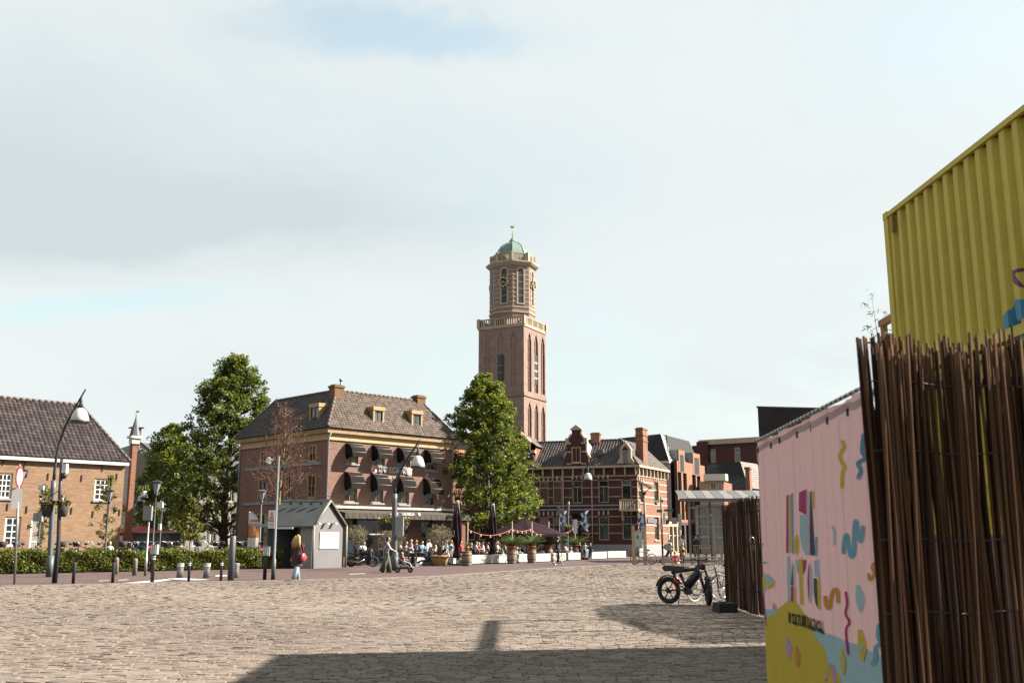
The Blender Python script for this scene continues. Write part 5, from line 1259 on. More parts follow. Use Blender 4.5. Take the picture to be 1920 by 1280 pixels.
def olive(D, px_, py_crown, rad, pot, seed, label):
    r = np.random.default_rng(seed); zc = zat(px_, py_crown, D); root = thing('olive_tree', label, 'tree', (gx(px_, D), D, 0), 0, 'olive trees in pots')
    pz = 0.62 if pot else 0.5
    MB().lathe([(0.42, 0.0), (0.50, 0.35), (0.58, pz - 0.1), (0.62, pz - 0.08), (0.62, pz), (0.52, pz), (0.50, pz - 0.07)], 18).build('pot', M_terra if pot else mat('grey_pot', (0.3, 0.24, 0.15), 0.8), root)
    tb = MB()
    for k in range(4):
        a = k * 1.7; tb.tube([(0.04 * math.cos(a), 0.04 * math.sin(a), pz - 0.1), (0.1 * math.cos(a + .6), 0.1 * math.sin(a + .6), (pz + zc) / 2 - .1), (0.4 * rad * math.cos(a), 0.4 * rad * math.sin(a), zc - rad * .2)], [0.09, 0.06, 0.03], 7)
    for k in range(14):
        a = k * 2.4; tb.tube([(0.3 * rad * math.cos(a), .3 * rad * math.sin(a), zc - rad * .25), (rad * .85 * math.cos(a), rad * .85 * math.sin(a), zc + rad * .5 * math.sin(k * 3.1))], [0.025, 0.008], 4)
    tb.build('trunk', M_bark, root)
    obj('crown', leaf_mesh('crown', ball_leaves(1700, rad, r, 0.85, (0, 0, zc), 0.15), 0.055, M_leafo, r, aspect=0.35), root)
olive(63.0, 668, 1003, 0.78, False, 41, 'pale olive tree in a pot beside the parked motorbike')
olive(63.5, 733, 1008, 0.92, False, 42, 'bushy olive tree partly hidden behind the curved lamp post')
olive(62.3, 825, 1005, 0.85, True, 43, 'olive tree with bare fork in a big terracotta tub at the terrace edge')
# ------------------------------------------------------------------ street furniture
M_post = mat('grey_post', (0.115, 0.125, 0.135), 0.55, 0.15, 2.0, metal=0.2)
M_postd = mat('dark_post', (0.035, 0.036, 0.042), 0.5, 0.2, 2.0, metal=0.2)
M_steel = mat('brushed_steel', (0.38, 0.37, 0.36), 0.42, 0.15, 3.0, metal=0.7)
M_lampw = mat('lamp_glass', (0.62, 0.60, 0.58), 0.35, 0.1)
M_red = mat('signal_red', (0.55, 0.03, 0.03), 0.45)
M_boxgrey = mat('cabinet_grey', (0.30, 0.31, 0.32), 0.6, 0.1)
M_shw = mat('sign_white', (0.72, 0.71, 0.69), 0.5, 0.05)
M_basket = mat('basket_dark', (0.05, 0.042, 0.04), 0.9, 0.3, 9)
M_stone = mat('bollard_stone', (0.22, 0.18, 0.165), 0.85, 0.2, 5)
def bell(root, c, s, tilt=0.0):
    """bell shaped lantern hanging from c"""
    MB().lathe([(0.03, 0.0), (0.05, -0.10), (0.09, -0.32), (0.12, -0.52)], 12, c).build('lamp_cap', M_postd, root).scale = (1, 1, 1)
    MB().lathe([(0.12 * s, -0.50), (0.26 * s, -0.62), (0.36 * s, -0.88), (0.40 * s, -1.10), (0.36 * s, -1.14), (0.10 * s, -1.10)], 16, c).build('lamp_shade', M_lampw, root)
    MB().lathe([(0.405 * s, -1.06), (0.42 * s, -1.15), (0.38 * s, -1.16)], 16, c).build('lamp_rim', M_postd, root)
def arc_lamp(D, bx, pts, label, bell_at, r0=0.11, flip=1):
    """bowed street lamp: pts are pixels along the pole"""
    b = G(*bx); D = b.y; root = thing('street_lamp', label, 'street lamp', b, 0, 'bowed street lamps')
    pp = [P(x, y, D) - b for x, y in pts]; pp = [Vector((p.x, 0, p.z)) for p in pp]
    # smooth
    fine = []
    for i in range(len(pp) - 1):
        p0, p1, p2, p3 = pp[max(0, i - 1)], pp[i], pp[i + 1], pp[min(len(pp) - 1, i + 2)]
        for q in range(5):
            t = q / 5; fine.append(0.5 * ((2 * p1) + (p2 - p0) * t + (2 * p0 - 5 * p1 + 4 * p2 - p3) * t * t + (3 * p1 - p0 - 3 * p2 + p3) * t ** 3))
    fine.append(pp[-1]); n = len(fine)
    cut = n // 3
    MB().tube(fine[:cut + 1], r0, 10).build('pole', M_post, root)
    MB().tube(fine[cut:], [max(0.035, r0 * 0.62 * (1 - 0.55 * i / (n - cut))) for i in range(n - cut)], 8).build('arm', M_postd, root)
    MB().tube([fine[0], fine[0] + Vector((0, 0, 0.9))], r0 * 1.25, 10).build('base_sleeve', M_post, root)
    c = P(*bell_at[0], D) - b; c = Vector((c.x, 0, c.z)); bell(root, c, bell_at[1])
    k = min(range(n), key=lambda i: (fine[i] - (c + Vector((0.2, 0, 0.2)))).length)
    MB().tube([fine[k], c], 0.02, 5).build('hanger', M_postd, root)
    return root, b, D
la, lab, laD = arc_lamp(0, (92, 1081), [(92, 1081), (96, 1000), (101, 900), (108, 845), (122, 800), (140, 765), (161, 729)], 'tall bowed street lamp with bell shade standing before the orange house', ((153, 744), 1.0), 0.115)
le, leb, leD = arc_lamp(0, (740, 1069), [(740, 1069), (740, 1000), (740, 925), (744, 902), (755, 873), (770, 850), (788, 824)], 'bowed street lamp with bell shade in front of the restaurant facade', ((784, 836), 0.95), 0.14)
lf, lfb, lfD = arc_lamp(0, (1063, 1046), [(1063, 1046), (1064.5, 980), (1066, 940), (1072, 916), (1083, 896), (1094, 882), (1107, 868)], 'bowed street lamp with bell shade and flower basket before the townhouse', ((1102, 875), 0.95), 0.11)
l4, l4b, l4D = arc_lamp(0, (242, 1047), [(242, 1047), (243, 985), (246, 958), (254, 935), (264, 915), (272, 905), (277, 904)], 'bowed lamp with two small bell shades wound with dark flowers by the kiosk', ((272, 908), 0.8), 0.07)
bell(l4, Vector((P(266, 915, l4D) - l4b).xz.to_3d().xzy) if False else Vector(((P(266, 915, l4D) - l4b).x, 0.1, (P(266, 915, l4D) - l4b).z)), 0.8)
MB().box((0.2, -0.05, zat(747, 986, leD)), (0.42, 0.3, 0.95)).build('control_box', M_boxgrey, le)
def flowers(name, label, c, rad, seed, n=420, m=None):
    r = np.random.default_rng(seed); root = thing(name, label, 'flower basket', c, 0, 'hanging flower baskets')
    MB().lathe([(rad * 0.55, -0.42), (rad * 0.85, -0.2), (rad * 0.95, 0.0), (rad * 0.8, 0.0)], 14).build('bowl', M_basket, root)
    obj('foliage', leaf_mesh('foliage', ball_leaves(n, rad * 1.15, r, 0.5, (0, 0, 0.1), 0.1), 0.07, m or M_leafy, r), root)
    obj('blooms', leaf_mesh('blooms', ball_leaves(50, rad * 1.2, r, 0.55, (0, 0, 0.16), 0.7), 0.045, attr_mat('bloom', (0.55, 0.30, 0.42), (0.70, 0.62, 0.70), 0.6), r), root)
    MB().tube([(-rad * .8, 0, 0), (0, 0, 0.55), (rad * .8, 0, 0)], 0.012, 4).build('chain', M_postd, root)
    return root
z = zat(104, 948, laD - 3)
# camera pole with baskets
b = G(102, 1092.5); D = b.y
cp = thing('camera_pole', 'slim dark pole with security camera and two flower baskets by the bowed lamp', 'pole', b)
MB().tube([(0, 0, 0), (0.02, 0, 0.9 * zat(104, 1010, D)), ((P(112, 930, D) - b).x, 0, zat(112, 930, D)), ((P(116, 860, D) - b).x, 0, zat(116, 860, D))], [0.1, 0.075, 0.065, 0.06], 10).build('pole', M_postd, cp)
px_ = (P(122, 878, D) - b).x; zc = zat(122, 878, D)
MB().box((px_, 0, zc), (0.17, 0.2, 0.34)).build('junction_box', M_shw, cp); MB().lathe([(0.05, 0.02), (0.1, -0.06), (0.1, -0.12), (0.06, -0.2), (0.02, -0.22)], 12, (px_, -.02, zc - 0.17)).build('dome_camera', M_dark, cp)
MB().tube([(px_ - .25, 0, zc), (px_, 0, zc)], 0.025, 6).build('camera_arm', M_shw, cp)
flowers('flower_basket', 'dark flower basket with pale blooms hanging left of the camera pole', Vector((P(89, 947, D).x, D, zat(89, 947, D))), 0.24, 1)
flowers('flower_basket', 'dark flower basket with yellow leaves hanging right of the camera pole', Vector((P(119, 947, D).x, D, zat(119, 947, D))), 0.22, 2)
MB().tube([((P(89, 947, D) - b).x, 0, zat(89, 934, D)), ((P(107, 940, D) - b).x, 0, zat(107, 920, D)), ((P(119, 947, D) - b).x, 0, zat(119, 934, D))], 0.018, 5).build('basket_arm', M_postd, cp)
# round prohibition sign seen edgewise
b = G(27, 1094.5); D = b.y
rs = thing('road_sign', 'white round sign with red rim and grey plate on a leaning pole', 'road sign', b)
tp = P(37, 870, D) - b; MB().tube([(0, 0, 0), (tp.x * .45, 0, tp.z * .45), (tp.x, 0, tp.z)], 0.045, 8).build('pole', M_steel, rs)
zc = zat(38, 894, D); xc = (P(38, 894, D) - b).x; ang = R(98)
def disc(r0, r1, y, n=24):
    m = MB(); ca, sa = math.cos(ang), math.sin(ang)
    vs = []
    for j in range(n):
        t = 2 * math.pi * j / n
        for rr in (r0, r1): vs.append((xc + rr * math.cos(t) * ca + y * sa, -0.06 + rr * math.cos(t) * sa - y * ca, zc + rr * math.sin(t)))
    m.add(vs, [(2 * j, 2 * ((j + 1) % n), 2 * ((j + 1) % n) + 1, 2 * j + 1) for j in range(n)]); return m
for y_ in (-0.012, 0.012):
    disc(0.0, 0.31, y_).build('sign_face', mat('sign_grey_face', (0.55, 0.56, 0.56), 0.5), rs); disc(0.31, 0.38, y_).build('sign_rim', M_red, rs)
MB().box(((P(33, 935, D) - b).x, -0.06, zat(33, 934, D)), (0.36, 0.03, 0.74), R(40)).build('sub_plate', mat('sign_back', (0.24, 0.24, 0.25), 0.6), rs)
# lantern posts
def lantern_post(px_, py_b, py_t, label, extras=None, m=M_postd, D=None, scale=1.0):
    if D is None: b = G(px_, py_b)
    else: b = Vector((gx(px_, D), D, 0))
    D = b.y; zt = zat(px_, py_t, D)
    root = thing('lantern_post', label, 'street lamp', b, 0, 'lantern posts')
    MB().tube([(0, 0, 0), (0, 0, 0.9), (0, 0, 0.92), (0, 0, zt - 0.75)], [0.07, 0.065, 0.045, 0.04], 8).build('pole', m, root)
    MB().lathe([(0.05, zt - .78), (0.09, zt - .7), (0.10, zt - .62)], 8).build('collar', m, root)
    MB().lathe([(0.09, zt - .6), (0.20, zt - .1), (0.2, zt - .08)], 4, sm=False, ph=R(45)).build('lantern_glass', mat('lantern_glass', (0.30, 0.31, 0.32), 0.2, 0.2), root)
    MB().lathe([(0.30, zt - .08), (0.30, zt - .03), (0.1, zt + .05)], 4, sm=False, ph=R(45)).build('lantern_roof', m, root)
    MB().tube([(-0.22, 0, zt - .08), (-0.05, 0, zt - .72)], 0.014, 4).tube([(0.22, 0, zt - .08), (0.05, 0, zt - .72)], 0.014, 4).build('lantern_bracket', m, root)
    return root, b
lantern_post(30, 0, 879, 'black lantern post in front of the orange house by the round sign', D=52)
lantern_post(287, 0, 902, 'black lantern post beside the grey back of a sign', D=50)
lantern_post(487, 0, 919, 'slim grey lantern post beside the orange beach flag', D=60, m=M_post)
lantern_post(199, 0, 918, 'black lantern post among the leaves of a thin young tree', D=57)
lantern_post(1049, 0, 951, 'black lantern post behind the open parasol', D=84)
# box poles
def box_pole(px_, py_b, py_t, label, boxes, m=M_postd, D=None, r=0.045, lean=0):
    b = G(px_, py_b) if D is None else Vector((gx(px_, D), D, 0)); D = b.y; zt = zat(px_, py_t, D)
    root = thing('utility_pole', label, 'pole', b); MB().tube([(0, 0, 0), (0, 0, 0.8), (0, 0, 0.82), (lean, 0, zt)], [r * 1.5, r * 1.5, r, r * .9], 8).build('pole', m, root)
    for (nm, x0, y0, x1, y1, mm, dy) in boxes:
        p0, p1 = P(x0, y0, D), P(x1, y1, D); MB().box(((p0.x + p1.x) / 2 - b.x, dy, (p0.z + p1.z) / 2), (abs(p1.x - p0.x), 0.16, abs(p1.z - p0.z))).build(nm, mm, root)
    return root
box_pole(72, 0, 907, 'dark pole with white floodlight and two grey meter boxes before the orange house', [('floodlight', 75, 910, 84, 918, M_shw, -.1), ('meter_box', 65, 961, 71, 977, M_boxgrey, -.05), ('meter_box', 73, 961, 80, 977, M_boxgrey, -.05)], D=52)
box_pole(272, 1079, 946, 'thin steel pole carrying a blank grey sign back', [('sign_back', 271, 948, 285, 975, MATS['sign_back'], -.05)], M_steel)
box_pole(300, 0, 938, 'dark pole with white camera box and small display', [('camera_box', 296, 941, 306, 951, M_shw, -.05), ('display', 298.5, 981, 302.5, 993, M_shw, -.08)], D=56)
fl = box_pole(512, 1086, 855, 'tall grey pole with floodlight and a white warning sign with red triangle', [('arm', 506, 858, 513, 860.5, M_post, 0), ('arm', 506, 863, 513, 865, M_post, 0)], M_post, r=0.06)
b = Vector(fl.location); D = b.y
p = P(504.5, 863, D) - b; m = MB(); m.box((0, 0, 0), (0.16, 0.34, 0.22)); o = m.build('floodlight', M_shw, fl, (p.x, 0, p.z)); o.rotation_euler = (0, R(35), 0)
p0, p1 = P(505, 956, D) - b, P(515.5, 990, D) - b; xm, zm_ = (p0.x + p1.x) / 2, (p0.z + p1.z) / 2; ww = p1.x - p0.x; hh = p0.z - p1.z
MB().box((xm, -0.09, zm_), (ww, 0.02, hh)).build('sign_plate', M_shw, fl)
tri = [(xm - ww * .42, zm_ - hh * .12), (xm + ww * .42, zm_ - hh * .12), (xm, zm_ + hh * .42)]; inn = [(xm - ww * .25, zm_ - hh * .05), (xm + ww * .25, zm_ - hh * .05), (xm, zm_ + hh * .26)]
MB().slab(tri, -0.112, -0.102).build('warning_triangle', M_red, fl); MB().slab(inn, -0.118, -0.1125).build('triangle_field', M_shw, fl)
MB().box((xm + .01, -0.121, zm_ + hh * .04), (ww * .16, 0.004, hh * .1)).box((xm - .02, -0.121, zm_ + hh * .1), (ww * .1, 0.004, hh * .05)).build('pictogram', M_dark, fl)
for k in range(2): MB().box((xm, -0.104, zm_ - hh * (.25 + .1 * k)), (ww * .6, 0.004, hh * .035)).build('sign_text', mat('sign_back', (.24, .24, .25)), fl)
p0 = P(472, 983, D) - b; MB().box(((p0.x + xm) / 2 - .05, 0.1, p0.z - .03), (abs(xm - p0.x), 0.07, 0.11)).build('boom_arm', M_boxgrey, fl)
# beach flag
D = 62; b = Vector((gx(464, D), D, 0)); bf = thing('beach_flag', 'white and orange feather flag with rounded top beside the restaurant', 'flag', b)
MB().tube([(0, 0, 0), (-0.02, 0, zat(461, 985, D)), (-0.02, 0, zat(461, 962, D)), (0.25, 0, zat(461, 957, D))], 0.02, 6).build('pole', M_dark, bf)
zt, zb_ = zat(461, 959, D), zat(461, 1027, D); n = 14; wv = 0.68
V_ = []; F_ = []; mi_ = []
for i in range(n + 1):
    f = i / n; z = zb_ + (zt - zb_) * f; w = wv * (1 if f < .6 else math.sqrt(max(0, 1 - ((f - .6) / .42) ** 2)))
    for j in range(5): V_.append((w * j / 4, 0.05 * math.sin(j * 1.5 + f * 4), z))
fm = MB()
for i in range(n):
    f = (i + .5) / n
    for j in range(4):
        fm.add([V_[i * 5 + j], V_[i * 5 + j + 1], V_[(i + 1) * 5 + j + 1], V_[(i + 1) * 5 + j]], [(0, 1, 2, 3)], 1 if (0.30 < f < 0.62 or (0.68 < f < 0.8 and 0 < j < 4)) else 0)
fm.build('flag_cloth', [M_shw, mat('flag_orange', (0.55, 0.20, 0.03), 0.7, 0.1)], bf)
for k, (du, fz) in enumerate(((0.2, .64), (0.48, .64))):
    MB().box((du, -0.08, zb_ + (zt - zb_) * fz), (0.16, 0.01, 0.2)).build('flag_logo', mat('logo_grey', (0.35, 0.3, 0.33), 0.6), bf)
for k in range(5): MB().box((0.34, -0.085, zb_ + (zt - zb_) * (.35 + .048 * k)), (0.42, 0.006, 0.05)).build('flag_print', mat('flag_pale', (0.66, 0.40, 0.22), 0.7), bf)
# bollards
def bollard(px_, pyb, pyt, label, r, kind, group):
    b = G(px_, pyb); D = b.y; h = zat(px_, pyt, D); root = thing('bollard', label, 'bollard', b, 0, group)
    if kind == 'dark': MB().lathe([(r, 0), (r, h - .03), (r * .85, h)], 10).build('post', M_postd, root)
    elif kind == 'stone': MB().lathe([(r, 0), (r * .92, h * .8), (r * .95, h * .84), (r * .85, h * .93), (r * .4, h)], 12).build('post', M_stone, root)
    elif kind == 'steel': MB().lathe([(r * .97, 0), (r * .9, h * .5), (r, h * .88), (r, h * .97), (r * .9, h)], 14).build('post', M_steel, root); MB().lathe([(r * 1.04, h * .95), (r * 1.04, h + .02), (r * .2, h + .03)], 14).build('cap', M_boxgrey, root)
    elif kind == 'thick': MB().lathe([(r, 0), (r, h - .02), (r * .9, h)], 14).build('post', M_post, root)
    if 'striped' in label:
        for f in (0.84, 0.93): MB().lathe([(r * 1.05, h * f - .02), (r * 1.05, h * f + .02)], 10).build('reflective_band', M_shw, root)
    return root, h
bollard(137, 1093.5, 1054, 'plain dark bollard to the right of the camera pole', 0.06, 'dark', 'slim dark bollards')
bollard(211, 1092, 1054, 'plain dark bollard beside a rounded stone post', 0.06, 'dark', 'slim dark bollards')
bollard(353.5, 1090, 1053, 'striped dark bollard between two steel bins', 0.055, 'dark', 'slim dark bollards')
bollard(414, 1089, 1053, 'striped dark bollard beside the thick grey post', 0.055, 'dark', 'slim dark bollards')
bollard(217, 1076, 1044, 'rounded stone post behind a slim dark bollard', 0.11, 'stone', 'rounded stone posts'); bollard(252, 1078, 1046, 'rounded stone post standing alone before the hedge', 0.11, 'stone', 'rounded stone posts')
for px_, lb_ in ((337, 'short steel cylinder post left of a striped bollard'), (387, 'short steel cylinder post between two striped bollards'), (441.5, 'short steel cylinder post behind the thick grey post')): bollard(px_, 1082.5, 1056.5, lb_, 0.145, 'steel', 'short steel cylinder posts')
bollard(432.5, 1087.5, 1004, 'thick tall grey round post before the hedge', 0.125, 'thick', None)
for px_, pyb, pyt, lb_ in ((285, 1091, 1039, 'dark striped signal post with grey box and red lamp by the sign back'), (496, 1086, 1042, 'dark signal post with ribbed grey box and red lamp beside the warning sign')):
    root, h = bollard(px_, pyb, pyt, lb_, 0.075, 'dark', 'signal posts'); root['category'] = 'signal post'
    MB().b2(-0.11, 0.14, -0.12, 0.12, h + .01, h + 0.38).build('signal_box', M_boxgrey, root); MB().b2(-0.145, -0.112, -0.1, 0.1, h + .03, h + .36).build('visor', M_dark, root)
    o = MB().ball((-0.155, -0.09, h + .28), 0.045, 8, 6).build('signal_lamp', None, root)
    lm = bpy.data.materials.get('red_lamp') or _new('red_lamp')[0]
    lm.node_tree.nodes['Principled BSDF'].inputs['Base Color'].default_value = (0.7, 0.03, 0.05, 1); lm.node_tree.nodes['Principled BSDF'].inputs['Emission Color'].default_value = (0.9, 0.03, 0.08, 1); lm.node_tree.nodes['Principled BSDF'].inputs['Emission Strength'].default_value = 0.6
    o.data.materials.clear(); o.data.materials.append(lm)
    for k in range(3): MB().b2(-0.08 + .07 * k, -0.045 + .07 * k, -0.135, -0.121, h + .04, h + .35).build('rib', M_shw, root)
# information kiosk / bus shelter with gabled end
M_kiosk = mat('kiosk_grey', (0.155, 0.150, 0.155), 0.75, 0.06, 1.0)
M_kroof = mat('kiosk_roof', (0.060, 0.068, 0.070), 0.7, 0.2, 1.5)
KR = G(650, 1063); KL = G(586, 1065.5); wk = Wall(KL, KR)
ks = thing('shelter', 'dark grey gable roofed shelter with a white map on its end wall', 'shelter', KL)
ze = wk.uv(600, 982)[1]; zr = wk.uv(621, 938)[1]; L_ = wk.L; um = wk.uv(621, 960)[0]; zeR = wk.uv(649, 985)[1]
put(ks, wk, 'end_wall', MB().slab([(0.08, 0), (L_ - .08, 0), (L_ - .08, zeR - .1), (um, zr - .15), (0.08, zeR - .1)], 0.18, 0.3), M_kiosk)
fr = MB(); pts = [(0.05, 0.0), (0.05, zeR), (um, zr), (L_ - .05, zeR), (L_ - .05, 0.0)]
for a, b_ in zip(pts[:-1], pts[1:]): fr.tube([(a[0], 0.05, a[1]), (b_[0], 0.05, b_[1])], 0.085, 4)
put(ks, wk, 'gable_frame', fr, mat('frame_grey_green', (0.25, 0.25, 0.22), 0.7))
dl = 2.9
dk = Vector((-0.985, 0.17, 0)); nb = -wk.n; k_ = dk.dot(nb); s_ = dk.dot(wk.d)
def kp(u, z, f): p = wk.A + wk.d * u + dk * (dl * f); return Vector((p.x, p.y, z))
wput(ks, 'roof', MB().add([kp(-.1, zeR - .05, 0), kp(um, zr + .08, 0), kp(um, zr + .08, 1), kp(-.1, zeR - .05, 1), kp(L_ + .1, zeR - .05, 0), kp(L_ + .1, zeR - .05, 1), kp(-.1, zeR - .13, 0), kp(-.1, zeR - .13, 1)], [(0, 1, 2, 3), (1, 4, 5, 2), (0, 3, 7, 6)]), M_kroof)
wput(ks, 'rear_wall', MB().add([kp(L_ - .1, 0, .05), kp(L_ - .1, 0, .98), kp(L_ - .1, zeR, .98), kp(L_ - .1, zeR, .05)], [(0, 1, 2, 3)]), M_kiosk)
wput(ks, 'side_wall', MB().add([kp(0.1, 0, .06), kp(0.1, 0, .30), kp(0.1, zeR - .1, .30), kp(0.1, zeR - .1, .06)], [(0, 1, 2, 3)]), mat('frame_grey_green', (.25, .25, .22)))
wput(ks, 'far_wall', MB().add([kp(.1, 0, .96), kp(L_ - .1, 0, .96), kp(L_ - .1, zeR, .96), kp(um, zr, .96), kp(.1, zeR, .96)], [(0, 1, 2, 3, 4)]), M_kiosk)
for f_ in (0.12, .33, .54, .75): a = kp(um - .35, zr - .18, f_); wput(ks, 'roof_hook', MB().box((a.x, a.y - .1, a.z), (0.16, 0.1, 0.1)), M_dark)
a, b_ = kp(um, zr + .25, .02), kp(um, zr + .25, .98); m = MB().tube([a, b_], 0.02, 5)
for f_ in (.02, .25, .5, .75, .98): q = kp(um, zr, f_); m.tube([q, q + Vector((0, 0, .28))], 0.02, 5)
wput(ks, 'ridge_rail', m, M_dark)
h = wk.rect(599.5, 997, 635, 1028, -.15); put(ks, wk, 'map_panel', MB().b2(h[0], h[1], 0.13, 0.178, h[2], h[3]), mat('map_paper', (0.66, 0.65, 0.62), 0.6, 0.05, 9))
for (px_, py_, w_s, h_s) in ((608, 1011, .12, .10), (613, 1009, .16, .08), (618, 1002, .06, .12), (611, 1014, .1, .05)):
    u, z = wk.uv(px_, py_, -.15); put(ks, wk, 'map_print', MB().box((u, 0.126, z), (w_s, 0.004, h_s)), mat('map_ink', (0.58, 0.50, 0.38), 0.7))
for px_ in (594, 610, 625): u, z = wk.uv(px_, 981, -.1); put(ks, wk, 'spot_lamp', MB().box((u, 0.02, z), (0.16, 0.3, 0.06)), M_shw)
p = kp(0.4, 0, .78); wput(ks, 'poster', MB().box((kp(.3, 0, .62).x, kp(L_ - .14, 0, .62).y - .06, 2.15), (0.5, 0.02, 0.95)), mat('poster', (0.35, 0.14, 0.12), 0.7, 0.5, 5, c2=(0.45, 0.40, 0.33)))
a = kp(-.2, zeR - .2, .5); wput(ks, 'canopy_light', MB().box((a.x - .1, a.y, a.z + .04), (0.9, 0.25, 0.1)), M_shw)
# locker kiosk with red parasol
D = 72; b = Vector((gx(290, D), D, 0))
lk = thing('locker_kiosk', 'low grey green locker box under a red parasol edge', 'kiosk', b)
x0, x1 = gx(250, D) - b.x, gx(318, D) - b.x; zt = zat(290, 996, D)
MB().b2(x0, x1, 0, 2.4, 0, zt - .1).build('box', mat('locker_green', (0.085, 0.105, 0.105), 0.6, 0.1), lk); MB().b2(x0 - .1, x1 + .35, -0.2, 2.6, zt - .098, zt).build('roof', M_zinc, lk)
for i in range(6):
    for j in range(3): u = x0 + .15 + (x1 - x0 - .3) * i / 6; MB().b2(u + .02, u + (x1 - x0 - .3) / 6 - .02, -0.03, -0.002, zt - .35 - .5 * (j + 1) + .02, zt - .35 - .5 * j - .02).build('locker_door', mat('locker_door', (0.12, 0.14, 0.14), 0.55, 0.15), lk)
MB().b2(x0 - .8, x0 - .01, 0.1, 1.8, 0, zt - .2).build('side_panel', M_boxgrey, lk)
def parasol(name, label, D, px_, rad, z_e, z_t, m, n=8, group=None, pole=M_dark, ph=0.2):
    root = thing(name, label, 'parasol', (gx(px_, D), D, 0), 0, group)
    MB().tube([(0, 0, 0), (0, 0, z_t)], 0.05, 8).build('pole', pole, root); MB().box((0, 0, 0.06), (0.9, 0.9, 0.12)).build('base', pole, root)
    mb = MB(); vs = [(0, 0, z_t)]
    for k in range(2 * n):
        a = math.pi * k / n + ph; rr = rad if k % 2 == 0 else rad * 0.955; vs.append((rr * math.cos(a), rr * math.sin(a), z_e - (0.0 if k % 2 == 0 else -0.06)))
    mid = [(v[0] * .5, v[1] * .5, z_t + (v[2] - z_t) * .5 + (-.05 if (i % 2) else .03)) for i, v in enumerate(vs[1:])]
    o = len(vs); vs += mid; val = [(v[0], v[1], v[2] - .2) for v in vs[1:o]]; o2 = len(vs); vs += val; k2 = 2 * n
    fs = [(0, o + i, o + (i + 1) % k2) for i in range(k2)] + [(o + i, 1 + i, 1 + (i + 1) % k2, o + (i + 1) % k2) for i in range(k2)] + [(1 + i, o2 + i, o2 + (i + 1) % k2, 1 + (i + 1) % k2) for i in range(k2)]
    mb.add(vs, fs); mb.build('canopy', m, root)
    for k in range(n):
        a = 2 * math.pi * k / n + ph; MB().tube([(0, 0, z_t - .08), (rad * math.cos(a) * .97, rad * math.sin(a) * .97, z_e - .03)], 0.018, 4).build('rib', pole, root)
    return root
M_redcl = mat('red_canvas', (0.42, 0.025, 0.035), 0.75, 0.1)
parasol('parasol', 'red parasol with low canopy left of the locker kiosk', 74, 262, 1.75, zat(260, 999, 74), zat(260, 984, 74), M_redcl)
parasol('parasol', 'small piece of red parasol right of the locker kiosk', 78, 312, 1.1, zat(312, 1004, 78), zat(312, 990, 78), M_redcl)
# map board
b = G(1197, 1058); D = b.y; mbd = thing('map_board', 'tall city map board with cream posts and pale teal map', 'map board', b)
for px_ in (1187, 1208):
    p = P(px_, 985, D); MB().b2(p.x - b.x - .09, p.x - b.x + .09, -.07, .07, 0, p.z).build('post', M_cream if px_ > 1200 else M_woodpale, mbd)
p0, p1 = P(1190, 997, D) - b, P(1205, 1027, D) - b; MB().b2(p0.x, p1.x, -.05, .05, p1.z, p0.z).build('panel', mat('map_city', (0.42, 0.46, 0.45), 0.5, 0.5, 4.0, c2=(0.50, 0.52, 0.50)), mbd)
MB().b2(p0.x + .05, p1.x - .05, -.06, -.051, p1.z + .02, p1.z + .09).build('panel_footer', mat('teal', (0.05, 0.33, 0.36), 0.5), mbd); MB().b2(p0.x + .1, p0.x + .24, -.06, -.051, p0.z - .42, p0.z - .2).build('panel_legend', mat('dark_green', (0.02, 0.14, 0.08), 0.5), mbd)
MB().b2(p0.x - .04, p1.x + .04, -.06, .06, p0.z, p0.z + .1).build('header', M_woodpale, mbd)
for k in range(4): MB().box((p0.x + .28 + .05 * (k % 2), -.056, p0.z - .5 - .14 * k), (0.16, .006, 0.02)).build('map_print', mat('map_red', (0.45, 0.2, 0.2), .6), mbd)
# flat headed modern lamp
b = G(1211, 1057); D = b.y; ml = thing('street_lamp', 'black lamp post with flat tilted cream head before the townhouse corner', 'street lamp', b)
zt = zat(1210, 925, D); MB().tube([(0, 0, 0), (0, 0, zt)], [0.09, 0.06], 8).build('pole', M_dark, ml); MB().lathe([(0.06, zt - .1), (0.16, zt), (0.12, zt + .12)], 10).build('collar', M_dark, ml)
p0, p1 = P(1196, 900, D) - b, P(1221, 912, D) - b; MB().tube([(0, 0, zt), (p1.x * .9, 0, p1.z - .02)], 0.03, 6).build('strut', M_steel, ml)
MB().slab([(p0.x, p0.z), (p0.x, p0.z - .08), (p1.x, p1.z - .16), (p1.x, p1.z)], -.3, .3).build('lamp_head', mat('lamp_head', (0.50, 0.42, 0.33), 0.5), ml)
# finger post with camera
b = G(1243, 1058); D = b.y; fp = thing('signpost', 'black finger post with green direction arms and white camera', 'signpost', b)
zt = zat(1243, 932, D); MB().tube([(0, 0, 0), (0, 0, zt)], 0.06, 8).build('pole', M_dark, fp)
M_grn = mat('sign_green', (0.015, 0.12, 0.06), 0.5)
for nm, x0, y0, x1, y1, mm in (('direction_arm', 1231, 955, 1241, 960, M_grn), ('direction_arm', 1245, 954, 1262, 958.5, M_grn), ('sign_panel', 1242.5, 961, 1247.5, 982, mat('sign_pale_green', (0.55, 0.62, 0.55), .5, .4, 8)), ('sticker', 1236, 980, 1240, 991, M_shw), ('sign_panel', 1248, 974, 1254, 982, mat('sign_maroon', (0.12, 0.015, 0.03), .5)), ('camera_body', 1227, 937, 1233, 942, M_shw), ('camera_arm', 1233, 938, 1243, 939.5, M_shw), ('junction_box', 1238.5, 937, 1243, 941.5, M_boxgrey)):
    p0, p1 = P(x0, y0, D) - b, P(x1, y1, D) - b; MB().b2(p0.x, p1.x, -.12, -.06, p1.z, p0.z).build(nm, mm, fp)
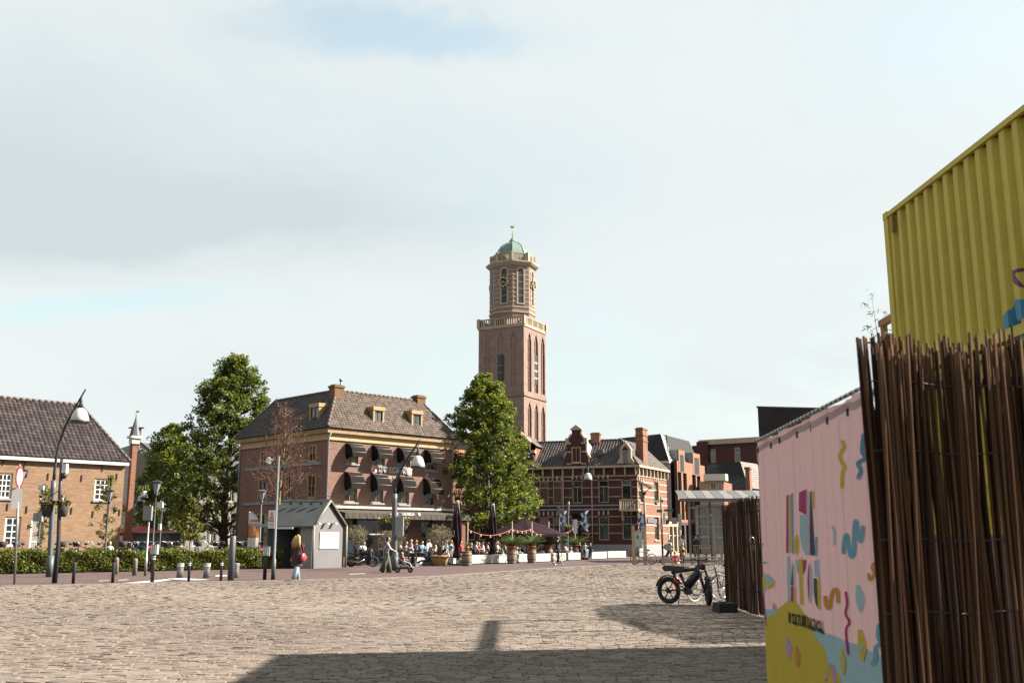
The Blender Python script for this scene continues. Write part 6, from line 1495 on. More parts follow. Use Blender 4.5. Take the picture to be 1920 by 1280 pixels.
p = P(1229.5, 943.5, D) - b; MB().ball((p.x, -.09, p.z), .1, 8, 6).build('camera_lens', M_dark, fp)
b = G(1276, 1049); D = b.y; ts = thing('info_column', 'slim white timetable column near the glass canal pavilion', 'sign', b)
MB().tube([(0, 0, 0), (0, 0, zat(1276, 964, D))], .06, 8).build('pole', M_steel, ts); p0, p1 = P(1271, 963, D) - b, P(1278, 993, D) - b; MB().b2(p0.x, p1.x, -.1, -.05, p1.z, p0.z).build('panel', M_shw, ts)
p0, p1 = P(1259, 970, D) - b, P(1270, 982, D) - b; MB().b2(p0.x, p1.x, -.1, -.05, p1.z, p0.z).build('panel', mat('pale_sign', (0.5, 0.45, 0.45), .5), ts)
# flags by the townhouse door and the white banner post
for px_, D_, lb_ in ((1054, 92, 'blue and white flag hanging left of the townhouse door'), (1094, 93, 'blue and white flag hanging right of the townhouse door'), (1201, 91, 'blue and white flag hanging at the lit corner of the townhouse')):
    b = Vector((gx(px_, D_), D_, 0)); fg = thing('flag', lb_, 'flag', b, 0, 'blue and white flags'); z1, z0 = zat(px_, 963, D_), zat(px_, 992, D_)
    MB().tube([(-.15, .5, 0), (-.15, .5, z1 + .1), (0.1, 0, z1 + .25)], .025, 5).build('pole', M_dark, fg); n = 8; cl_ = MB()
    for i in range(n):
        for j in range(3):
            q = lambda a, c: ((-.18 + .22 * a + .1 * math.sin(c * 1.3 + a), .06 * math.sin(a * 2 + c), z0 + (z1 - z0) * c / n + .12 * a * (1 if c > n / 2 else -.6)))
            cl_.add([q(j, i), q(j + 1, i), q(j + 1, i + 1), q(j, i + 1)], [(0, 1, 2, 3)], (1 if (i // 2 + j) % 2 else 0))
    cl_.build('flag_cloth', [mat('flag_blue', (0.03, 0.10, 0.28), .7), M_shw], fg)
D = 80; b = Vector((gx(1078, D), D, 0)); wb_ = thing('banner_sign', 'narrow white upright sign on a pole beside the townhouse door', 'sign', b)
z1, z0 = zat(1079, 973, D), zat(1079, 1000, D); MB().tube([(-.25, 0, 0), (-.25, 0, z1)], .04, 6).build('pole', M_dark, wb_); MB().b2(-.12, .2, -.05, .05, z0, z1).build('panel', M_shw, wb_); MB().b2(-.2, .27, -.055, .055, (z0 + z1) / 2 - .1, (z0 + z1) / 2 + .06).build('panel_wing', M_shw, wb_)
flowers('flower_basket', 'green flower basket on the bowed lamp above the terrace', Vector((gx(1066, lfD), lfD, zat(1066, 990, lfD))), 0.42, 5)
flowers('flower_basket', 'large leafy flower basket left of the bowed lamp before the restaurant', Vector((P(727, 979, 55).x, 55, zat(727, 979, 55))), 0.5, 6, 700)
flowers('flower_basket', 'large leafy flower basket right of the bowed lamp before the restaurant', Vector((P(752, 981, 55).x, 55, zat(752, 981, 55))), 0.42, 7, 600)

# glass pavilion by the canal
D = 76
gp_ = thing('glass_pavilion', 'steel framed glass pavilion with slatted flat canopy by the canal railing', 'pavilion', (gx(1308, D), D, 0)); b = Vector(gp_.location)
x0, x1 = gx(1308, D) - b.x, gx(1430, D) - b.x; zt = zat(1310, 948, D); z0 = zat(1310, 1026, D); cols_ = 4; rows_ = 4
M_fr = mat('pale_steel', (0.45, 0.45, 0.44), .45, .1, metal=.3)
M_gl = mat('clear_glass', (0.30, 0.33, 0.32), 0.05, .2)
if 1:
    t_ = M_gl.node_tree; bs = t_.nodes['Principled BSDF']; bs.inputs['Alpha'].default_value = 0.38
for i in range(cols_ + 1): u = x0 + (x1 - x0) * i / cols_; MB().b2(u - .1, u + .1, -.08, .08, 0, zt).build('post', M_fr, gp_)
for j in range(rows_ + 1):
    z = z0 + (zt - z0) * j / rows_; MB().b2(x0, x1, -.06, .06, z - .07, z + .07).build('rail', M_fr, gp_)
for i in range(cols_):
    for j in range(rows_): u = x0 + (x1 - x0) * i / cols_; v = z0 + (zt - z0) * j / rows_; MB().b2(u + .1, u + (x1 - x0) / cols_ - .1, -.01, .01, v + .07, v + (zt - z0) / rows_ - .07).build('pane', M_gl, gp_)
for y_ in (3.2,):
    for i in range(cols_ + 1): u = x0 + (x1 - x0) * i / cols_; MB().b2(u - .07, u + .07, y_ - .07, y_ + .07, 0, zt).build('post', M_fr, gp_)
    MB().b2(x0, x1, y_ - .05, y_ + .05, zt - .1, zt + .05).build('rail', M_fr, gp_)
# canopy
zc = zat(1285, 934, D - 4); xa = gx(1276, D - 4) - b.x; xb = x1 + 3; zb2 = zat(1300, 919, D + 2.3)
MB().b2(xa, xb, -4.05, -3.9, zc - .22, zc).build('canopy_beam', M_post, gp_); MB().b2(xa + 1.2, xb, 2.2, 2.35, zb2 - .3, zb2 - .04).build('canopy_beam', M_post, gp_)
n = 15
for i in range(n):
    u = xa + (xb - xa) * i / n; MB().add([(u + .02, -4.0, zc + .02), (u + (xb - xa) / n - .02, -4.0, zc + .02), (u + (xb - xa) / n + .7, 2.3, zb2), (u + .74, 2.3, zb2)], [(0, 1, 2, 3)]).build('canopy_panel', mat('canopy_white', (0.20, 0.19, 0.175), .6) if i % 2 else mat('canopy_grey', (0.11, 0.11, 0.11), .5), gp_)
for u in (x0 + .3, x0 + 3.6): MB().tube([(u, -3.6, 0), (u, -3.6, zc - .2)], .07, 8).build('canopy_column', M_post, gp_)
# canal railing
D = 71; x0, x1 = gx(1299, D), gx(1440, D); rl_ = thing('railing', 'brown bar railing along the canal edge before the glass pavilion', 'railing', (x0, D, 0)); n = 40
M_brz = mat('bronze_bar', (0.28, 0.22, 0.16), .5, .2)
z1 = zat(1330, 1021, D)
MB().b2(0, x1 - x0, -.04, .04, z1 - .05, z1).build('top_rail', M_brz, rl_); MB().b2(0, x1 - x0, -.03, .03, .12, .18).build('bottom_rail', M_brz, rl_)
for i in range(n): u = (x1 - x0) * i / n + .05; MB().b2(u - .02, u + .02, -.015, .015, 0.0, z1 - .051).build('bar', M_brz, rl_)
# bench and low granite edge
b = G(1240, 1058); D = b.y; x0, x1 = gx(1203, D) - b.x, gx(1352, D) - b.x
bn = thing('bench', 'long grey slab bench on steel legs by the map board', 'bench', b); MB().b2(x0, x1, -.25, .25, .40, .48).build('seat', mat('bench_grey', (0.33, 0.30, 0.28), .7), bn)
for px_ in (1242, 1297, 1349): u = gx(px_, D) - b.x; MB().b2(u - .08, u + .08, -.22, .22, 0, .398).build('leg', M_steel, bn)
D = 69.5; x0, x1 = gx(1190, D), gx(1400, D); tag(MB().b2(0, x1 - x0, -.2, .25, 0, .24).build('stone_edge', mat('edge_stone', (0.42, 0.33, 0.28), .8, .15), None, (x0, D, 0)), 'low pinkish stone edge behind the bench beside the canal', 'stone edge')
# ------------------------------------------------------------------ people
def seg_pose(pz, lean, legs, arms, head_tilt=0.0, shoulder=0.175, hipw=0.085, foot=1.0):
    """joints of a 1.7 m figure facing +x; angles in degrees (0 hangs down, + forwards)"""
    J = {}; s = lambda a: math.sin(R(a)); c = lambda a: math.cos(R(a))
    pv = Vector((0, 0, pz)); up = Vector((s(lean), 0, c(lean)))
    J['pelvis'] = (pv, .125); J['waist'] = (pv + up * .17, .105); J['chest'] = (pv + up * .36, .125); J['collar'] = (pv + up * .49, .075); J['neck'] = (pv + up * .55, .05)
    hd = pv + up * .55 + Vector((s(lean * .3 + head_tilt), 0, c(lean * .3 + head_tilt))) * .115; J['skull'] = (hd, .055)
    segs = [('pelvis', 'waist', 'top'), ('waist', 'chest', 'top'), ('chest', 'collar', 'top'), ('collar', 'neck', 'skin'), ('neck', 'skull', 'skin')]
    for k, (h, kn, ft) in enumerate(legs):
        y = hipw if k == 0 else -hipw; t = 'L' if k == 0 else 'R'
        hp = pv + Vector((0, y, -.04)); kp_ = hp + Vector((s(h), 0, -c(h))) * .42; ak = kp_ + Vector((s(h - kn), 0, -c(h - kn))) * .41; fa = h - kn + ft
        toe = ak + Vector((c(ft), 0, s(ft) - .28)).normalized() * .17 * foot
        J['hip' + t] = (hp, .085); J['knee' + t] = (kp_, .058); J['ankle' + t] = (ak, .042); J['toe' + t] = (toe, .034)
        segs += [('pelvis', 'hip' + t, 'leg'), ('hip' + t, 'knee' + t, 'leg'), ('knee' + t, 'ankle' + t, 'leg'), ('ankle' + t, 'toe' + t, 'shoe')]
    for k, (a, el, out) in enumerate(arms):
        sg = 1 if k == 0 else -1; t = 'L' if k == 0 else 'R'
        sh = pv + up * .46 + Vector((0, sg * shoulder, 0)); e = sh + Vector((s(a), sg * out, -c(a))).normalized() * .28; w = e + Vector((s(a + el), sg * out * .2, -c(a + el))).normalized() * .25; hn = w + (w - e).normalized() * .07
        J['sh' + t] = (sh, .06); J['el' + t] = (e, .042); J['wr' + t] = (w, .03); J['ha' + t] = (hn, .03)
        segs += [('collar', 'sh' + t, 'top'), ('sh' + t, 'el' + t, 'sleeve'), ('el' + t, 'wr' + t, 'fore'), ('wr' + t, 'ha' + t, 'skin')]
    return J, segs
PMESH = {}
def body_mesh(key, J, segs, bare_arms=True):
    if (key, bare_arms) in PMESH: return PMESH[(key, bare_arms)]
    names = list(J); idx = {n: i for i, n in enumerate(names)}
    me = bpy.data.meshes.new('sk'); me.from_pydata([tuple(J[n][0]) for n in names], [(idx[a], idx[b]) for a, b, _ in segs], [])
    o = bpy.data.objects.new('sk', me); COL.objects.link(o)
    md = o.modifiers.new('s', 'SKIN'); md.use_smooth_shade = True
    for i, n in enumerate(names):
        sv = me.skin_vertices[0].data[i]; sv.radius = (J[n][1],) * 2; sv.use_root = (n == 'pelvis')
    o.modifiers.new('u', 'SUBSURF').levels = 1
    bpy.context.view_layer.update()
    ev = bpy.data.meshes.new_from_object(o.evaluated_get(bpy.context.evaluated_depsgraph_get())); bpy.data.objects.remove(o); bpy.data.meshes.remove(me)
    V = [tuple(v.co) for v in ev.vertices]; Fc = [tuple(p.vertices) for p in ev.polygons]; MI = []
    reg = {'skin': 0, 'top': 1, 'leg': 2, 'shoe': 3, 'sleeve': 1, 'fore': 0 if bare_arms else 1}
    sg = [(J[a][0], J[b][0], reg[c]) for a, b, c in segs]
    for p in ev.polygons:
        c = Vector(p.center); best = 9; k = 1
        for a, b, rg in sg:
            d = b - a; t = max(0, min(1, (c - a).dot(d) / max(1e-9, d.length_squared))); q = (c - a - d * t).length
            if q < best: best = q; k = rg
        MI.append(k)
    bpy.data.meshes.remove(ev)
    m = MB(); m.v = V; m.f = Fc; m.m = MI; m.s = [True] * len(Fc)
    hd = J['skull'][0]
    m.ball(hd + Vector((0.015, 0, 0.03)), 0.115, 12, 9, 0, (0.83, 0.68, 1.0)); m.ball(hd + Vector((0.055, 0, -0.05)), 0.055, 8, 6, 0, (0.8, 0.8, 0.9))
    m.add([hd + Vector((.10, 0, .035)), hd + Vector((.135, 0, -.005)), hd + Vector((.105, .015, -.01)), hd + Vector((.105, -.015, -.01))], [(0, 2, 1), (0, 1, 3), (1, 2, 3)], 0)
    for y in (-1, 1):
        m.ball(hd + Vector((.098, y * .032, .025)), .011, 6, 5, 4); m.ball(hd + Vector((0, y * .078, .01)), .026, 6, 5, 0, (.7, .4, 1.2))
    m.ball(hd + Vector((.095, 0, -.045)), .02, 6, 4, 5, (.4, 1, .3))
    for t, sgn in (('L', 1), ('R', -1)):
        w, h = J['wr' + t][0], J['ha' + t][0]; d = (h - w).normalized(); sd = d.cross(Vector((1, 0, .2))).normalized() if abs(d.x) < .9 else Vector((0, 1, 0)); cr = d.cross(sd).normalized()
        for q, ln in enumerate((.075, .085, .08, .062)):
            b = h + sd * ((q - 1.5) * .017) - d * .01; e1 = b + d * ln * .55; e2 = e1 + (d * .6 + cr * .6).normalized() * ln * .45; m.tube([b, e1, e2], [.010, .009, .007], 5, 0)
        b = w + d * .03 + sd * .03 * sgn; m.tube([b, b + (d + sd * sgn * .8).normalized() * .035, b + (d + sd * sgn * .3).normalized() * .065], [.012, .010, .008], 5, 0)
    PMESH[(key, bare_arms)] = m
    return m
SKIN = [mat('skin_light', (0.62, 0.38, 0.27), .6, .05), mat('skin_tan', (0.50, 0.29, 0.19), .6, .05)]
def clr(name, c, rough=.85): return mat('cloth_' + name, c, rough, .12, 6.0)
CL = {k: clr(k, v) for k, v in dict(white=(.70, .69, .68), blue=(.26, .40, .56), lilac=(.46, .36, .50), navy=(.03, .035, .07), black=(.014, .013, .015), grey=(.20, .21, .22), olive=(.085, .088, .068), red=(.52, .05, .07), pink=(.60, .17, .17), jeans=(.38, .50, .60), teal=(.18, .34, .36), yellow=(.55, .36, .12), brown=(.055, .022, .020), stripe=(.46, .50, .55), cream=(.55, .48, .38), coral=(.62, .09, .10)).items()}
HAIR = {k: mat('hair_' + k, v, .55, .3, 20) for k, v in dict(blond=(.42, .27, .11), brown=(.085, .042, .022), dark=(.022, .015, .012), grey=(.34, .32, .30), red=(.20, .065, .025)).items()}
def person(label, pose, key, loc, rz, top, leg, shoe='black', hair='brown', long=False, bare=True, skin=0, group=None, scale=1.0, shift=None):
    J, segs = pose; m = body_mesh(key, J, segs, bare)
    mk = (key, bare)
    if (mk, 'mesh') not in PMESH: PMESH[(mk, 'mesh')] = m.mesh('person', [SKIN[0], CL['white'], CL['jeans'], CL['black'], M_dark, mat('lips', (.42, .16, .14), .6)])
    me = PMESH[(mk, 'mesh')]
    o = obj('person', me, None, loc, rz); o.scale = (scale,) * 3
    for i, mm in enumerate((SKIN[skin], CL[top], CL[leg], CL[shoe])): o.material_slots[i].link = 'OBJECT'; o.material_slots[i].material = mm
    tag(o, label, 'person', group)
    hd = J['skull'][0]; h = MB(); h.ball(hd + Vector((-.012, 0, .052)), .122, 12, 8, 0, (.86, .74, .93))
    if long:
        for y in (-.07, -.035, 0, .035, .07):
            h.tube([hd + Vector((-.06, y, .08)), hd + Vector((-.10, y * 1.3, -.05)), hd + Vector((-.11, y * 1.6, -.2)), hd + Vector((-.10, y * 1.7, -.33))], [.05, .06, .05, .025], 7)
    ho = h.build('hair', HAIR[hair], o)
    return o, J
sit = seg_pose(.52, 4, [(84, 84, 8), (80, 78, 8)], [(35, 55, .12), (30, 70, .12)])
sit2 = seg_pose(.52, -8, [(86, 70, 8), (88, 92, 8)], [(20, 80, .25), (45, 30, .2)])
lounge = seg_pose(.20, -14, [(92, 24, 20), (96, 55, 20)], [(-10, 30, .25), (20, 60, .25)])
stand = seg_pose(.90, 0, [(2, 2, 0), (-3, 2, 0)], [(4, 12, .12), (-4, 14, .12)])
walk = seg_pose(.885, 4, [(20, 6, 0), (-14, 18, -18)], [(-14, 12, .12), (16, 25, .12)])
push = seg_pose(.885, 6, [(14, 8, 0), (-10, 14, -12)], [(36, 28, .05), (32, 32, .05)])
ride = seg_pose(1.0, 16, [(62, 78, 0), (22, 34, 0)], [(52, 12, .12), (52, 12, .12)])
kid = seg_pose(.55, -20, [(78, 40, 20), (82, 50, 20)], [(30, 50, .15), (40, 30, .15)])

# woman in the long coat
b = G(555, 1086.3)
wm, J = person('woman with blond curls in a dark brown coat and pale jeans walking away', walk, 'walk', (b.x, b.y, 0), R(70), 'brown', 'jeans', 'white', 'blond', True, False, scale=1.04)
ct = MB(); rings = [(.86, .20, .15), (.72, .21, .17), (.52, .24, .21), (1.05, .17, .13), (1.22, .185, .135), (1.36, .17, .12), (1.43, .09, .08)]; rings.sort()
vs = []; n = 14
for z, ry, rx in rings:
    for k in range(n): a = 2 * math.pi * k / n; vs.append((rx * math.cos(a) * (1 + .05 * math.sin(3 * a)) + .04 * (z - .9), ry * math.sin(a), z))
ct.add(vs, [(i * n + k, i * n + (k + 1) % n, (i + 1) * n + (k + 1) % n, (i + 1) * n + k) for i in range(len(rings) - 1) for k in range(n)], 0, True); ct.build('coat', CL['brown'], wm)
jn = MB()
for t in 'LR': jn.tube([J['hip' + t][0], J['knee' + t][0], J['ankle' + t][0] + Vector((0, 0, -.02))], [.11, .092, .10], 12)
jn.build('wide_jeans', CL['jeans'], wm)
hr = MB(); hd = J['skull'][0]; rr_ = np.random.default_rng(2)
for k in range(26):
    y = rr_.uniform(-.13, .13); p0 = hd + Vector((-.03, y * .5, .1)); p1 = hd + Vector((-.12, y * .9, -.02)); p2 = hd + Vector((-.15 + rr_.uniform(-.03, .03), y * 1.2, -.16)); p3 = hd + Vector((-.13 + rr_.uniform(-.04, .04), y * 1.35, -.3 + rr_.uniform(-.06, .05))); hr.tube([p0, p1, p2, p3], [.045, .05, .045, .018], 6)
hr.build('curls', HAIR['blond'], wm)
bg_ = thing('handbag', 'soft red shoulder bag carried by the woman in the dark coat', 'bag', (b.x + .27, b.y - .1, .70), R(70)); m = MB(); m.lathe([(.07, 0), (.16, .05), (.19, .16), (.14, .3), (.05, .36)], 10); o = m.build('bag_body', mat('red_leather', (.34, .03, .045), .45), bg_); o.scale = (1, .55, 1)
MB().tube([(-.1, 0, .34), (-.06, -.04, .6), (.02, -.05, .74), (.08, 0, .34)], .012, 5).build('strap', MATS['red_leather'], bg_)
# woman with stroller
b = G(724, 1072.5)
sw, J = person('woman in a striped tee and wide olive trousers pushing a stroller', push, 'push', (b.x, b.y, 0), R(8), 'stripe', 'olive', 'brown', 'dark', False, True)
tr = MB(); n = 12
for t in 'LR':
    hp, kn, ak = J['hip' + t][0], J['knee' + t][0], J['ankle' + t][0]; pts = [hp + Vector((0, 0, .06)), kn, ak + Vector((.01, 0, -.02))]; tr.tube(pts, [.125, .125, .14], n)
tr.build('wide_trousers', CL['olive'], sw)
MB().box(J['skull'][0] + Vector((.1, 0, .03)), (.03, .15, .04)).build('sunglasses', M_dark, sw)
for k in range(5): MB().lathe([(.137, 0), (.137, .018)], 14, (0.02 + .006 * k, 0, 1.02 + .07 * k)).build('stripe', CL['navy'], sw).scale = (1, 1.12, 1)
sb = G(757, 1073); st = thing('stroller', 'black folding stroller with small wheels pushed along the road', 'stroller', sb, R(4))
for (x, y) in ((-.3, .2), (-.3, -.2), (.32, .17), (.32, -.17)):
    w = MB(); w.tube([(x, y - .03, .13), (x, y + .03, .13)], .13, 14); wo2 = w.build('wheel', M_dark, st); obj('hub', MB().tube([(x, y - .035, .13), (x, y + .035, .13)], .05, 10).mesh('hub', M_boxgrey), wo2)
for y in (.22, -.22): MB().tube([(-.52, y, 1.05), (-.3, y, .72), (.1, y, .38), (.32, y * .8, .16)], .018, 6).build('frame_tube', M_dark, st); MB().tube([(-.3, y, .15), (.0, y, .46)], .016, 6).build('frame_tube', M_dark, st)
MB().tube([(-.52, -.22, 1.05), (-.54, 0, 1.07), (-.52, .22, 1.05)], .02, 6).build('handle', M_dark, st)
MB().slab([(-.30, .86), (-.26, .9), (-.02, .44), (.2, .42), (.2, .37), (-.08, .38)], -.19, .19).build('seat', mat('stroller_cloth', (.02, .02, .022), .9), st); MB().box((0, 0, .22), (.42, .34, .1)).build('basket', M_dark, st)
person('small blond child in a pink top sitting in the stroller', kid, 'kid', (sb.x + .02, sb.y, .2), R(4), 'pink', 'cream', 'white', 'blond', scale=.58)

# ------------------------------------------------------------------ bicycles
M_tyre = mat('tyre', (.013, .013, .014), .8, .2, 20)
M_chrome = mat('chrome', (.5, .5, .5), .3, metal=.9)
M_bframe = mat('bike_frame_black', (.016, .016, .018), .35)
def ring(c, r, t, n=22, k=6):
    m = MB(); return m.tube([(c[0] + r * math.cos(2 * math.pi * j / n), c[1], c[2] + r * math.sin(2 * math.pi * j / n)) for j in range(n + 1)], t, k, cap=False)
def wheel(root, x, r, tyre_r, m_t=None, steer=0.0, spokes=16, rim=None):
    o = ring((0, 0, 0), r - tyre_r, tyre_r).build('wheel', m_t or M_tyre, root, (x, 0, r)); o.rotation_euler = (0, 0, steer)
    sp = ring((0, 0, 0), r - tyre_r * 2.1, .012, 22, 4); sp.tube([(0, -.04, 0), (0, .04, 0)], .03, 8)
    for k in range(spokes): a = 2 * math.pi * k / spokes; sp.tube([(0, .03 * (-1) ** k, 0), ((r - tyre_r * 2) * math.cos(a), 0, (r - tyre_r * 2) * math.sin(a))], .0028, 3)
    obj('rim', sp.mesh('rim', rim or M_chrome), o); return o
def bicycle(label, loc, rz, frame=None, group=None, tyre=None, guard=False, steer=0.0, basket=False, drop=False, lean=0.0):
    root = thing('bicycle', label, 'bicycle', loc, rz, group); fm = frame or M_bframe; r = .345
    wheel(root, 0, r, .019, tyre); wheel(root, 1.06, r, .019, tyre, steer)
    f = MB(); bb, hd0, hd1, st_ = (.43, 0, .28), (.92, 0, .62), (.87, 0, .82), (.26, 0, .74)
    if drop: f.tube([hd0, (.62, 0, .36), bb], .02, 7); f.tube([hd1, (.6, 0, .52), (.36, 0, .46)], .017, 7)
    else: f.tube([hd0, bb], .019, 7); f.tube([hd1, st_], .016, 7)
    f.tube([bb, st_, (.23, 0, .86)], .016, 7)
    for y in (.05, -.05): f.tube([bb, (0, y, r)], .011, 5); f.tube([st_, (0, y, r)], .010, 5)
    f.tube([hd0, hd1, (.85, 0, .92)], .02, 7); f.build('frame', fm, root)
    k = MB()
    for y in (.05, -.05): k.tube([hd0, (1.06, y, r)], .013, 5)
    k.build('fork', fm, root)
    MB().tube([(.72, .29, .98), (.8, .22, 1.0), (.86, .04, .96), (.86, -.04, .96), (.8, -.22, 1.0), (.72, -.29, .98)], .013, 6).build('handlebar', M_bframe if not guard else M_chrome, root)
    MB().ball((.2, 0, .9), .12, 10, 6, 0, (1.1, .7, .42)).build('saddle', M_dark, root)
    c = MB().tube([(.43, -.05, .28), (.43, .05, .28)], .085, 14); c.tube([(.43, .07, .28), (.53, .08, .15)], .011, 5); c.tube([(.43, -.07, .28), (.33, -.08, .41)], .011, 5); c.box((.55, .13, .145), (.09, .08, .02)); c.box((.31, -.13, .415), (.09, .08, .02)); c.build('crank', M_dark, root)
    if guard:
        for x in (0, 1.06):
            g_ = MB(); g_.tube([(x + (r + .02) * math.cos(a), 0, r + (r + .02) * math.sin(a)) for a in [R(10 + 16 * q) for q in range(11)]], .02, 5, flat=.4); g_.build('mudguard', fm, root)
        MB().b2(-.28, .2, -.06, .06, .72, .735).tube([(-.2, .05, .72), (0, .05, r)], .008, 4).build('rack', fm, root)
    if basket: MB().lathe([(.15, .78), (.2, 1.02), (.19, 1.02), (.14, .8)], 12, (1.08, 0, 0)).build('basket', M_basket, root)
    MB().tube([(.35, .06, .28), (.30, .24, .02)], .012, 5).build('kickstand', M_chrome, root)
    root.rotation_euler = (lean, 0, rz)
    if group: root.scale = (1.13,) * 3
    return root
# black bike leaning at the map board
b = G(1221.5, 1057.5); bicycle('black bicycle leaning against the city map board', (b.x, b.y - .15, 0), R(180), group=None, steer=.2)
# city bike behind the fat tyred one
b = G(1303, 1128); bicycle('black city bicycle with pale tyres and mudguards behind the fat tyred bike', (b.x, b.y, 0), R(40), tyre=mat('pale_tyre', (.42, .40, .38), .7), guard=True, basket=False, steer=-.5, drop=False)
b = G(1356, 1124); bicycle('blue bicycle half hidden behind the dark reed screen', (b.x + .1, b.y + .4, 0), R(52), frame=mat('bike_blue', (.04, .10, .18), .35), guard=True)
# cyclist riding away
b = G(1040, 1060); cy = bicycle('black bicycle being ridden along the road past the terrace', (b.x, b.y, 0), R(60))
d_ = Vector((math.cos(R(60)), math.sin(R(60)), 0)); person('cyclist in black clothes seen from behind riding away', ride, 'ride', (b.x + d_.x * .27, b.y + d_.y * .27, 0), R(60), 'black', 'black', 'black', 'dark', bare=False, scale=.98)
# bicycles parked behind the hedge
proto = None; cols = [('black', M_bframe), ('silver', M_chrome), ('blue', MATS['bike_blue']), ('cream', mat('bike_cream', (.5, .46, .38), .4))]
rgb_ = random.Random(5); nb = 20; seen_ = {}
LMK = [(27, 'round red rimmed sign'), (92, 'tall bowed lamp'), (137, 'first plain bollard'), (197, 'thin young tree'), (217, 'paired stone post'), (252, 'lone stone post'), (285, 'striped signal post'), (337, 'first steel post'), (387, 'middle steel post'), (432, 'thick grey post'), (512, 'warning sign pole')]
for i in range(nb):
    f = i / (nb - 1); px_ = 8 + 520 * f
    if 470 < px_ < 500: continue
    hx_ = HEDGE_P[1][0] + (HEDGE_P[2][0] - HEDGE_P[1][0]) * (px_ / 545); hy_ = HEDGE_P[1][1] + (HEDGE_P[2][1] - HEDGE_P[1][1]) * (px_ / 545)
    nn = Vector((-.64, .77, 0)); off = rgb_.uniform(1.35, 2.4)
    loc = (hx_ + nn.x * off, hy_ + nn.y * off, .34); rz = R(rgb_.choice([128, -52]) + rgb_.uniform(-14, 14)); mk = min(LMK, key=lambda q: abs(q[0] - px_)); k_ = (i % 4, mk[1]); seen_[k_] = seen_.get(k_, 0) + 1; lb_ = cols[i % 4][0] + ' framed bicycle' + (' with basket' if i % 2 == 0 else '') + ' parked behind the hedge at the ' + mk[1]
    if i < 4:
        q = bicycle(lb_, loc, rz, cols[i][1], 'bicycles parked behind the hedge', guard=True, basket=(i % 2 == 0)); cols[i] = (cols[i][0], cols[i][1], q)
    else:
        q = copy_tree(cols[i % 4][2]); place(q, loc, rz); q['label'] = lb_
# parked motorbike
b = G(656.5, 1062.5); mo = thing('motorcycle', 'black motorcycle parked beside the grey shelter', 'motorcycle', (b.x + .05, b.y, 0), R(6))
wheel(mo, 0, .31, .055, None, 0, 10, M_dark); wheel(mo, 1.28, .31, .055, None, .25, 10, M_dark)
MB().ball((.78, 0, .80), .22, 10, 7, 0, (1.35, .62, .62)).build('tank', mat('gloss_black', (.012, .012, .014), .2), mo); MB().slab([(-.15, .74), (.5, .70), (.55, .76), (.1, .80), (-.22, .84)], -.13, .13).build('seat', M_dark, mo)
MB().box((.66, 0, .42), (.42, .26, .34)).box((.60, 0, .62), (.25, .22, .14)).build('engine', M_postd, mo); MB().tube([(.75, -.14, .42), (.45, -.17, .27), (-.25, -.18, .36)], [.03, .04, .05], 8).build('exhaust', M_chrome, mo)
for y in (.09, -.09): MB().tube([(1.28, y, .31), (1.05, y, .98)], .028, 7).build('fork', M_postd, mo); MB().tube([(0, y * 1.2, .31), (.55, y, .4)], .03, 6).build('swing_arm', M_postd, mo)
MB().tube([(.88, .36, 1.02), (1.02, .2, 1.05), (1.03, -.2, 1.05), (.88, -.36, 1.02)], .016, 6).build('handlebar', M_dark, mo); MB().ball((1.14, 0, .88), .1, 10, 7).build('headlamp', M_postd, mo)
MB().tube([(.33 * math.cos(a) - .0, 0, .31 + .36 * math.sin(a)) for a in [R(30 + 15 * q) for q in range(9)]], .06, 6, flat=.3).build('mudguard', M_dark, mo); MB().tube([(.5, .1, .3), (.42, .3, 0.01)], .016, 5).build('kickstand', M_dark, mo)
# fat tyred electric bike in the foreground
b = G(1255, 1131.5); eb = thing('fat_tyre_bike', 'black fat tyred electric bike with long saddle and red details beside the reed screen', 'bicycle', b, R(-40))
r = .335; WB_ = 1.12
for x, stq in ((0, 0), (WB_, R(-52))):
    o = ring((0, 0, 0), r - .055, .055, 26, 10).build('wheel', M_tyre, eb, (x, 0, r)); o.rotation_euler = (0, 0, stq)
    sp = ring((0, 0, 0), r - .105, .022, 24, 5); sp.tube([(0, -.06, 0), (0, .06, 0)], .07, 12)
    for k in range(6): a = math.pi * k / 3; sp.tube([(0, 0, 0), ((r - .11) * math.cos(a), 0, (r - .11) * math.sin(a))], .016, 5)
    obj('rim', sp.mesh('rim', M_dark), o)
    gd = MB(); gd.tube([((r + .03) * math.cos(a), 0, (r + .03) * math.sin(a)) for a in ([R(40 + 14 * q) for q in range(10)] if x == 0 else [R(50 + 12 * q) for q in range(8)])], .065, 6, flat=.25); obj('mudguard', gd.mesh('mudguard', M_dark), o)
f = MB(); f.tube([(.55, 0, .36), (.86, 0, .86)], .06, 8); f.tube([(.12, 0, .78), (.86, 0, .88)], .045, 8); f.tube([(.55, 0, .36), (.34, 0, .74)], .045, 8); f.tube([(.34, 0, .5), (.1, 0, .8)], .035, 8)
for y in (.08, -.08): f.tube([(.55, y * .6, .36), (0, y, r)], .022, 6)
f.build('frame', M_bframe, eb)
MB().slab([(-.12, .88), (-.06, .80), (.52, .83), (.58, .88), (.5, .93), (-.06, .95)], -.11, .11).build('saddle', M_dark, eb)
MB().tube([(.58, 0, .48), (.88, 0, .82)], .10, 10).build('battery', M_dark, eb)
k = MB()
ca_, sa_ = math.cos(R(-52)), math.sin(R(-52))
for y in (.085, -.085): k.tube([(WB_ - sa_ * y, ca_ * y, r), (.92 - sa_ * y, ca_ * y, .96)], .028, 7)
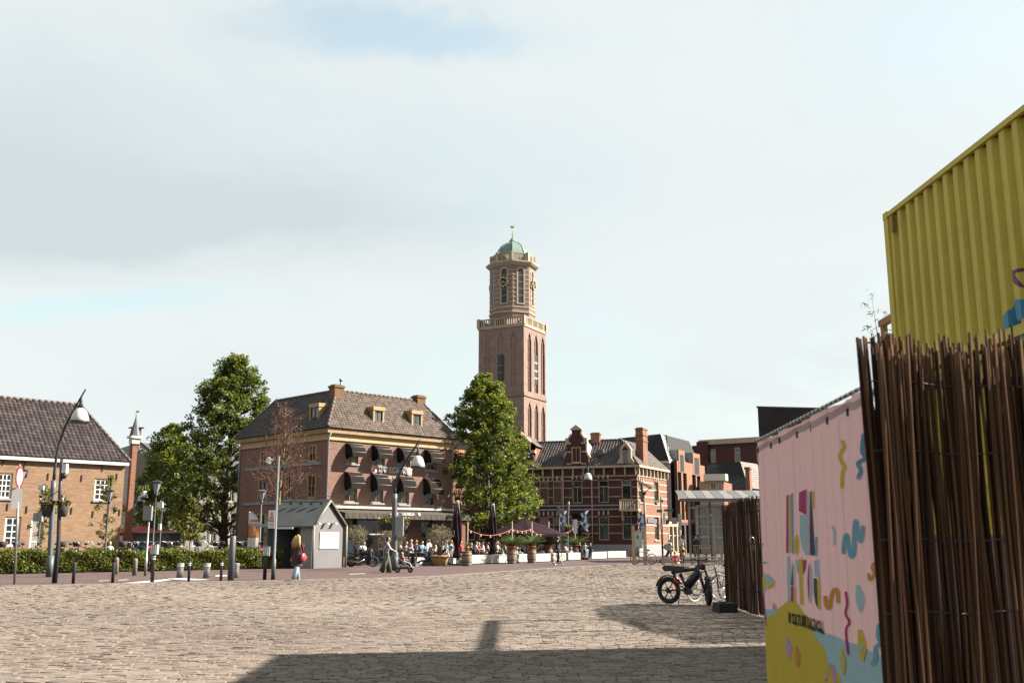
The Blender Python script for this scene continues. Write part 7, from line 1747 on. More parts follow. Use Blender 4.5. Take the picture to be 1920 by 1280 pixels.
k.build('fork', M_bframe, eb); MB().tube([(.0, .1, r + .02), (.06, .12, r + .04)], .05, 8).build('hub_cap', M_red, eb); MB().tube([(.2, .07, .62), (.34, .07, .5)], .03, 6).tube([(.2, -.07, .62), (.34, -.07, .5)], .03, 6).build('shock', M_red, eb)
MB().tube([(.88, .0, .95), (.86, .0, 1.08)], .025, 6).tube([(.80 - .3 * sa_, .3 * ca_, 1.1), (.86, 0, 1.09), (.80 + .3 * sa_, -.3 * ca_, 1.1)], .016, 6).build('handlebar', M_dark, eb)
MB().ball((1.0, -.05, .93), .085, 10, 7).build('headlamp', M_postd, eb); MB().ball((-.30, 0, .62), .03, 8, 5, 0, (.5, 1, 1)).build('reflector', mat('orange_reflector', (.7, .22, .02), .4), eb)
bk = MB()
for q in range(9): a = q / 8; bk.tube([(.98, -.18 + .36 * a, .98), (1.0, -.2 + .4 * a, 1.24)], .004, 4)
for z in (.98, 1.06, 1.15, 1.24): bk.tube([(.98, -.2, z), (1.26, -.2, z), (1.26, .2, z), (.98, .2, z), (.98, -.2, z)], .006, 4)
bk.build('wire_basket', M_dark, eb)
c = MB().tube([(.55, -.07, .34), (.55, .07, .34)], .10, 14); c.tube([(.55, .09, .34), (.66, .1, .24)], .014, 5); c.tube([(.55, -.09, .34), (.44, -.1, .44)], .014, 5); c.box((.68, .14, .235), (.1, .08, .025)); c.box((.42, -.14, .445), (.1, .08, .025)); c.build('crank', M_dark, eb)
MB().tube([(.36, -.08, .30), (.44, -.30, .01)], .012, 5).build('kickstand', M_dark, eb)

# ------------------------------------------------------------------ terrace
TD = Vector((math.cos(R(57)), math.sin(R(57)), 0)); TN = Vector((TD.y, -TD.x, 0))
M_conc = mat('white_concrete', (.58, .55, .51), .8, .08, 2.0)
def bench(px0, py0, px1, label, h=.58, dp=.55):
    a = G(px0, py0); L = 0.3
    while 960 + 1903.3 * (a + TD * L).x / (a + TD * L).y < px1 and L < 3.4: L += .02
    m = MB(); m.box((L / 2, dp / 2, h / 2 + .03), (L - .02, dp, h - .06), tx=.995, ty=.985); root = thing('terrace_bench', label, 'bench', a, R(57), 'white concrete terrace benches'); m.build('block', M_conc, root); MB().box((L / 2, dp / 2, .02), (L - .14, dp - .1, .04)).build('plinth', M_dark, root)
    return root
for i, (x0, y0, x1, lb_) in enumerate(((884, 1057.5, 919, 'white concrete bench just right of the front barrel'), (922.5, 1056.5, 957, 'white concrete bench between the front barrel and the second barrel'), (966, 1055, 994, 'white concrete bench between the second and third barrels'), (1004, 1053.8, 1032, 'white concrete bench right of the third barrel'), (1038, 1052, 1061, 'white concrete bench behind the black cyclist'), (1066, 1050.5, 1088, 'white concrete bench under the bowed lamp basket'), (1108, 1048.3, 1137, 'white concrete bench with a dark end beside sitting people'), (1140, 1046.6, 1173, 'white concrete bench at the far end of the terrace'))): bench(x0, y0, x1, lb_)
bench(782, 1058.5, 797, 'short white concrete block seat left of the terracotta tub', .45, 1.3); bench(850, 1058.6, 853, 'concrete block seat between terracotta tub and barrel', .58, 1.1)
M_oak = mat('barrel_oak', (.26, .19, .12), .75, .25, 6)
bp_ = None; barrels = []
def barrel(px_, py_b, label):
    global bp_
    b = G(px_, py_b)
    if bp_ is None:
        bp_ = thing('barrel', label, 'barrel', b, 0, 'oak barrels on the terrace')
        for k in range(16):
            a0, a1 = 2 * math.pi * k / 16, 2 * math.pi * (k + .94) / 16; vs = []
            for z, rr in ((0, .27), (.22, .315), (.45, .33), (.68, .315), (.9, .27)): vs += [(rr * math.cos(a0), rr * math.sin(a0), z), (rr * math.cos(a1), rr * math.sin(a1), z)]
            MB().add(vs, [(2 * i, 2 * i + 1, 2 * i + 3, 2 * i + 2) for i in range(4)]).build('stave', M_oak, bp_)
        for z, rr in ((.06, .287), (.26, .325), (.64, .325), (.84, .287)): MB().lathe([(rr, z - .025), (rr + .004, z + .025)], 20).build('hoop', M_postd, bp_)
        MB().lathe([(.26, .86), (.26, .87)], 18).build('lid', M_oak, bp_); q = bp_
    else: q = place(copy_tree(bp_), b, random.uniform(0, 6), label)
    barrels.append(b); return b
barrel(875, 1060.5, 'oak barrel at the near end of the row of concrete benches')
barrel(959.5, 1056.2, 'oak barrel between two concrete benches below the first palm'); barrel(997, 1054.9, 'oak barrel between two concrete benches below the parasol centre')
b4 = barrel(1029, 1051, 'oak barrel behind the bench beside the black cyclist'); b5 = barrel(1079, 1048, 'oak barrel behind the bench by the bowed lamp')
def palm(c, label, seed, s=1.0, n=18, pot=True):
    r = np.random.default_rng(seed); root = thing('potted_palm', label, 'plant', c, 0, 'potted palms on barrels')
    MB().lathe([(.11, 0), (.15, .2), (.165, .22), (.165, .26), (.13, .26), (.12, .2)], 14).build('pot', mat('orange_pot', (.50, .13, .05), .7), root)
    for k in range(n):
        a = k * 2.4 + r.uniform(-.3, .3); el = r.uniform(.7, 1.42); L = s * r.uniform(.55, .95); pts = []; m = MB()
        for q in range(6): t = q / 5; pts.append(Vector((math.cos(a) * L * t * math.cos(el * (1 - .35 * t)), math.sin(a) * L * t * math.cos(el * (1 - .35 * t)), .24 + L * (math.sin(el) * t - .38 * t * t))))
        sd = Vector((-math.sin(a), math.cos(a), 0)); m.tube(pts, [.010, .009, .008, .006, .005, .003], 4)
        for q in range(1, 6):
            for sg in (-1, 1):
                for w_ in (0, .5):
                    p = pts[q].lerp(pts[q - 1], w_); d = (pts[q] - pts[q - 1]).normalized(); l = .2 * s * (1 - .45 * q / 5); e = p + (sd * sg * .8 + d * .6).normalized() * l - Vector((0, 0, l * .25)); wv_ = d * .026
                    m.add([p - wv_, p + wv_, e], [(0, 1, 2)])
        me = m.mesh('frond', M_leafp); at_ = me.attributes.new('rnd', 'FLOAT', 'POINT'); at_.data.foreach_set('value', np.full(len(me.vertices), r.uniform(0, 1), np.float32)); obj('frond', me, root)
for i, (bb_, lb_) in enumerate(((barrels[1], 'leafy palm in an orange pot on the barrel left of the parasol'), (barrels[2], 'leafy palm in an orange pot on the barrel below the parasol'), (b4, 'leafy palm in an orange pot beside the cyclist'), (b5, 'leafy palm in an orange pot beside the white upright sign'))):
    palm((bb_.x + .1, bb_.y, .872), lb_, 60 + i, 1.6, 22); palm((bb_.x - .13, bb_.y + .18, .872), lb_.replace('leafy palm', 'smaller rear palm'), 70 + i, 1.35, 15)
palm((barrels[0].x, barrels[0].y, .872), 'small orange pot with thin plant on the front barrel', 66, .6, 9)
# posts and festoon lights
posts = []
for i, (px_, dy) in enumerate(((877, .5), (957, .5), (994.5, .5), (1027, .5), (1077, .5))):
    bb_ = barrels[i]; zt = zat(px_, 977, bb_.y); posts.append(Vector((bb_.x, bb_.y + .33, zt - .55 + (0.05 if i else .1))))
    q = thing('festoon_post', 'thin wooden festoon light post behind the ' + ('front barrel', 'second barrel', 'barrel below the parasol centre', 'barrel beside the cyclist', 'barrel by the bowed lamp')[i], 'post', (bb_.x, bb_.y + .38, 0), 0, 'posts holding the festoon lights'); MB().tube([(0, 0, 0), (0.03, 0, zt)], [.05, .04], 7).build('pole', mat('pale_post', (.36, .27, .20), .8), q); MB().ball((.03, 0, zt), .045, 8, 5).build('cap', M_dark, q)
fs_ = thing('festoon_lights', 'orange cable of small light bulbs strung between the terrace posts', 'string lights', posts[0]); cab = MB(); bulbs = []
for a, b_ in zip(posts[:-1], posts[1:]):
    n = 14; pts = []
    for q in range(n + 1): t = q / n; p = a.lerp(b_, t); p.z -= .38 * 4 * t * (1 - t) * ((b_ - a).length / 6); pts.append(p)
    cab.tube(pts, .02, 5); bulbs += pts[1:-1:3]
wput(fs_, 'cable', cab, mat('orange_cable', (.42, .10, .05), .6))
bm_ = MB().lathe([(.02, 0), (.025, -.04), (.055, -.1), (.04, -.15), (.01, -.165)], 8).mesh('bulb', mat('bulb_glass', (.75, .55, .50), .3))
for p in bulbs: obj('bulb', bm_, fs_, p - posts[0])
# parasols
M_pur = mat('plum_canvas', (.028, .014, .019), .95, .12, 2, spec=.08)
parasol('parasol', 'large open plum coloured parasol over the terrace', 76.5, 986, 3.1, zat(986, 1001, 76.5), zat(986, 972, 76.5), M_pur, 8, ph=.1)
def closed_parasol(D, px_, pyt, pyb, label):
    root = thing('closed_parasol', label, 'parasol', (gx(px_, D), D, 0), 0, 'folded parasols'); zt, zb_ = zat(px_, pyt, D), zat(px_, pyb, D)
    MB().tube([(0, 0, 0), (0, 0, zt)], .04, 8).build('pole', M_dark, root); MB().box((0, 0, .05), (.8, .8, .1)).build('base', M_dark, root); n = 16; vs = []; prof = [(0, .06), (.06, .12), (.14, .17), (.3, .22), (.5, .24), (.68, .25), (.8, .14), (.84, .14), (.95, .22), (1.0, .2)]
    for f, rr in prof:
        for k in range(n): a = 2 * math.pi * k / n; q = rr * (1 + (.22 if k % 2 else -.12)); vs.append((q * math.cos(a + f), q * math.sin(a + f), zt - (zt - zb_) * f))
    MB().add(vs, [(i * n + k, (i + 1) * n + k, (i + 1) * n + (k + 1) % n, i * n + (k + 1) % n) for i in range(len(prof) - 1) for k in range(n)]).build('folded_canopy', M_pur, root)
    cp_ = []
    for k in range(n): a = 2 * math.pi * k / n; cp_.append(a)
    for k in range(0, n, 2): a = cp_[k]; MB().tube([(.07 * math.cos(a), .07 * math.sin(a), zt - .02), (.25 * math.cos(a + .1), .25 * math.sin(a + .1), zt - (zt - zb_) * .28)], [.03, .006], 4).build('pale_fold', mat('pale_canvas', (.40, .37, .38), .8), root)
closed_parasol(63.5, 857, 937, 1046, 'folded plum parasol at the near end of the terrace'); closed_parasol(68.5, 924, 943, 1040, 'folded plum parasol in front of the tree trunk')
# chairs, tables, sitters
def chair0_():
    c = thing('terrace_chair', 'dark chair on the restaurant terrace', 'chair', (0, 0, 0), 0, 'dark terrace chairs')
    MB().box((0, 0, .45), (.42, .42, .04)).build('seat', M_dark, c); MB().box((-.2, 0, .72), (.03, .4, .34)).build('backrest', M_dark, c)
    for x in (-.19, .19):
        for y in (-.19, .19): MB().box((x, y, .214), (.03, .03, .428)).build('leg', M_dark, c)
    return c
ch = chair0_(); ch_used = False
def table0_():
    t_ = thing('terrace_table', 'small dark table on the restaurant terrace', 'table', (0, 0, 0), 0, 'small terrace tables'); MB().lathe([(.36, .71), (.37, .73), (.36, .745)], 18).build('table_top', mat('table_top', (.12, .085, .06), .6), t_); MB().tube([(0, 0, .03), (0, 0, .71)], .03, 7).build('leg', M_dark, t_); MB().lathe([(.22, 0), (.2, .03)], 14).build('foot', M_dark, t_); return t_
tb0 = table0_(); place(tb0, (gx(785, 67), 67, 0))
tb0['label'] = 'small dark table beside the guest with lilac top'
for px_, D_, lb_ in ((808, 68, 'guests in white shirts'), (845, 67.5, 'guest with teal top'), (900, 71, 'guest with bright red top'), (868, 71, 'guest with red hair'), (945, 72, 'guest with long brown hair'), (700, 66.5, 'black heater post'), (930, 70, 'guest with long blond hair')): place(copy_tree(tb0), (gx(px_, D_), D_, 0), 0, 'small dark terrace table beside the ' + lb_)
rp = random.Random(3)
sitters = [  # head column, head-top row, clothes, hair, long hair, words
    (760, 1014.5, 'grey', 'grey', 0, 'grey shirt'), (772, 1010.5, 'lilac', 'blond', 0, 'lilac top'), (781, 1011.5, 'grey', 'blond', 0, 'charcoal top and blond hair'), (791, 1013, 'blue', 'brown', 0, 'light blue shirt'), (800, 1010.5, 'white', 'dark', 0, 'white shirt and dark hair'), (806, 1009.5, 'white', 'grey', 0, 'white shirt and grey hair'),
    (839, 1011.5, 'teal', 'grey', 0, 'teal top'), (847, 1012, 'blue', 'blond', 0, 'pale blue top'), (866, 1012.5, 'red', 'red', 0, 'red top and red hair'), (892, 1014, 'white', 'dark', 0, 'white tee by the dark chair back'), (899.5, 1015, 'coral', 'brown', 0, 'bright red top'), (906.5, 1014.5, 'white', 'brown', 0, 'white top beside the one in red'), (684.5, 1014, 'white', 'blond', 0, 'pale top behind the black heater post'), (932, 1014, 'cream', 'blond', 1, 'cream top and long blond hair'),
    (775, 1027, 'black', 'blond', 0, 'black clothes lounging low'), (803, 1025, 'navy', 'red', 0, 'navy top sitting low'), (839, 1026, 'white', 'brown', 0, 'white top sitting low by the tub'), (848.5, 1022.5, 'white', 'dark', 0, 'white tee seated on the block'), (861, 1028, 'grey', 'dark', 0, 'grey top beside the barrel'), (891, 1028.5, 'black', 'red', 1, 'long auburn hair resting on the first bench'), (909.5, 1025.5, 'cream', 'brown', 1, 'long brown hair leaning on the bench'), (917, 1024, 'white', 'dark', 0, 'white shirt stretching an arm'), (928.5, 1026, 'pink', 'grey', 0, 'coral shirt lying back'), (942, 1021.5, 'white', 'brown', 1, 'white top and long brown hair'), (965.5, 1025, 'white', 'blond', 0, 'white top under the first palm'), (975, 1026, 'white', 'dark', 0, 'white top under the parasol edge'), (1002.5, 1026, 'grey', 'grey', 0, 'grey hair beside the parasol barrel'), (1015, 1024.5, 'cream', 'brown', 0, 'cream top left of the cyclist'), (1056.5, 1025.5, 'navy', 'brown', 0, 'navy top right of the cyclist'), (1068, 1026.5, 'blue', 'grey', 0, 'light blue shirt by the lamp post'), (1098, 1023, 'blue', 'brown', 0, 'pale blue shirt at the far benches')]
for i, (px_, py_, top, hair, lg, wd) in enumerate(sitters):
    low = py_ > 1020
    if not low:
        D = 67.5 + (px_ - 760) * .035 if px_ < 860 else 70 + (px_ - 860) * .03
        D = (1.6 - 1.385) and 0.215 * 0 + D
        zt = zat(px_, py_, D); sc = .97; dz = 0
        pz = sit if i % 2 else sit2; key = 'sit' if i % 2 else 'sit2'
        base = zt - 1.345 * sc
        loc = (gx(px_, D), D, max(0, base)); rz = R(rp.choice([20, 160, 200, -30, 110]) + rp.uniform(-20, 20))
        person('terrace guest with ' + wd, pz, key, loc, rz, top, rp.choice(['navy', 'jeans', 'black']), 'black', hair, bool(lg), bare=(i % 3 > 0), group='guests sitting on the terrace', scale=sc)
        cc_ = ch if not ch_used else copy_tree(ch); ch_used = True; cc_['label'] = 'dark terrace chair under the guest with ' + wd; place(cc_, (loc[0] - .05 * math.cos(rz), loc[1] - .05 * math.sin(rz), 0), rz)
    else:
        t_ = (px_ - 884) / (1088 - 884); bx_, by_ = -2.64 + 7.88 * t_, 66.37 + 12.5 * t_; D = by_ + (.9 if px_ > 880 else 1.0)
        zt = zat(px_, py_, D); base = zt - 1.0; loc = (gx(px_, D), D, max(0.0, base)); rz = R(rp.choice([150, 175, 200, 60]) + rp.uniform(-20, 20))
        person('terrace guest with ' + wd, lounge, 'lounge', loc, rz, top, rp.choice(['navy', 'jeans', 'cream']), 'white', hair, bool(lg), bare=(i % 2 == 0), group='guests sitting on the terrace', skin=i % 2)
        cu = MB(); cu.box((0, 0, .05 + max(0, base) / 2), (.7, .55, .1 + max(0, base))); tag(cu.build('seat_cushion', clr('cushion', (.10, .10, .11)), None, (loc[0], loc[1], 0), rz), 'low grey cushion under the guest with ' + wd, 'cushion', 'seat cushions on the terrace')
more_ = [(872, 1016, 'cream', 'blond', 'cream top behind the folded parasol'), (884, 1017, 'navy', 'grey', 'navy top and grey hair'), (913, 1015.5, 'lilac', 'dark', 'lilac top and dark hair'), (921, 1017, 'white', 'grey', 'white shirt at the tree trunk'), (938, 1015, 'teal', 'brown', 'teal top by the tree trunk'), (949, 1017, 'white', 'red', 'white top and red hair'), (970, 1018, 'coral', 'dark', 'coral top under the parasol'), (983, 1018, 'white', 'blond', 'white top under the parasol centre'), (990, 1017, 'blue', 'dark', 'blue shirt at the parasol pole'), (1008, 1018, 'white', 'brown', 'white top by the cyclist'), (1019, 1018, 'grey', 'blond', 'grey top and blond hair by the cyclist'), (1061, 1018, 'cream', 'dark', 'cream top under the flower basket'), (815, 1014, 'cream', 'brown', 'cream top behind the olive tub'), (752, 1014, 'white', 'brown', 'white top beside the bowed lamp'), (829, 1014, 'white', 'grey', 'white top behind the olive crown')]
for i, (px_, py_, top, hair, wd) in enumerate(more_):
    D = 69.2 + (px_ - 760) * .028; sc = .97; base = max(0, zat(px_, py_, D) - 1.345 * sc); rz = R(rp.choice([20, 160, 200, -30, 110]) + rp.uniform(-20, 20)); loc = (gx(px_, D), D, base)
    person('terrace guest with ' + wd, sit if i % 2 else sit2, 'sit' if i % 2 else 'sit2', loc, rz, top, rp.choice(['navy', 'jeans', 'black']), 'black', hair, i % 5 == 0, bare=(i % 3 > 0), group='guests sitting on the terrace', scale=sc)
    cc_ = copy_tree(ch); cc_['label'] = 'dark terrace chair under the guest with ' + wd; place(cc_, (loc[0] - .05 * math.cos(rz), loc[1] - .05 * math.sin(rz), 0), rz)
for px_, pyt, D, top, wd in ((1087, 1016, 80, 'black', 'black clothes standing by the white upright sign'), (1107, 1017, 80, 'black', 'black top standing right of the townhouse door'), (1097, 1016, 82, 'white', 'white top standing at the townhouse door')):
    person('waiter in ' + wd, stand, 'stand', (gx(px_, D), D, 0), R(-90), top, 'black', 'black', 'dark', bare=True, scale=zat(px_, pyt, D) / 1.725)
# people by the canal
for px_, pyt, D, top, leg, hair, rz, wd in ((1293, 1002, 72, 'white', 'black', 'brown', 60, 'white jacket standing by the timetable column'), (1302, 1003, 73.5, 'navy', 'navy', 'dark', 20, 'dark navy jacket leaning to a friend by the railing'), (1308, 1001.5, 73, 'navy', 'black', 'brown', 150, 'dark jacket with short hair by the canal railing')):
    person('person in ' + wd, stand, 'stand', (gx(px_ - 14 if px_ < 1300 else px_, D), D, 0), R(rz), top, leg, 'black', hair, bare=False, scale=zat(px_, pyt, D) / 1.725)
b = G(1284, 1058); person('person in a mustard jacket with a round black emblem sitting on the slab bench', sit, 'sit', (b.x - .1, b.y - .05, .0), R(90), 'yellow', 'navy', 'black', 'blond', False, False)[0]
em = bpy.data.objects[-1] if False else None
pj = [o for o in bpy.data.objects if o.get('label', '').startswith('person in a mustard')][0]; MB().ball((-.15, 0, .86), .11, 12, 6, 0, (.25, 1, 1)).build('jacket_emblem', M_dark, pj)
b = G(1265, 1059); person('child in a bright coral top crouching by the bench', lounge, 'lounge', (b.x, b.y - .5, .0), R(60), 'coral', 'cream', 'white', 'red', False, True, scale=.85)
b = Vector((gx(1257, 70), 70, 0)); person('person in a white top standing behind the stroller by the finger post', stand, 'stand', b, R(180), 'white', 'black', 'black', 'dark', scale=.93)
q = copy_tree(st); place(q, (gx(1247, 69.5), 69.5, 0), R(190), 'dark stroller with patterned hood standing by the finger post')
MB().slab([(-.45, 1.05), (-.2, .8), (.1, 1.0), (0, 1.25), (-.3, 1.35)], -.2, .2).build('hood', mat('hood_print', (.45, .40, .36), .8, .6, 12, c2=(.05, .05, .06)), q)
b = Vector((gx(207, 54.5), 54.5, 0)); person('grey haired person in a white jacket behind the hedge', stand, 'stand', b, R(-60), 'white', 'grey', 'black', 'grey', bare=False, scale=.86)
# terrace railing, heater and blue board
A_, B_ = G(690, 1058.0), G(766, 1057.5); ln = (B_ - A_).length; tr_ = thing('terrace_railing', 'dark low railing with glass panels beside the parked motorcycle', 'railing', A_, math.atan2(B_.y - A_.y, B_.x - A_.x))
MB().b2(0, ln, -.02, .02, 1.0, 1.05).build('top_rail', M_dark, tr_); MB().b2(0, ln, -.02, .02, .1, .14).build('bottom_rail', M_dark, tr_)
for k in range(9): u = ln * k / 8; MB().b2(u - .02, u + .02, -.018, .018, 0, .999).build('post', M_steel if k % 2 else M_dark, tr_)
for k in range(4): MB().b2(ln * k / 4 + .05, ln * (k + 1) / 4 - .05, -.008, .008, .2, .85).build('panel', mat('smoked_panel', (.03, .033, .038), .2), tr_)
D = 64; hb_ = thing('patio_heater', 'black patio heater post with pale flat hood beside the olive tree', 'heater', (gx(692, D), D, 0)); MB().b2(-.12, .12, -.1, .1, 0, zat(692, 1000, D)).build('post', M_dark, hb_); MB().box((.55, 0, zat(700, 1001, D)), (1.0, .5, .07), ty=.6).build('hood', mat('heater_hood', (.5, .48, .46), .5), hb_); MB().b2(.28, .62, -.05, .05, .85, zat(697, 1004, D)).build('screen_post', mat('weathered_post', (.22, .19, .17), .85), hb_)
D = 64.5; x0, x1 = gx(649, D), gx(668, D); tag(MB().b2(0, x1 - x0, 0, .06, .0, zat(660, 1012, D)).build('blue_board', mat('painted_blue', (.10, .28, .40), .7, .5, 3.0, c2=(.35, .48, .55)), None, (x0, D, 0)), 'blue painted board with white clouds behind the motorcycle', 'board')
D = 66; ct_ = thing('terrace_counter', 'dark terrace counter with glasses and small orange planters', 'counter', (gx(708, D), D, 0), R(30)); MB().b2(-1.3, 2.0, 0, .4, .0, .95).build('counter', M_dark, ct_); MB().b2(-1.35, 2.05, -.04, .44, .951, 1.0).build('counter_top', mat('weathered_post', (.22, .19, .17)), ct_)
for k in range(6): MB().lathe([(.09, 1.001), (.11, 1.18), (.09, 1.18)], 10, (-1.1 + .55 * k, .2, 0)).build('planter', MATS['orange_pot'] if k % 2 else M_shw, ct_)
# ------------------------------------------------------------------ foreground: containers, banner, reed screens
def conform(poly, surf, cuts, off):
    """flat polygon (u,z) cut along u and laid on a relief surface: surf(u,z)->(x,y,z) with offset"""
    bm = bmesh.new(); f = bm.faces.new([bm.verts.new((u, 0, z)) for u, z in poly])
    bmesh.ops.triangulate(bm, faces=bm.faces[:])
    for c in cuts:
        bmesh.ops.bisect_plane(bm, geom=bm.verts[:] + bm.edges[:] + bm.faces[:], plane_co=(c, 0, 0), plane_no=(1, 0, 0))
    bmesh.ops.triangulate(bm, faces=bm.faces[:])
    for v in bm.verts: v.co = surf(v.co.x, v.co.z, off)
    bm.verts.index_update(); vs = [tuple(v.co) for v in bm.verts]; fs = [tuple(q.index for q in f.verts) for f in bm.faces]; bm.free()
    m = MB(); m.add(vs, fs); return m
# ---- yellow shipping containers
M_yel = mat('container_yellow', (0.66, 0.53, 0.06), .6, .10, 1.2, c2=(0.57, 0.45, 0.065), bump=.15, bscale=3)
def weather(m, rust=(.16, .07, .025)):
    t = m.node_tree; b = t.nodes['Principled BSDF']; src = b.inputs['Base Color'].links[0].from_socket
    tc = _n(t, 'ShaderNodeTexCoord'); mp = _n(t, 'ShaderNodeMapping'); mp.inputs['Scale'].default_value = (5.0, 5.0, .35); t.links.new(tc.outputs['Object'], mp.inputs[0])
    a = _n(t, 'ShaderNodeTexNoise'); a.inputs['Scale'].default_value = 1.6; a.inputs['Detail'].default_value = 6; a.inputs['Roughness'].default_value = .65; t.links.new(mp.outputs[0], a.inputs['Vector'])
    r1 = _n(t, 'ShaderNodeMapRange'); r1.inputs[1].default_value = .52; r1.inputs[2].default_value = .78; r1.inputs[4].default_value = .4; t.links.new(a.outputs['Fac'], r1.inputs[0])
    m1 = _n(t, 'ShaderNodeMix', data_type='RGBA'); t.links.new(r1.outputs[0], m1.inputs[0]); t.links.new(src, m1.inputs[6]); m1.inputs[7].default_value = rgba((.26, .20, .05))
    n2 = _n(t, 'ShaderNodeTexNoise'); n2.inputs['Scale'].default_value = 9; n2.inputs['Detail'].default_value = 7; n2.inputs['Roughness'].default_value = .75; t.links.new(tc.outputs['Object'], n2.inputs['Vector'])
    r2 = _n(t, 'ShaderNodeMapRange'); r2.inputs[1].default_value = .67; r2.inputs[2].default_value = .72; r2.inputs[4].default_value = .85; t.links.new(n2.outputs['Fac'], r2.inputs[0])
    m2 = _n(t, 'ShaderNodeMix', data_type='RGBA'); t.links.new(r2.outputs[0], m2.inputs[0]); t.links.new(m1.outputs[2], m2.inputs[6]); m2.inputs[7].default_value = rgba(rust); t.links.new(m2.outputs[2], b.inputs['Base Color'])
weather(M_yel)
CF = Vector((6.33, 16.25, 0)); cdir = Vector((0.038, -0.9993, 0)); CL_, CW, CH = 6.06, 2.44, 2.9; crz = math.atan2(cdir.y, cdir.x)
pitch, dep = .325, .075
prof_u = [(.0, 0), (.12, 0), (.155, dep), (.29, dep)]
def corr(u):
    q = (u - .16) % pitch
    pts = prof_u + [(pitch, 0)]
    for (a, ya), (b, yb) in zip(pts[:-1], pts[1:]):
        if a <= q <= b: return ya + (yb - ya) * (q - a) / (b - a)
    return 0
def container(z0, label):
    root = thing('shipping_container', label, 'container', (CF.x, CF.y, z0), crz)
    us = [.16]; k = 0
    while True:
        nxt = [.16 + k * pitch + a for a, _ in prof_u]
        if nxt[0] > CL_ - .3: break
        us += [u for u in nxt if .16 < u < CL_ - .16]; k += 1
    us = sorted(set(us + [CL_ - .16]))
    for y0, sg, nm in ((.03, 1, 'side_panel'), (CW - .03, -1, 'side_panel')):
        vs = []; fs = []
        for i, u in enumerate(us):
            vs += [(u, y0 + sg * corr(u), .16), (u, y0 + sg * corr(u), CH - .1)]
            if i: fs.append((2 * i - 2, 2 * i, 2 * i + 1, 2 * i - 1))
        MB().add(vs, fs).build(nm, M_yel, root)
    for x in (0, CL_ - .16):
        for y in (0, CW - .16): MB().b2(x, x + .16, y, y + .16, .12, CH - .12).build('corner_post', M_yel, root)
        for y in (0, CW - .16):
            for z in (-.0, CH - .118): MB().b2(x - .006, x + .166, y - .006, y + .166, z, z + .118).build('corner_casting', M_yel, root)
    for y in (0.0, CW - .07): MB().b2(.17, CL_ - .17, y, y + .07, CH - .1, CH - .02).build('top_rail', M_yel, root); MB().b2(.17, CL_ - .17, y, y + .08, .02, .16).build('bottom_rail', M_yel, root)
    MB().b2(.02, CL_ - .02, .07, CW - .07, CH - .06, CH - .03).build('roof', M_yel, root); MB().b2(.02, CL_ - .02, .07, CW - .07, .06, .1).build('floor', M_dark, root)
    vs = []; fs = []
    for i in range(17):
        y = .16 + (CW - .32) * i / 16; x = .03 + (.04 if i % 4 in (1, 2) else 0); vs += [(x, y, .12), (x, y, CH - .12)]
        if i: fs.append((2 * i - 2, 2 * i - 1, 2 * i + 1, 2 * i))
    MB().add(vs, fs).build('end_wall', M_yel, root); MB().b2(CL_ - .06, CL_ - .02, .16, CW - .16, .12, CH - .12).build('end_door', M_yel, root)
    MB().b2(.30, .38, -.012, .03, CH - .42, CH - .14).build('lashing_plate', mat('dull_olive', (.24, .19, .03), .6), root)
    return root
ZC0 = 7.03 - CH
up_c = container(ZC0, 'yellow corrugated shipping container stacked on top behind the reed screen'); lo_c = container(ZC0 - CH - .02, 'lower yellow shipping container hidden behind the reed screen and banner')
for i, (u, y) in enumerate(((.3, .3), (.3, CW - .3), (CL_ / 2, .3), (CL_ / 2, CW - .3), (CL_ - .3, .3), (CL_ - .3, CW - .3))):
    p = CF + cdir * u + Vector((-cdir.y, cdir.x, 0)) * y; hb2 = ZC0 - CH - .02
    tag(MB().box((0, 0, hb2 / 2), (.6, .6, hb2)).build('concrete_block', mat('grey_concrete', (.3, .3, .29), .85), None, (p.x, p.y, 0), crz), 'square concrete block carrying the lower yellow container', 'block', 'concrete blocks under the containers')
wc = Wall(CF, CF + cdir * CL_)
def csurf(u, z, off): return Vector((u, .03 + corr(u) - off, z))
cuts_c = []
k = 0
while .16 + k * pitch < CL_: cuts_c += [.16 + k * pitch + a for a, _ in prof_u]; k += 1
for poly, col in (([(1894, 508), (1905, 506), (1913, 502), (1913, 509), (1905, 514), (1912, 524), (1917, 540), (1905, 531), (1894, 521)], mat('print_purple', (.16, .008, .12), .5)),
                  ([(1894, 572), (1897, 564), (1903, 561), (1922, 561), (1924, 590), (1917, 600), (1911, 600), (1906, 596), (1904, 592), (1898, 592), (1898, 612), (1904, 614), (1914, 614), (1922, 618), (1924, 633), (1912, 636), (1900, 637), (1890, 630), (1884, 618), (1882, 605), (1885, 592), (1893, 580)], mat('print_blue', (.03, .22, .36), .5))):
    pts = [wc.uv(x, y, -.05) for x, y in poly]; pts = [(u, z - ZC0) for u, z in pts]
    conform(pts, csurf, cuts_c, .004).build('painted_print', col, up_c)
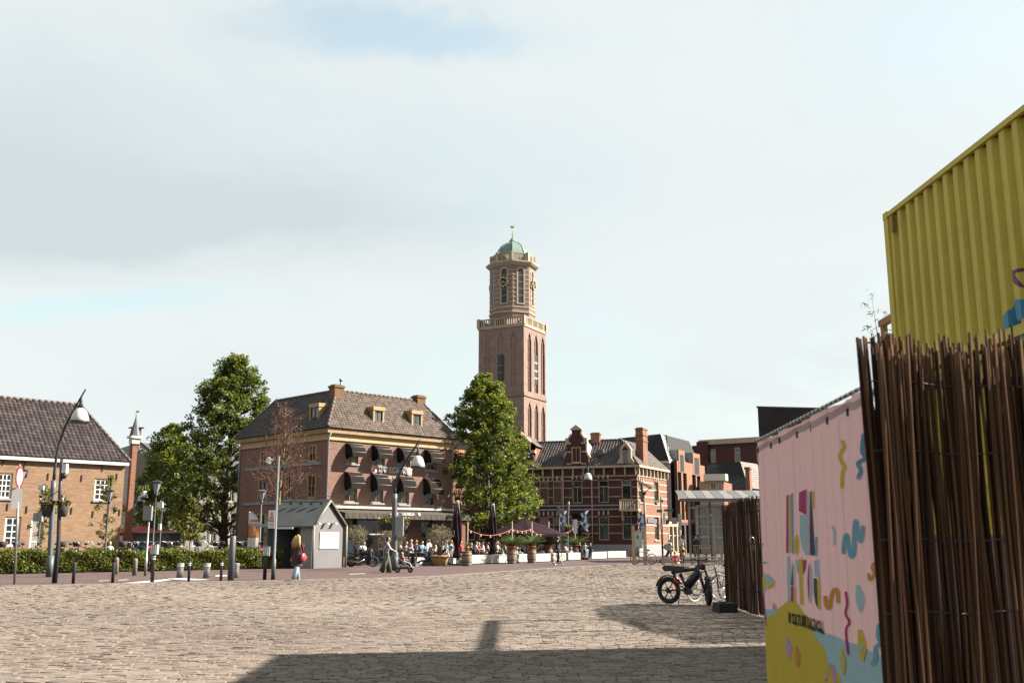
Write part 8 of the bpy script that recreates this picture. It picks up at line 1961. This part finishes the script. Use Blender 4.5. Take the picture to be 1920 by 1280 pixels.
# ---- timber frame behind the container
M_tim = mat('raw_timber', (.36, .19, .09), .8, .2, 3)
tf = thing('timber_frame', 'raw timber post frame with diagonal brace standing behind the yellow container', 'frame', (8.4, 22.0, 0))
MB().b2(-.07, .07, -5.6, .15, 6.32, 6.46).build('beam', M_tim, tf)
MB().b2(-.06, .06, -.06, .06, 0, 6.318).build('post', M_tim, tf); MB().b2(-.05, .05, -2.6, -2.5, 0, 6.318).build('post', M_tim, tf)
MB().tube([(0, -.06, 5.5), (0, -.8, 6.31)], .05, 4).build('brace', M_tim, tf)
MB().b2(-.05, .05, -2.49, -.07, 4.3, 4.4).build('rail', M_tim, tf)
bmb = thing('bamboo', 'thin bamboo stem with narrow leaves rising above the reed screen', 'plant', (P(1644, 600, 20.5).x, 20.5, 0)); r = np.random.default_rng(9)
zt = zat(1637, 548, 20.5); pts = [Vector((0, 0, 0)), Vector((.02, 0, zt * .6)), Vector((0, 0, zt * .85)), Vector((-.08, 0, zt))]; MB().tube(pts, [.02, .015, .01, .004], 6).build('culm', mat('culm', (.16, .2, .06), .6), bmb)
L = []
for k in range(9):
    z = zt * (.80 + .022 * k + r.uniform(-.01, .01)); a = k * 2.1; e = Vector((math.cos(a) * .2 - .05, math.sin(a) * .2, z + .06)); L += [tuple(e + Vector(r.normal(0, .05, 3))) for q in range(7)]
obj('leaves', leaf_mesh('leaves', np.array(L), .085, M_leafp, r, aspect=.16), bmb)
# ---- pink printed banner on a mesh fence
def cloth_mat(name, c, tr=.10):
    if name in MATS: return MATS[name]
    m, t, b = _new(name); b.inputs['Base Color'].default_value = rgba(c); b.inputs['Roughness'].default_value = .65; b.inputs['Specular IOR Level'].default_value = .25
    tn = _n(t, 'ShaderNodeBsdfTranslucent'); tn.inputs[0].default_value = rgba(c); ms = _n(t, 'ShaderNodeMixShader'); ms.inputs[0].default_value = tr
    tc = _n(t, 'ShaderNodeTexCoord'); nz = _n(t, 'ShaderNodeTexNoise'); nz.inputs['Scale'].default_value = 7; nz.inputs['Detail'].default_value = 4; t.links.new(tc.outputs['Object'], nz.inputs['Vector'])
    bp = _n(t, 'ShaderNodeBump'); bp.inputs['Strength'].default_value = .25; bp.inputs['Distance'].default_value = .03; t.links.new(nz.outputs['Fac'], bp.inputs['Height']); t.links.new(bp.outputs[0], b.inputs['Normal'])
    t.links.new(b.outputs[0], ms.inputs[1]); t.links.new(tn.outputs[0], ms.inputs[2]); t.links.new(ms.outputs[0], t.nodes['Material Output'].inputs[0]); MATS[name] = m
    return m
BF = P(1421, 828, 5.2); BN = P(1632, 722, 3.26); wbn = Wall(BF.xy, BN.xy); BTOP = BF.z; LB = wbn.L
ban = thing('banner', 'pink printed cloth banner with colourful squiggles and yellow beach tied to the fence', 'banner', wbn.A, wbn.rz)
def fold(u, z):
    t = max(0, min(1, (z - .2) / (BTOP - .2)))
    return .0075 * math.sin(u * 22 + .9 * math.sin(u * 5)) * (.3 + .7 * t) + .008 * math.sin(u * 9.5 + 1.2 + .5 * z) + .004 * math.sin(u * 41 + 2 * z) * t * t
def btop(u): return BTOP - .002 - .006 * abs(math.sin(u * math.pi / .27))
def bsurf(u, z, off): return Vector((u, -fold(u, z) - off, min(z, btop(u))))
nu, nz_ = 110, 36; vs = []; fs = []
for i in range(nu + 1):
    u = LB * i / nu
    for j in range(nz_ + 1): vs.append(bsurf(u, .08 + (btop(u) - .08) * j / nz_, 0))
for i in range(nu):
    for j in range(nz_): a = i * (nz_ + 1) + j; fs.append((a, a + nz_ + 1, a + nz_ + 2, a + 1))
cm_ = MB(); cm_.add(vs, fs, 0, True); cm_.build('cloth', cloth_mat('banner_pink', (.53, .345, .355)), ban)
ucut = [LB * i / 110 for i in range(1, 110)]
BC = {k: cloth_mat('banner_' + k, v) for k, v in dict(yellow=(.62, .46, .03), light=(.36, .55, .60), blue=(.14, .38, .50), deep=(.09, .25, .38), magenta=(.42, .015, .14), navy=(.04, .05, .09), orange=(.62, .25, .05), lilac=(.50, .30, .50), palep=(.40, .50, .66)).items()}
def uvb(x, y):
    o_ = 0.0
    for _ in range(6):
        u, z = wbn.uv(x, y, o_); o_ = .5 * o_ + .5 * fold(u, z)
    return u, z
def bpoly(px, col, off=.004, nm='print'):
    pts = [uvb(x, y) for x, y in px]; conform([(min(max(u, .002), LB - .002), max(z, .09)) for u, z in pts], bsurf, ucut, off).build(nm, BC[col], ban)
def brect(x0, y0, x1, y1, col, s=0.0, off=.003): bpoly([(x0, y0), (x1, y0 - (x1 - x0) * .5), (x1 + s, y1 + (x1 - x0) * .5), (x0 + s, y1)], col, off)
def bell_(x0, y0, x1, y1, col, n=16, off=.003): bpoly([((x0 + x1) / 2 + (x1 - x0) / 2 * math.cos(2 * math.pi * k / n), (y0 + y1) / 2 + (y1 - y0) / 2 * math.sin(2 * math.pi * k / n)) for k in range(n)], col, off)
def bstroke(pts, w, col, off=.003):
    P2 = [Vector((*p, 0)) for p in pts]; fine = []
    for i in range(len(P2) - 1):
        p0, p1, p2, p3 = P2[max(0, i - 1)], P2[i], P2[i + 1], P2[min(len(P2) - 1, i + 2)]
        for q in range(5): t = q / 5; fine.append(.5 * ((2 * p1) + (p2 - p0) * t + (2 * p0 - 5 * p1 + 4 * p2 - p3) * t * t + (3 * p1 - p0 - 3 * p2 + p3) * t ** 3))
    fine.append(P2[-1]); m = MB(); vs = []
    for i, p in enumerate(fine):
        d = (fine[min(i + 1, len(fine) - 1)] - fine[max(i - 1, 0)]).normalized(); nrm = Vector((-d.y, d.x, 0)); ww = w / 2 * (.75 if i in (0, len(fine) - 1) else 1)
        for sgn in (-1, 1):
            q = p + nrm * ww * sgn; u, z = uvb(q.x, q.y); vs.append(bsurf(min(max(u, .002), LB - .002), z, off))
    m.add(vs, [(2 * i, 2 * i + 1, 2 * i + 3, 2 * i + 2) for i in range(len(fine) - 1)]); m.build('print', BC[col], ban)
bpoly([(1424, 1136), (1445, 1142), (1455, 1143), (1470, 1150), (1512, 1166), (1545, 1180), (1600, 1205), (1660, 1231), (1690, 1420), (1424, 1420)], 'light', .0012, 'print_sea')
bpoly([(1424, 1177), (1430, 1163), (1442, 1155), (1456, 1149), (1470, 1132), (1478, 1124), (1486, 1122), (1494, 1127), (1508, 1148), (1520, 1164), (1527, 1190), (1545, 1225), (1562, 1250), (1576, 1266), (1600, 1420), (1424, 1420)], 'yellow', .002, 'print_beach')
brect(1475.5, 929, 1479.5, 1035, 'magenta'); brect(1480, 928, 1483.5, 1034, 'yellow', 1); brect(1484, 926, 1488, 1037, 'blue', 2); bell_(1490.5, 1001, 1499.5, 1039, 'yellow')
brect(1499, 923, 1513, 958, 'magenta'); bpoly([(1500, 965), (1514, 965), (1514, 1040), (1510, 1038), (1505, 1028), (1501, 1005)], 'light', .003); brect(1514.6, 922, 1518, 1039, 'palep'); bpoly([(1520.5, 920), (1522.5, 920), (1529.5, 1041), (1520, 1040)], 'navy', .003); bpoly([(1523.5, 920), (1527, 919), (1528.5, 953), (1526, 953)], 'yellow', .003); brect(1529, 1007, 1533, 1041, 'blue')
brect(1477, 1043, 1482, 1122, 'light', 2); bpoly([(1486.5, 1050), (1489, 1097), (1484.5, 1096)], 'navy', .003); bpoly([(1487.5, 1050), (1491, 1062), (1492, 1097), (1489.5, 1097)], 'light', .003); brect(1484.5, 1099, 1489, 1126, 'magenta'); brect(1489.5, 1101, 1493, 1127, 'yellow', 1)
bpoly([(1492, 1048), (1498.5, 1048), (1498.5, 1076), (1495, 1070)], 'light', .003); brect(1499, 1048, 1505, 1132, 'yellow', 3); bpoly([(1505.5, 1049), (1513.5, 1049), (1512, 1064), (1507, 1077)], 'magenta', .003); bpoly([(1518.5, 1054), (1519, 1131), (1516, 1112), (1515, 1085), (1516.5, 1062)], 'magenta', .003); bpoly([(1519, 1054), (1523, 1066), (1524.5, 1095), (1522.5, 1125), (1520, 1134)], 'light', .003); brect(1527.5, 1051, 1536, 1079, 'palep', 1); bpoly([(1527, 1083), (1533, 1084), (1535, 1140), (1530, 1130), (1527, 1110)], 'navy', .003); brect(1533.8, 1085, 1538.5, 1140, 'yellow', 1)
for pts, w, c in (([(1580, 825), (1584, 838), (1577, 850), (1578, 862), (1585, 875), (1581, 888), (1580, 915)], 7, 'yellow'), ([(1621, 812), (1618, 845), (1624, 858), (1611, 868), (1616, 882), (1610, 898)], 8, 'deep'), ([(1583, 1038), (1585, 1010), (1590, 1004), (1596, 1040), (1602, 1035), (1603, 985), (1607, 978), (1613, 1012), (1618, 1008), (1620, 985)], 8, 'blue'),
                  ([(1549, 1116), (1551, 1134), (1557, 1138), (1561, 1115), (1566, 1105), (1572, 1108), (1573, 1130)], 8, 'orange'), ([(1587, 1108), (1590, 1130), (1587, 1150), (1594, 1165), (1588, 1180), (1590, 1210), (1592, 1226)], 5, 'magenta'), ([(1642, 1054), (1637, 1063), (1641, 1075), (1633, 1086), (1630, 1074)], 6, 'orange'), ([(1651, 1168), (1648, 1190), (1653, 1205), (1644, 1214), (1643, 1235), (1636, 1246)], 9, 'blue'),
                  ([(1432, 1110), (1435, 1145), (1438, 1173)], 2, 'magenta'), ([(1425, 1020), (1428, 1022), (1430, 1020), (1433, 1022)], 2, 'deep'), ([(1431, 1053), (1434, 1055), (1436, 1053), (1438, 1055)], 2, 'deep'), ([(1562, 985), (1566, 1000), (1565, 1022)], 4, 'light'), ([(1549, 1276), (1556, 1250), (1562, 1248), (1568, 1280)], 6, 'lilac')): bstroke(pts, w, c)
bpoly([(1428, 1106), (1429, 1085), (1432, 1073), (1438, 1090), (1438, 1097)], 'yellow', .003); bpoly([(1432.5, 1073), (1438.5, 1090), (1438.5, 1096), (1453, 1088), (1442, 1077)], 'light', .003); bpoly([(1439, 1098), (1453, 1089), (1453, 1098), (1440, 1104)], 'yellow', .003); bpoly([(1427, 1114), (1428, 1107), (1438, 1099), (1438, 1106)], 'light', .003)
for x, y, w, h, c, c2 in ((1614, 1122, 8, 26, 'light', None), (1618, 1210, 8, 30, 'yellow', 'light'), (1583, 1241, 5, 24, 'yellow', 'light'), (1481, 1215, 6, 20, 'lilac', None), (1497, 1231, 5, 20, 'orange', 'yellow')):
    bpoly([(x - w, y - h), (x - w * .2, y - h * 1.02), (x + w * .9, y - h * .3), (x + w, y + h * .3), (x + w * .3, y + h), (x - w * .4, y + h * .8), (x - w, y + h * .1)], c, .0035)
    if c2: bpoly([(x - w * .35, y - h * .3), (x + w * .4, y + h * .1), (x - w * .2, y + h * .4)], c2, .0045)
bell_(1636, 932, 1650, 978, 'magenta')
# lettering on the banner
tm = textmesh('5 DAY CULTURE CLUB ZWOLLE', .062, M_black_letter, .0005, 'LEFT', .003); u0, z0 = wbn.uv(1478.5, 1147); u1, z1 = wbn.uv(1543.5, 1171)
co = np.zeros(len(tm.vertices) * 3, np.float32); tm.vertices.foreach_get('co', co); co = co.reshape(-1, 3); wx = co[:, 0].max() - co[:, 0].min(); sx = (u1 - u0) / wx
for v in tm.vertices: v.co = bsurf(u0 + (v.co.x - co[:, 0].min()) * sx, z0 - .0 + (z1 - z0) * ((v.co.x - co[:, 0].min()) / wx) * 0 + v.co.z - .02, .004)
obj('banner_lettering', tm, ban)
rp_ = MB(); n = 60
for i in range(n):
    a = bsurf(LB * i / n, 9, .0); b_ = bsurf(LB * (i + 1) / n, 9, .0); a.z = BTOP + .002; b_.z = BTOP + .002; rp_.tube([(a.x, -.01, a.z), (b_.x, -.01, b_.z)], .008, 5, mi=i % 2)
rp_.build('edge_cord', [M_dark, mat('cord_white', (.6, .6, .6), .7)], ban)
for k in range(8): u = .06 + (LB - .1) * k / 7; s_ = bsurf(u, BTOP - .05, .004); MB().box((s_.x, s_.y, s_.z), (.012, .006, .028)).build('grommet', M_dark, ban)
# mesh fence panel behind the banner
fn = thing('mesh_fence', 'galvanised mesh fence panel carrying the pink banner', 'fence', wbn.A + wbn.n * -.04, wbn.rz)
MB().tube([(0, 0, .06), (0, 0, BTOP - .02)], .02, 8).build('end_tube', M_steel, fn); MB().tube([(LB + .1, 0, .06), (LB + .1, 0, BTOP - .02)], .02, 8).build('end_tube', M_steel, fn); MB().tube([(0, 0, BTOP - .008), (LB + .1, 0, BTOP - .008)], .012, 8).build('top_tube', M_steel, fn)
ms_ = MB()
for k in range(1, 18): ms_.tube([(LB * k / 18, 0, .1), (LB * k / 18, 0, BTOP - .04)], .002, 3)
tag(ms_.build('mesh_wires', M_steel, fn), kind='stuff')
for u in (0.0, LB + .1): MB().box((u, 0, .06), (.22, .6, .12)).build('foot_block', mat('grey_concrete', (.3, .3, .29)), fn)
# ---- near reed screen
M_reed = attr_mat('willow_stem', (.030, .014, .010), (.160, .088, .050), .95, cm=(.060, .030, .020), spec=.05)
r = np.random.default_rng(77); RD_ = 3.08; xL = P(1630, 900, RD_).x; zR = P(1700, 648, RD_).z
rs1 = thing('reed_screen', 'tall dark brown willow stem screen with ragged top beside the pink banner', 'screen', (xL, RD_, 0))
def stem(L0, rad, seed, n=7):
    q = np.random.default_rng(seed); pts = []; k = 9
    ph = q.uniform(0, 6, 2)
    for i in range(k): t = i / (k - 1); pts.append((.010 * math.sin(3.2 * t + ph[0]) + .005 * math.sin(8 * t + ph[1]), .005 * math.sin(5 * t + ph[1]), L0 * t))
    m = MB(); m.tube(pts, [rad * (1.12 - .3 * i / (k - 1)) for i in range(k)], n); me = m.mesh('stem', M_reed)
    a = me.attributes.new('rnd', 'FLOAT', 'POINT'); a.data.foreach_set('value', np.full(len(me.vertices), q.uniform(0, 1), np.float32)); return me
SV = [stem(zR, .0043 + .0018 * (k % 4) / 3, 200 + k) for k in range(24)]
def add_stem(x, y, s, tilt): o = obj('stem', SV[r.integers(0, 24)], rs1, (x, y + .27 * x, 0)); o.scale = (1, 1, min(max(s, .982), 1.014) * (1 + .05 * x)); o.rotation_euler = (r.normal(0, .003), tilt, r.uniform(0, 6.28))
x = 0.0; cnt = 0
lean_ = -.014
while x < .98:
    top = 1.0 + r.normal(-.005, .011) + (.022 * (1 - x / .12) if x < .12 else 0) + (-.012 if .12 < x < .3 else 0)
    add_stem(x + .03 + r.normal(0, .002), r.normal(0, .004), top, lean_ + r.normal(0, .003)); cnt += 1
    dense = x < .13
    x += (.0058 if dense else .0070) + abs(r.normal(0, .003))
for k in range(46): add_stem(.03 + r.uniform(0, .15), .022 + r.normal(0, .003), 1.0 + r.normal(.0, .02), lean_ + r.normal(0, .003))
for k in range(105): add_stem(.14 + r.uniform(0, .82), .024 + r.normal(0, .003), .99 + r.normal(0, .012), lean_ + r.normal(0, .012))
for k, (py_, y_) in enumerate(((845, -.012), (1012, -.012), (1150, -.012), (715, -.012))):
    z = P(1750, py_, RD_).z; pts = [(.02 + .96 * i / 12, y_ + .27 * (.02 + .96 * i / 12) + .003 * math.sin(i * 2), z + .006 * math.sin(i * 1.3)) for i in range(13)]; MB().tube(pts, .0022, 4).build('binding_wire', M_dark, rs1)
zb_ = P(1750, 705, RD_ + .06).z; MB().tube([(.12, .09, zb_ - .03), (.5, .19, zb_ + .0), (.99, .32, zb_ + .05)], .016, 7).build('cross_pole', mat('cross_pole', (.05, .035, .03), .8), rs1)
for u in (.2, .62): MB().tube([(u, .06 + .27 * u, 0), (u, .06 + .27 * u, zR - .1)], .024, 8).build('support_post', MATS['cross_pole'], rs1)
# red and yellow crates stacked behind it
M_crr = mat('crate_red', (.42, .012, .035), .5, .1); M_cry = mat('crate_yellow', (.5, .36, .02), .5, .1)
cb_ = P(1822, 1000, 5.6)
for k, (mm, lb_) in enumerate(((M_crr, 'red plastic crate at the bottom of the stack behind the reed screen'), (M_crr, 'red plastic crate second in the stack behind the reed screen'), (M_crr, 'red plastic crate third in the stack behind the reed screen'), (M_crr, 'red plastic crate fourth in the stack behind the reed screen'), (M_cry, 'yellow plastic crate on top of the red crates behind the reed screen'))):
    c = thing('plastic_crate', lb_, 'crate', (cb_.x, 5.6, .40 * k), R(8), 'plastic crates behind the reed screen')
    MB().b2(-.3, .3, -.2, .2, 0.0, .02).build('bottom', mm, c)
    for sx, sy, wx_, wy_ in ((0, -.2, .6, .02), (0, .2, .6, .02), (-.3, 0, .02, .4), (.3, 0, .02, .4)):
        MB().box((sx, sy, .06), (wx_, wy_, .09)).box((sx, sy, .2), (wx_, wy_, .06)).box((sx, sy, .34), (wx_, wy_, .1)).build('side', mm, c)
    for sx in (-.29, .29):
        for sy in (-.19, .19): MB().b2(sx - .02, sx + .02, sy - .02, sy + .02, .02, .39).build('corner', mm, c)
sk_ = thing('dark_cabinet', 'dark grey cabinet standing behind the reed screen', 'cabinet', (P(1740, 1000, 5.0).x, 5.0, 0), R(15)); MB().b2(-.28, .28, -.2, .2, 0, 1.62).build('body', mat('cabinet_black', (.02, .02, .023), .5), sk_); MB().b2(-.26, .26, -.215, -.201, .05, 1.55).build('door', mat('cabinet_door', (.03, .03, .034), .45), sk_); MB().b2(.18, .2, -.235, -.216, .7, .9).build('handle', M_steel, sk_)
# ---- far reed screen with its foot
RP2 = [(5.39, 25.85), (5.22, 22.2), (6.2, 16.7)]; rs2 = thing('reed_screen', 'dark brown reed screen standing beside the parked bikes', 'screen', (RP2[0][0], RP2[0][1], 0)); r = np.random.default_rng(5); Vv = []; Ff = []; Rn = []
h2 = zat(1365, 946, 25.85)
for (a, b_) in zip(RP2[:-1], RP2[1:]):
    a, b_ = Vector((*a, 0)), Vector((*b_, 0)); L = (b_ - a).length; d = (b_ - a) / L; n = int(L / .0155)
    for k in range(n):
        p = a + d * (k / n * L) + Vector((r.normal(0, .012), r.normal(0, .004), 0)); hh = h2 * (1 + r.normal(0, .012)) - (0.10 * math.sin(min(1, k / n * 3) * math.pi) if a.y > 25 else 0); rad = r.uniform(.008, .013); tl = r.normal(0, .01, 2); o = len(Vv)
        for (z, tx) in ((r.uniform(.0, .05), 0), (hh * .5, .5), (hh, 1)):
            for q in range(4): an = math.pi / 2 * q + k; Vv.append((p.x + rad * math.cos(an) + tl[0] * tx * 2, p.y + rad * math.sin(an) + tl[1] * tx * 2, z))
        for lv in range(2):
            for q in range(4): Ff.append((o + lv * 4 + q, o + lv * 4 + (q + 1) % 4, o + (lv + 1) * 4 + (q + 1) % 4, o + (lv + 1) * 4 + q))
        Rn += [r.uniform(0, 1)] * 12
me = raw_mesh('stems', np.array(Vv), np.array(Ff), attr_mat('reed_dark', (.030, .014, .010), (.10, .055, .030), .8, cm=(.055, .028, .018), spec=.15), Rn); o = wput(rs2, 'stems', me, None); tag(o, kind='stuff')
for z in (.5, 1.5, 2.2): wput(rs2, 'binding_wire', MB().tube([(*RP2[0], z), (*RP2[1], z), (*RP2[2], z)], .012, 5), M_dark)
b = G(1361, 1147); ft = thing('rubber_block', 'black rubber fence foot block at the end of the reed screen', 'fence foot', (b.x, b.y + .1, 0), R(4)); MB().box((0, 0, .1), (.42, .62, .2), tx=.94, ty=.95).build('block', mat('rubber_black', (.014, .014, .015), .8, bump=.3), ft); MB().box((-.05, 0, .215), (.09, .3, .03)).build('tube_socket', M_dark, ft)
b = P(1413, 1020, 21.6); pk = thing('padlock', 'small brass padlock hanging on the reed screen edge beside the banner', 'padlock', (b.x - .03, b.y, b.z - .12)); MB().b2(-.04, .04, -.03, .03, 0, .12).build('lock_body', mat('brass', (.30, .21, .08), .45, metal=.5), pk); MB().tube([(-.04, 0, .14), (-.04, 0, .24), (0, 0, .28), (.04, 0, .24), (.04, 0, .14)], .012, 6).build('shackle', M_chrome, pk)
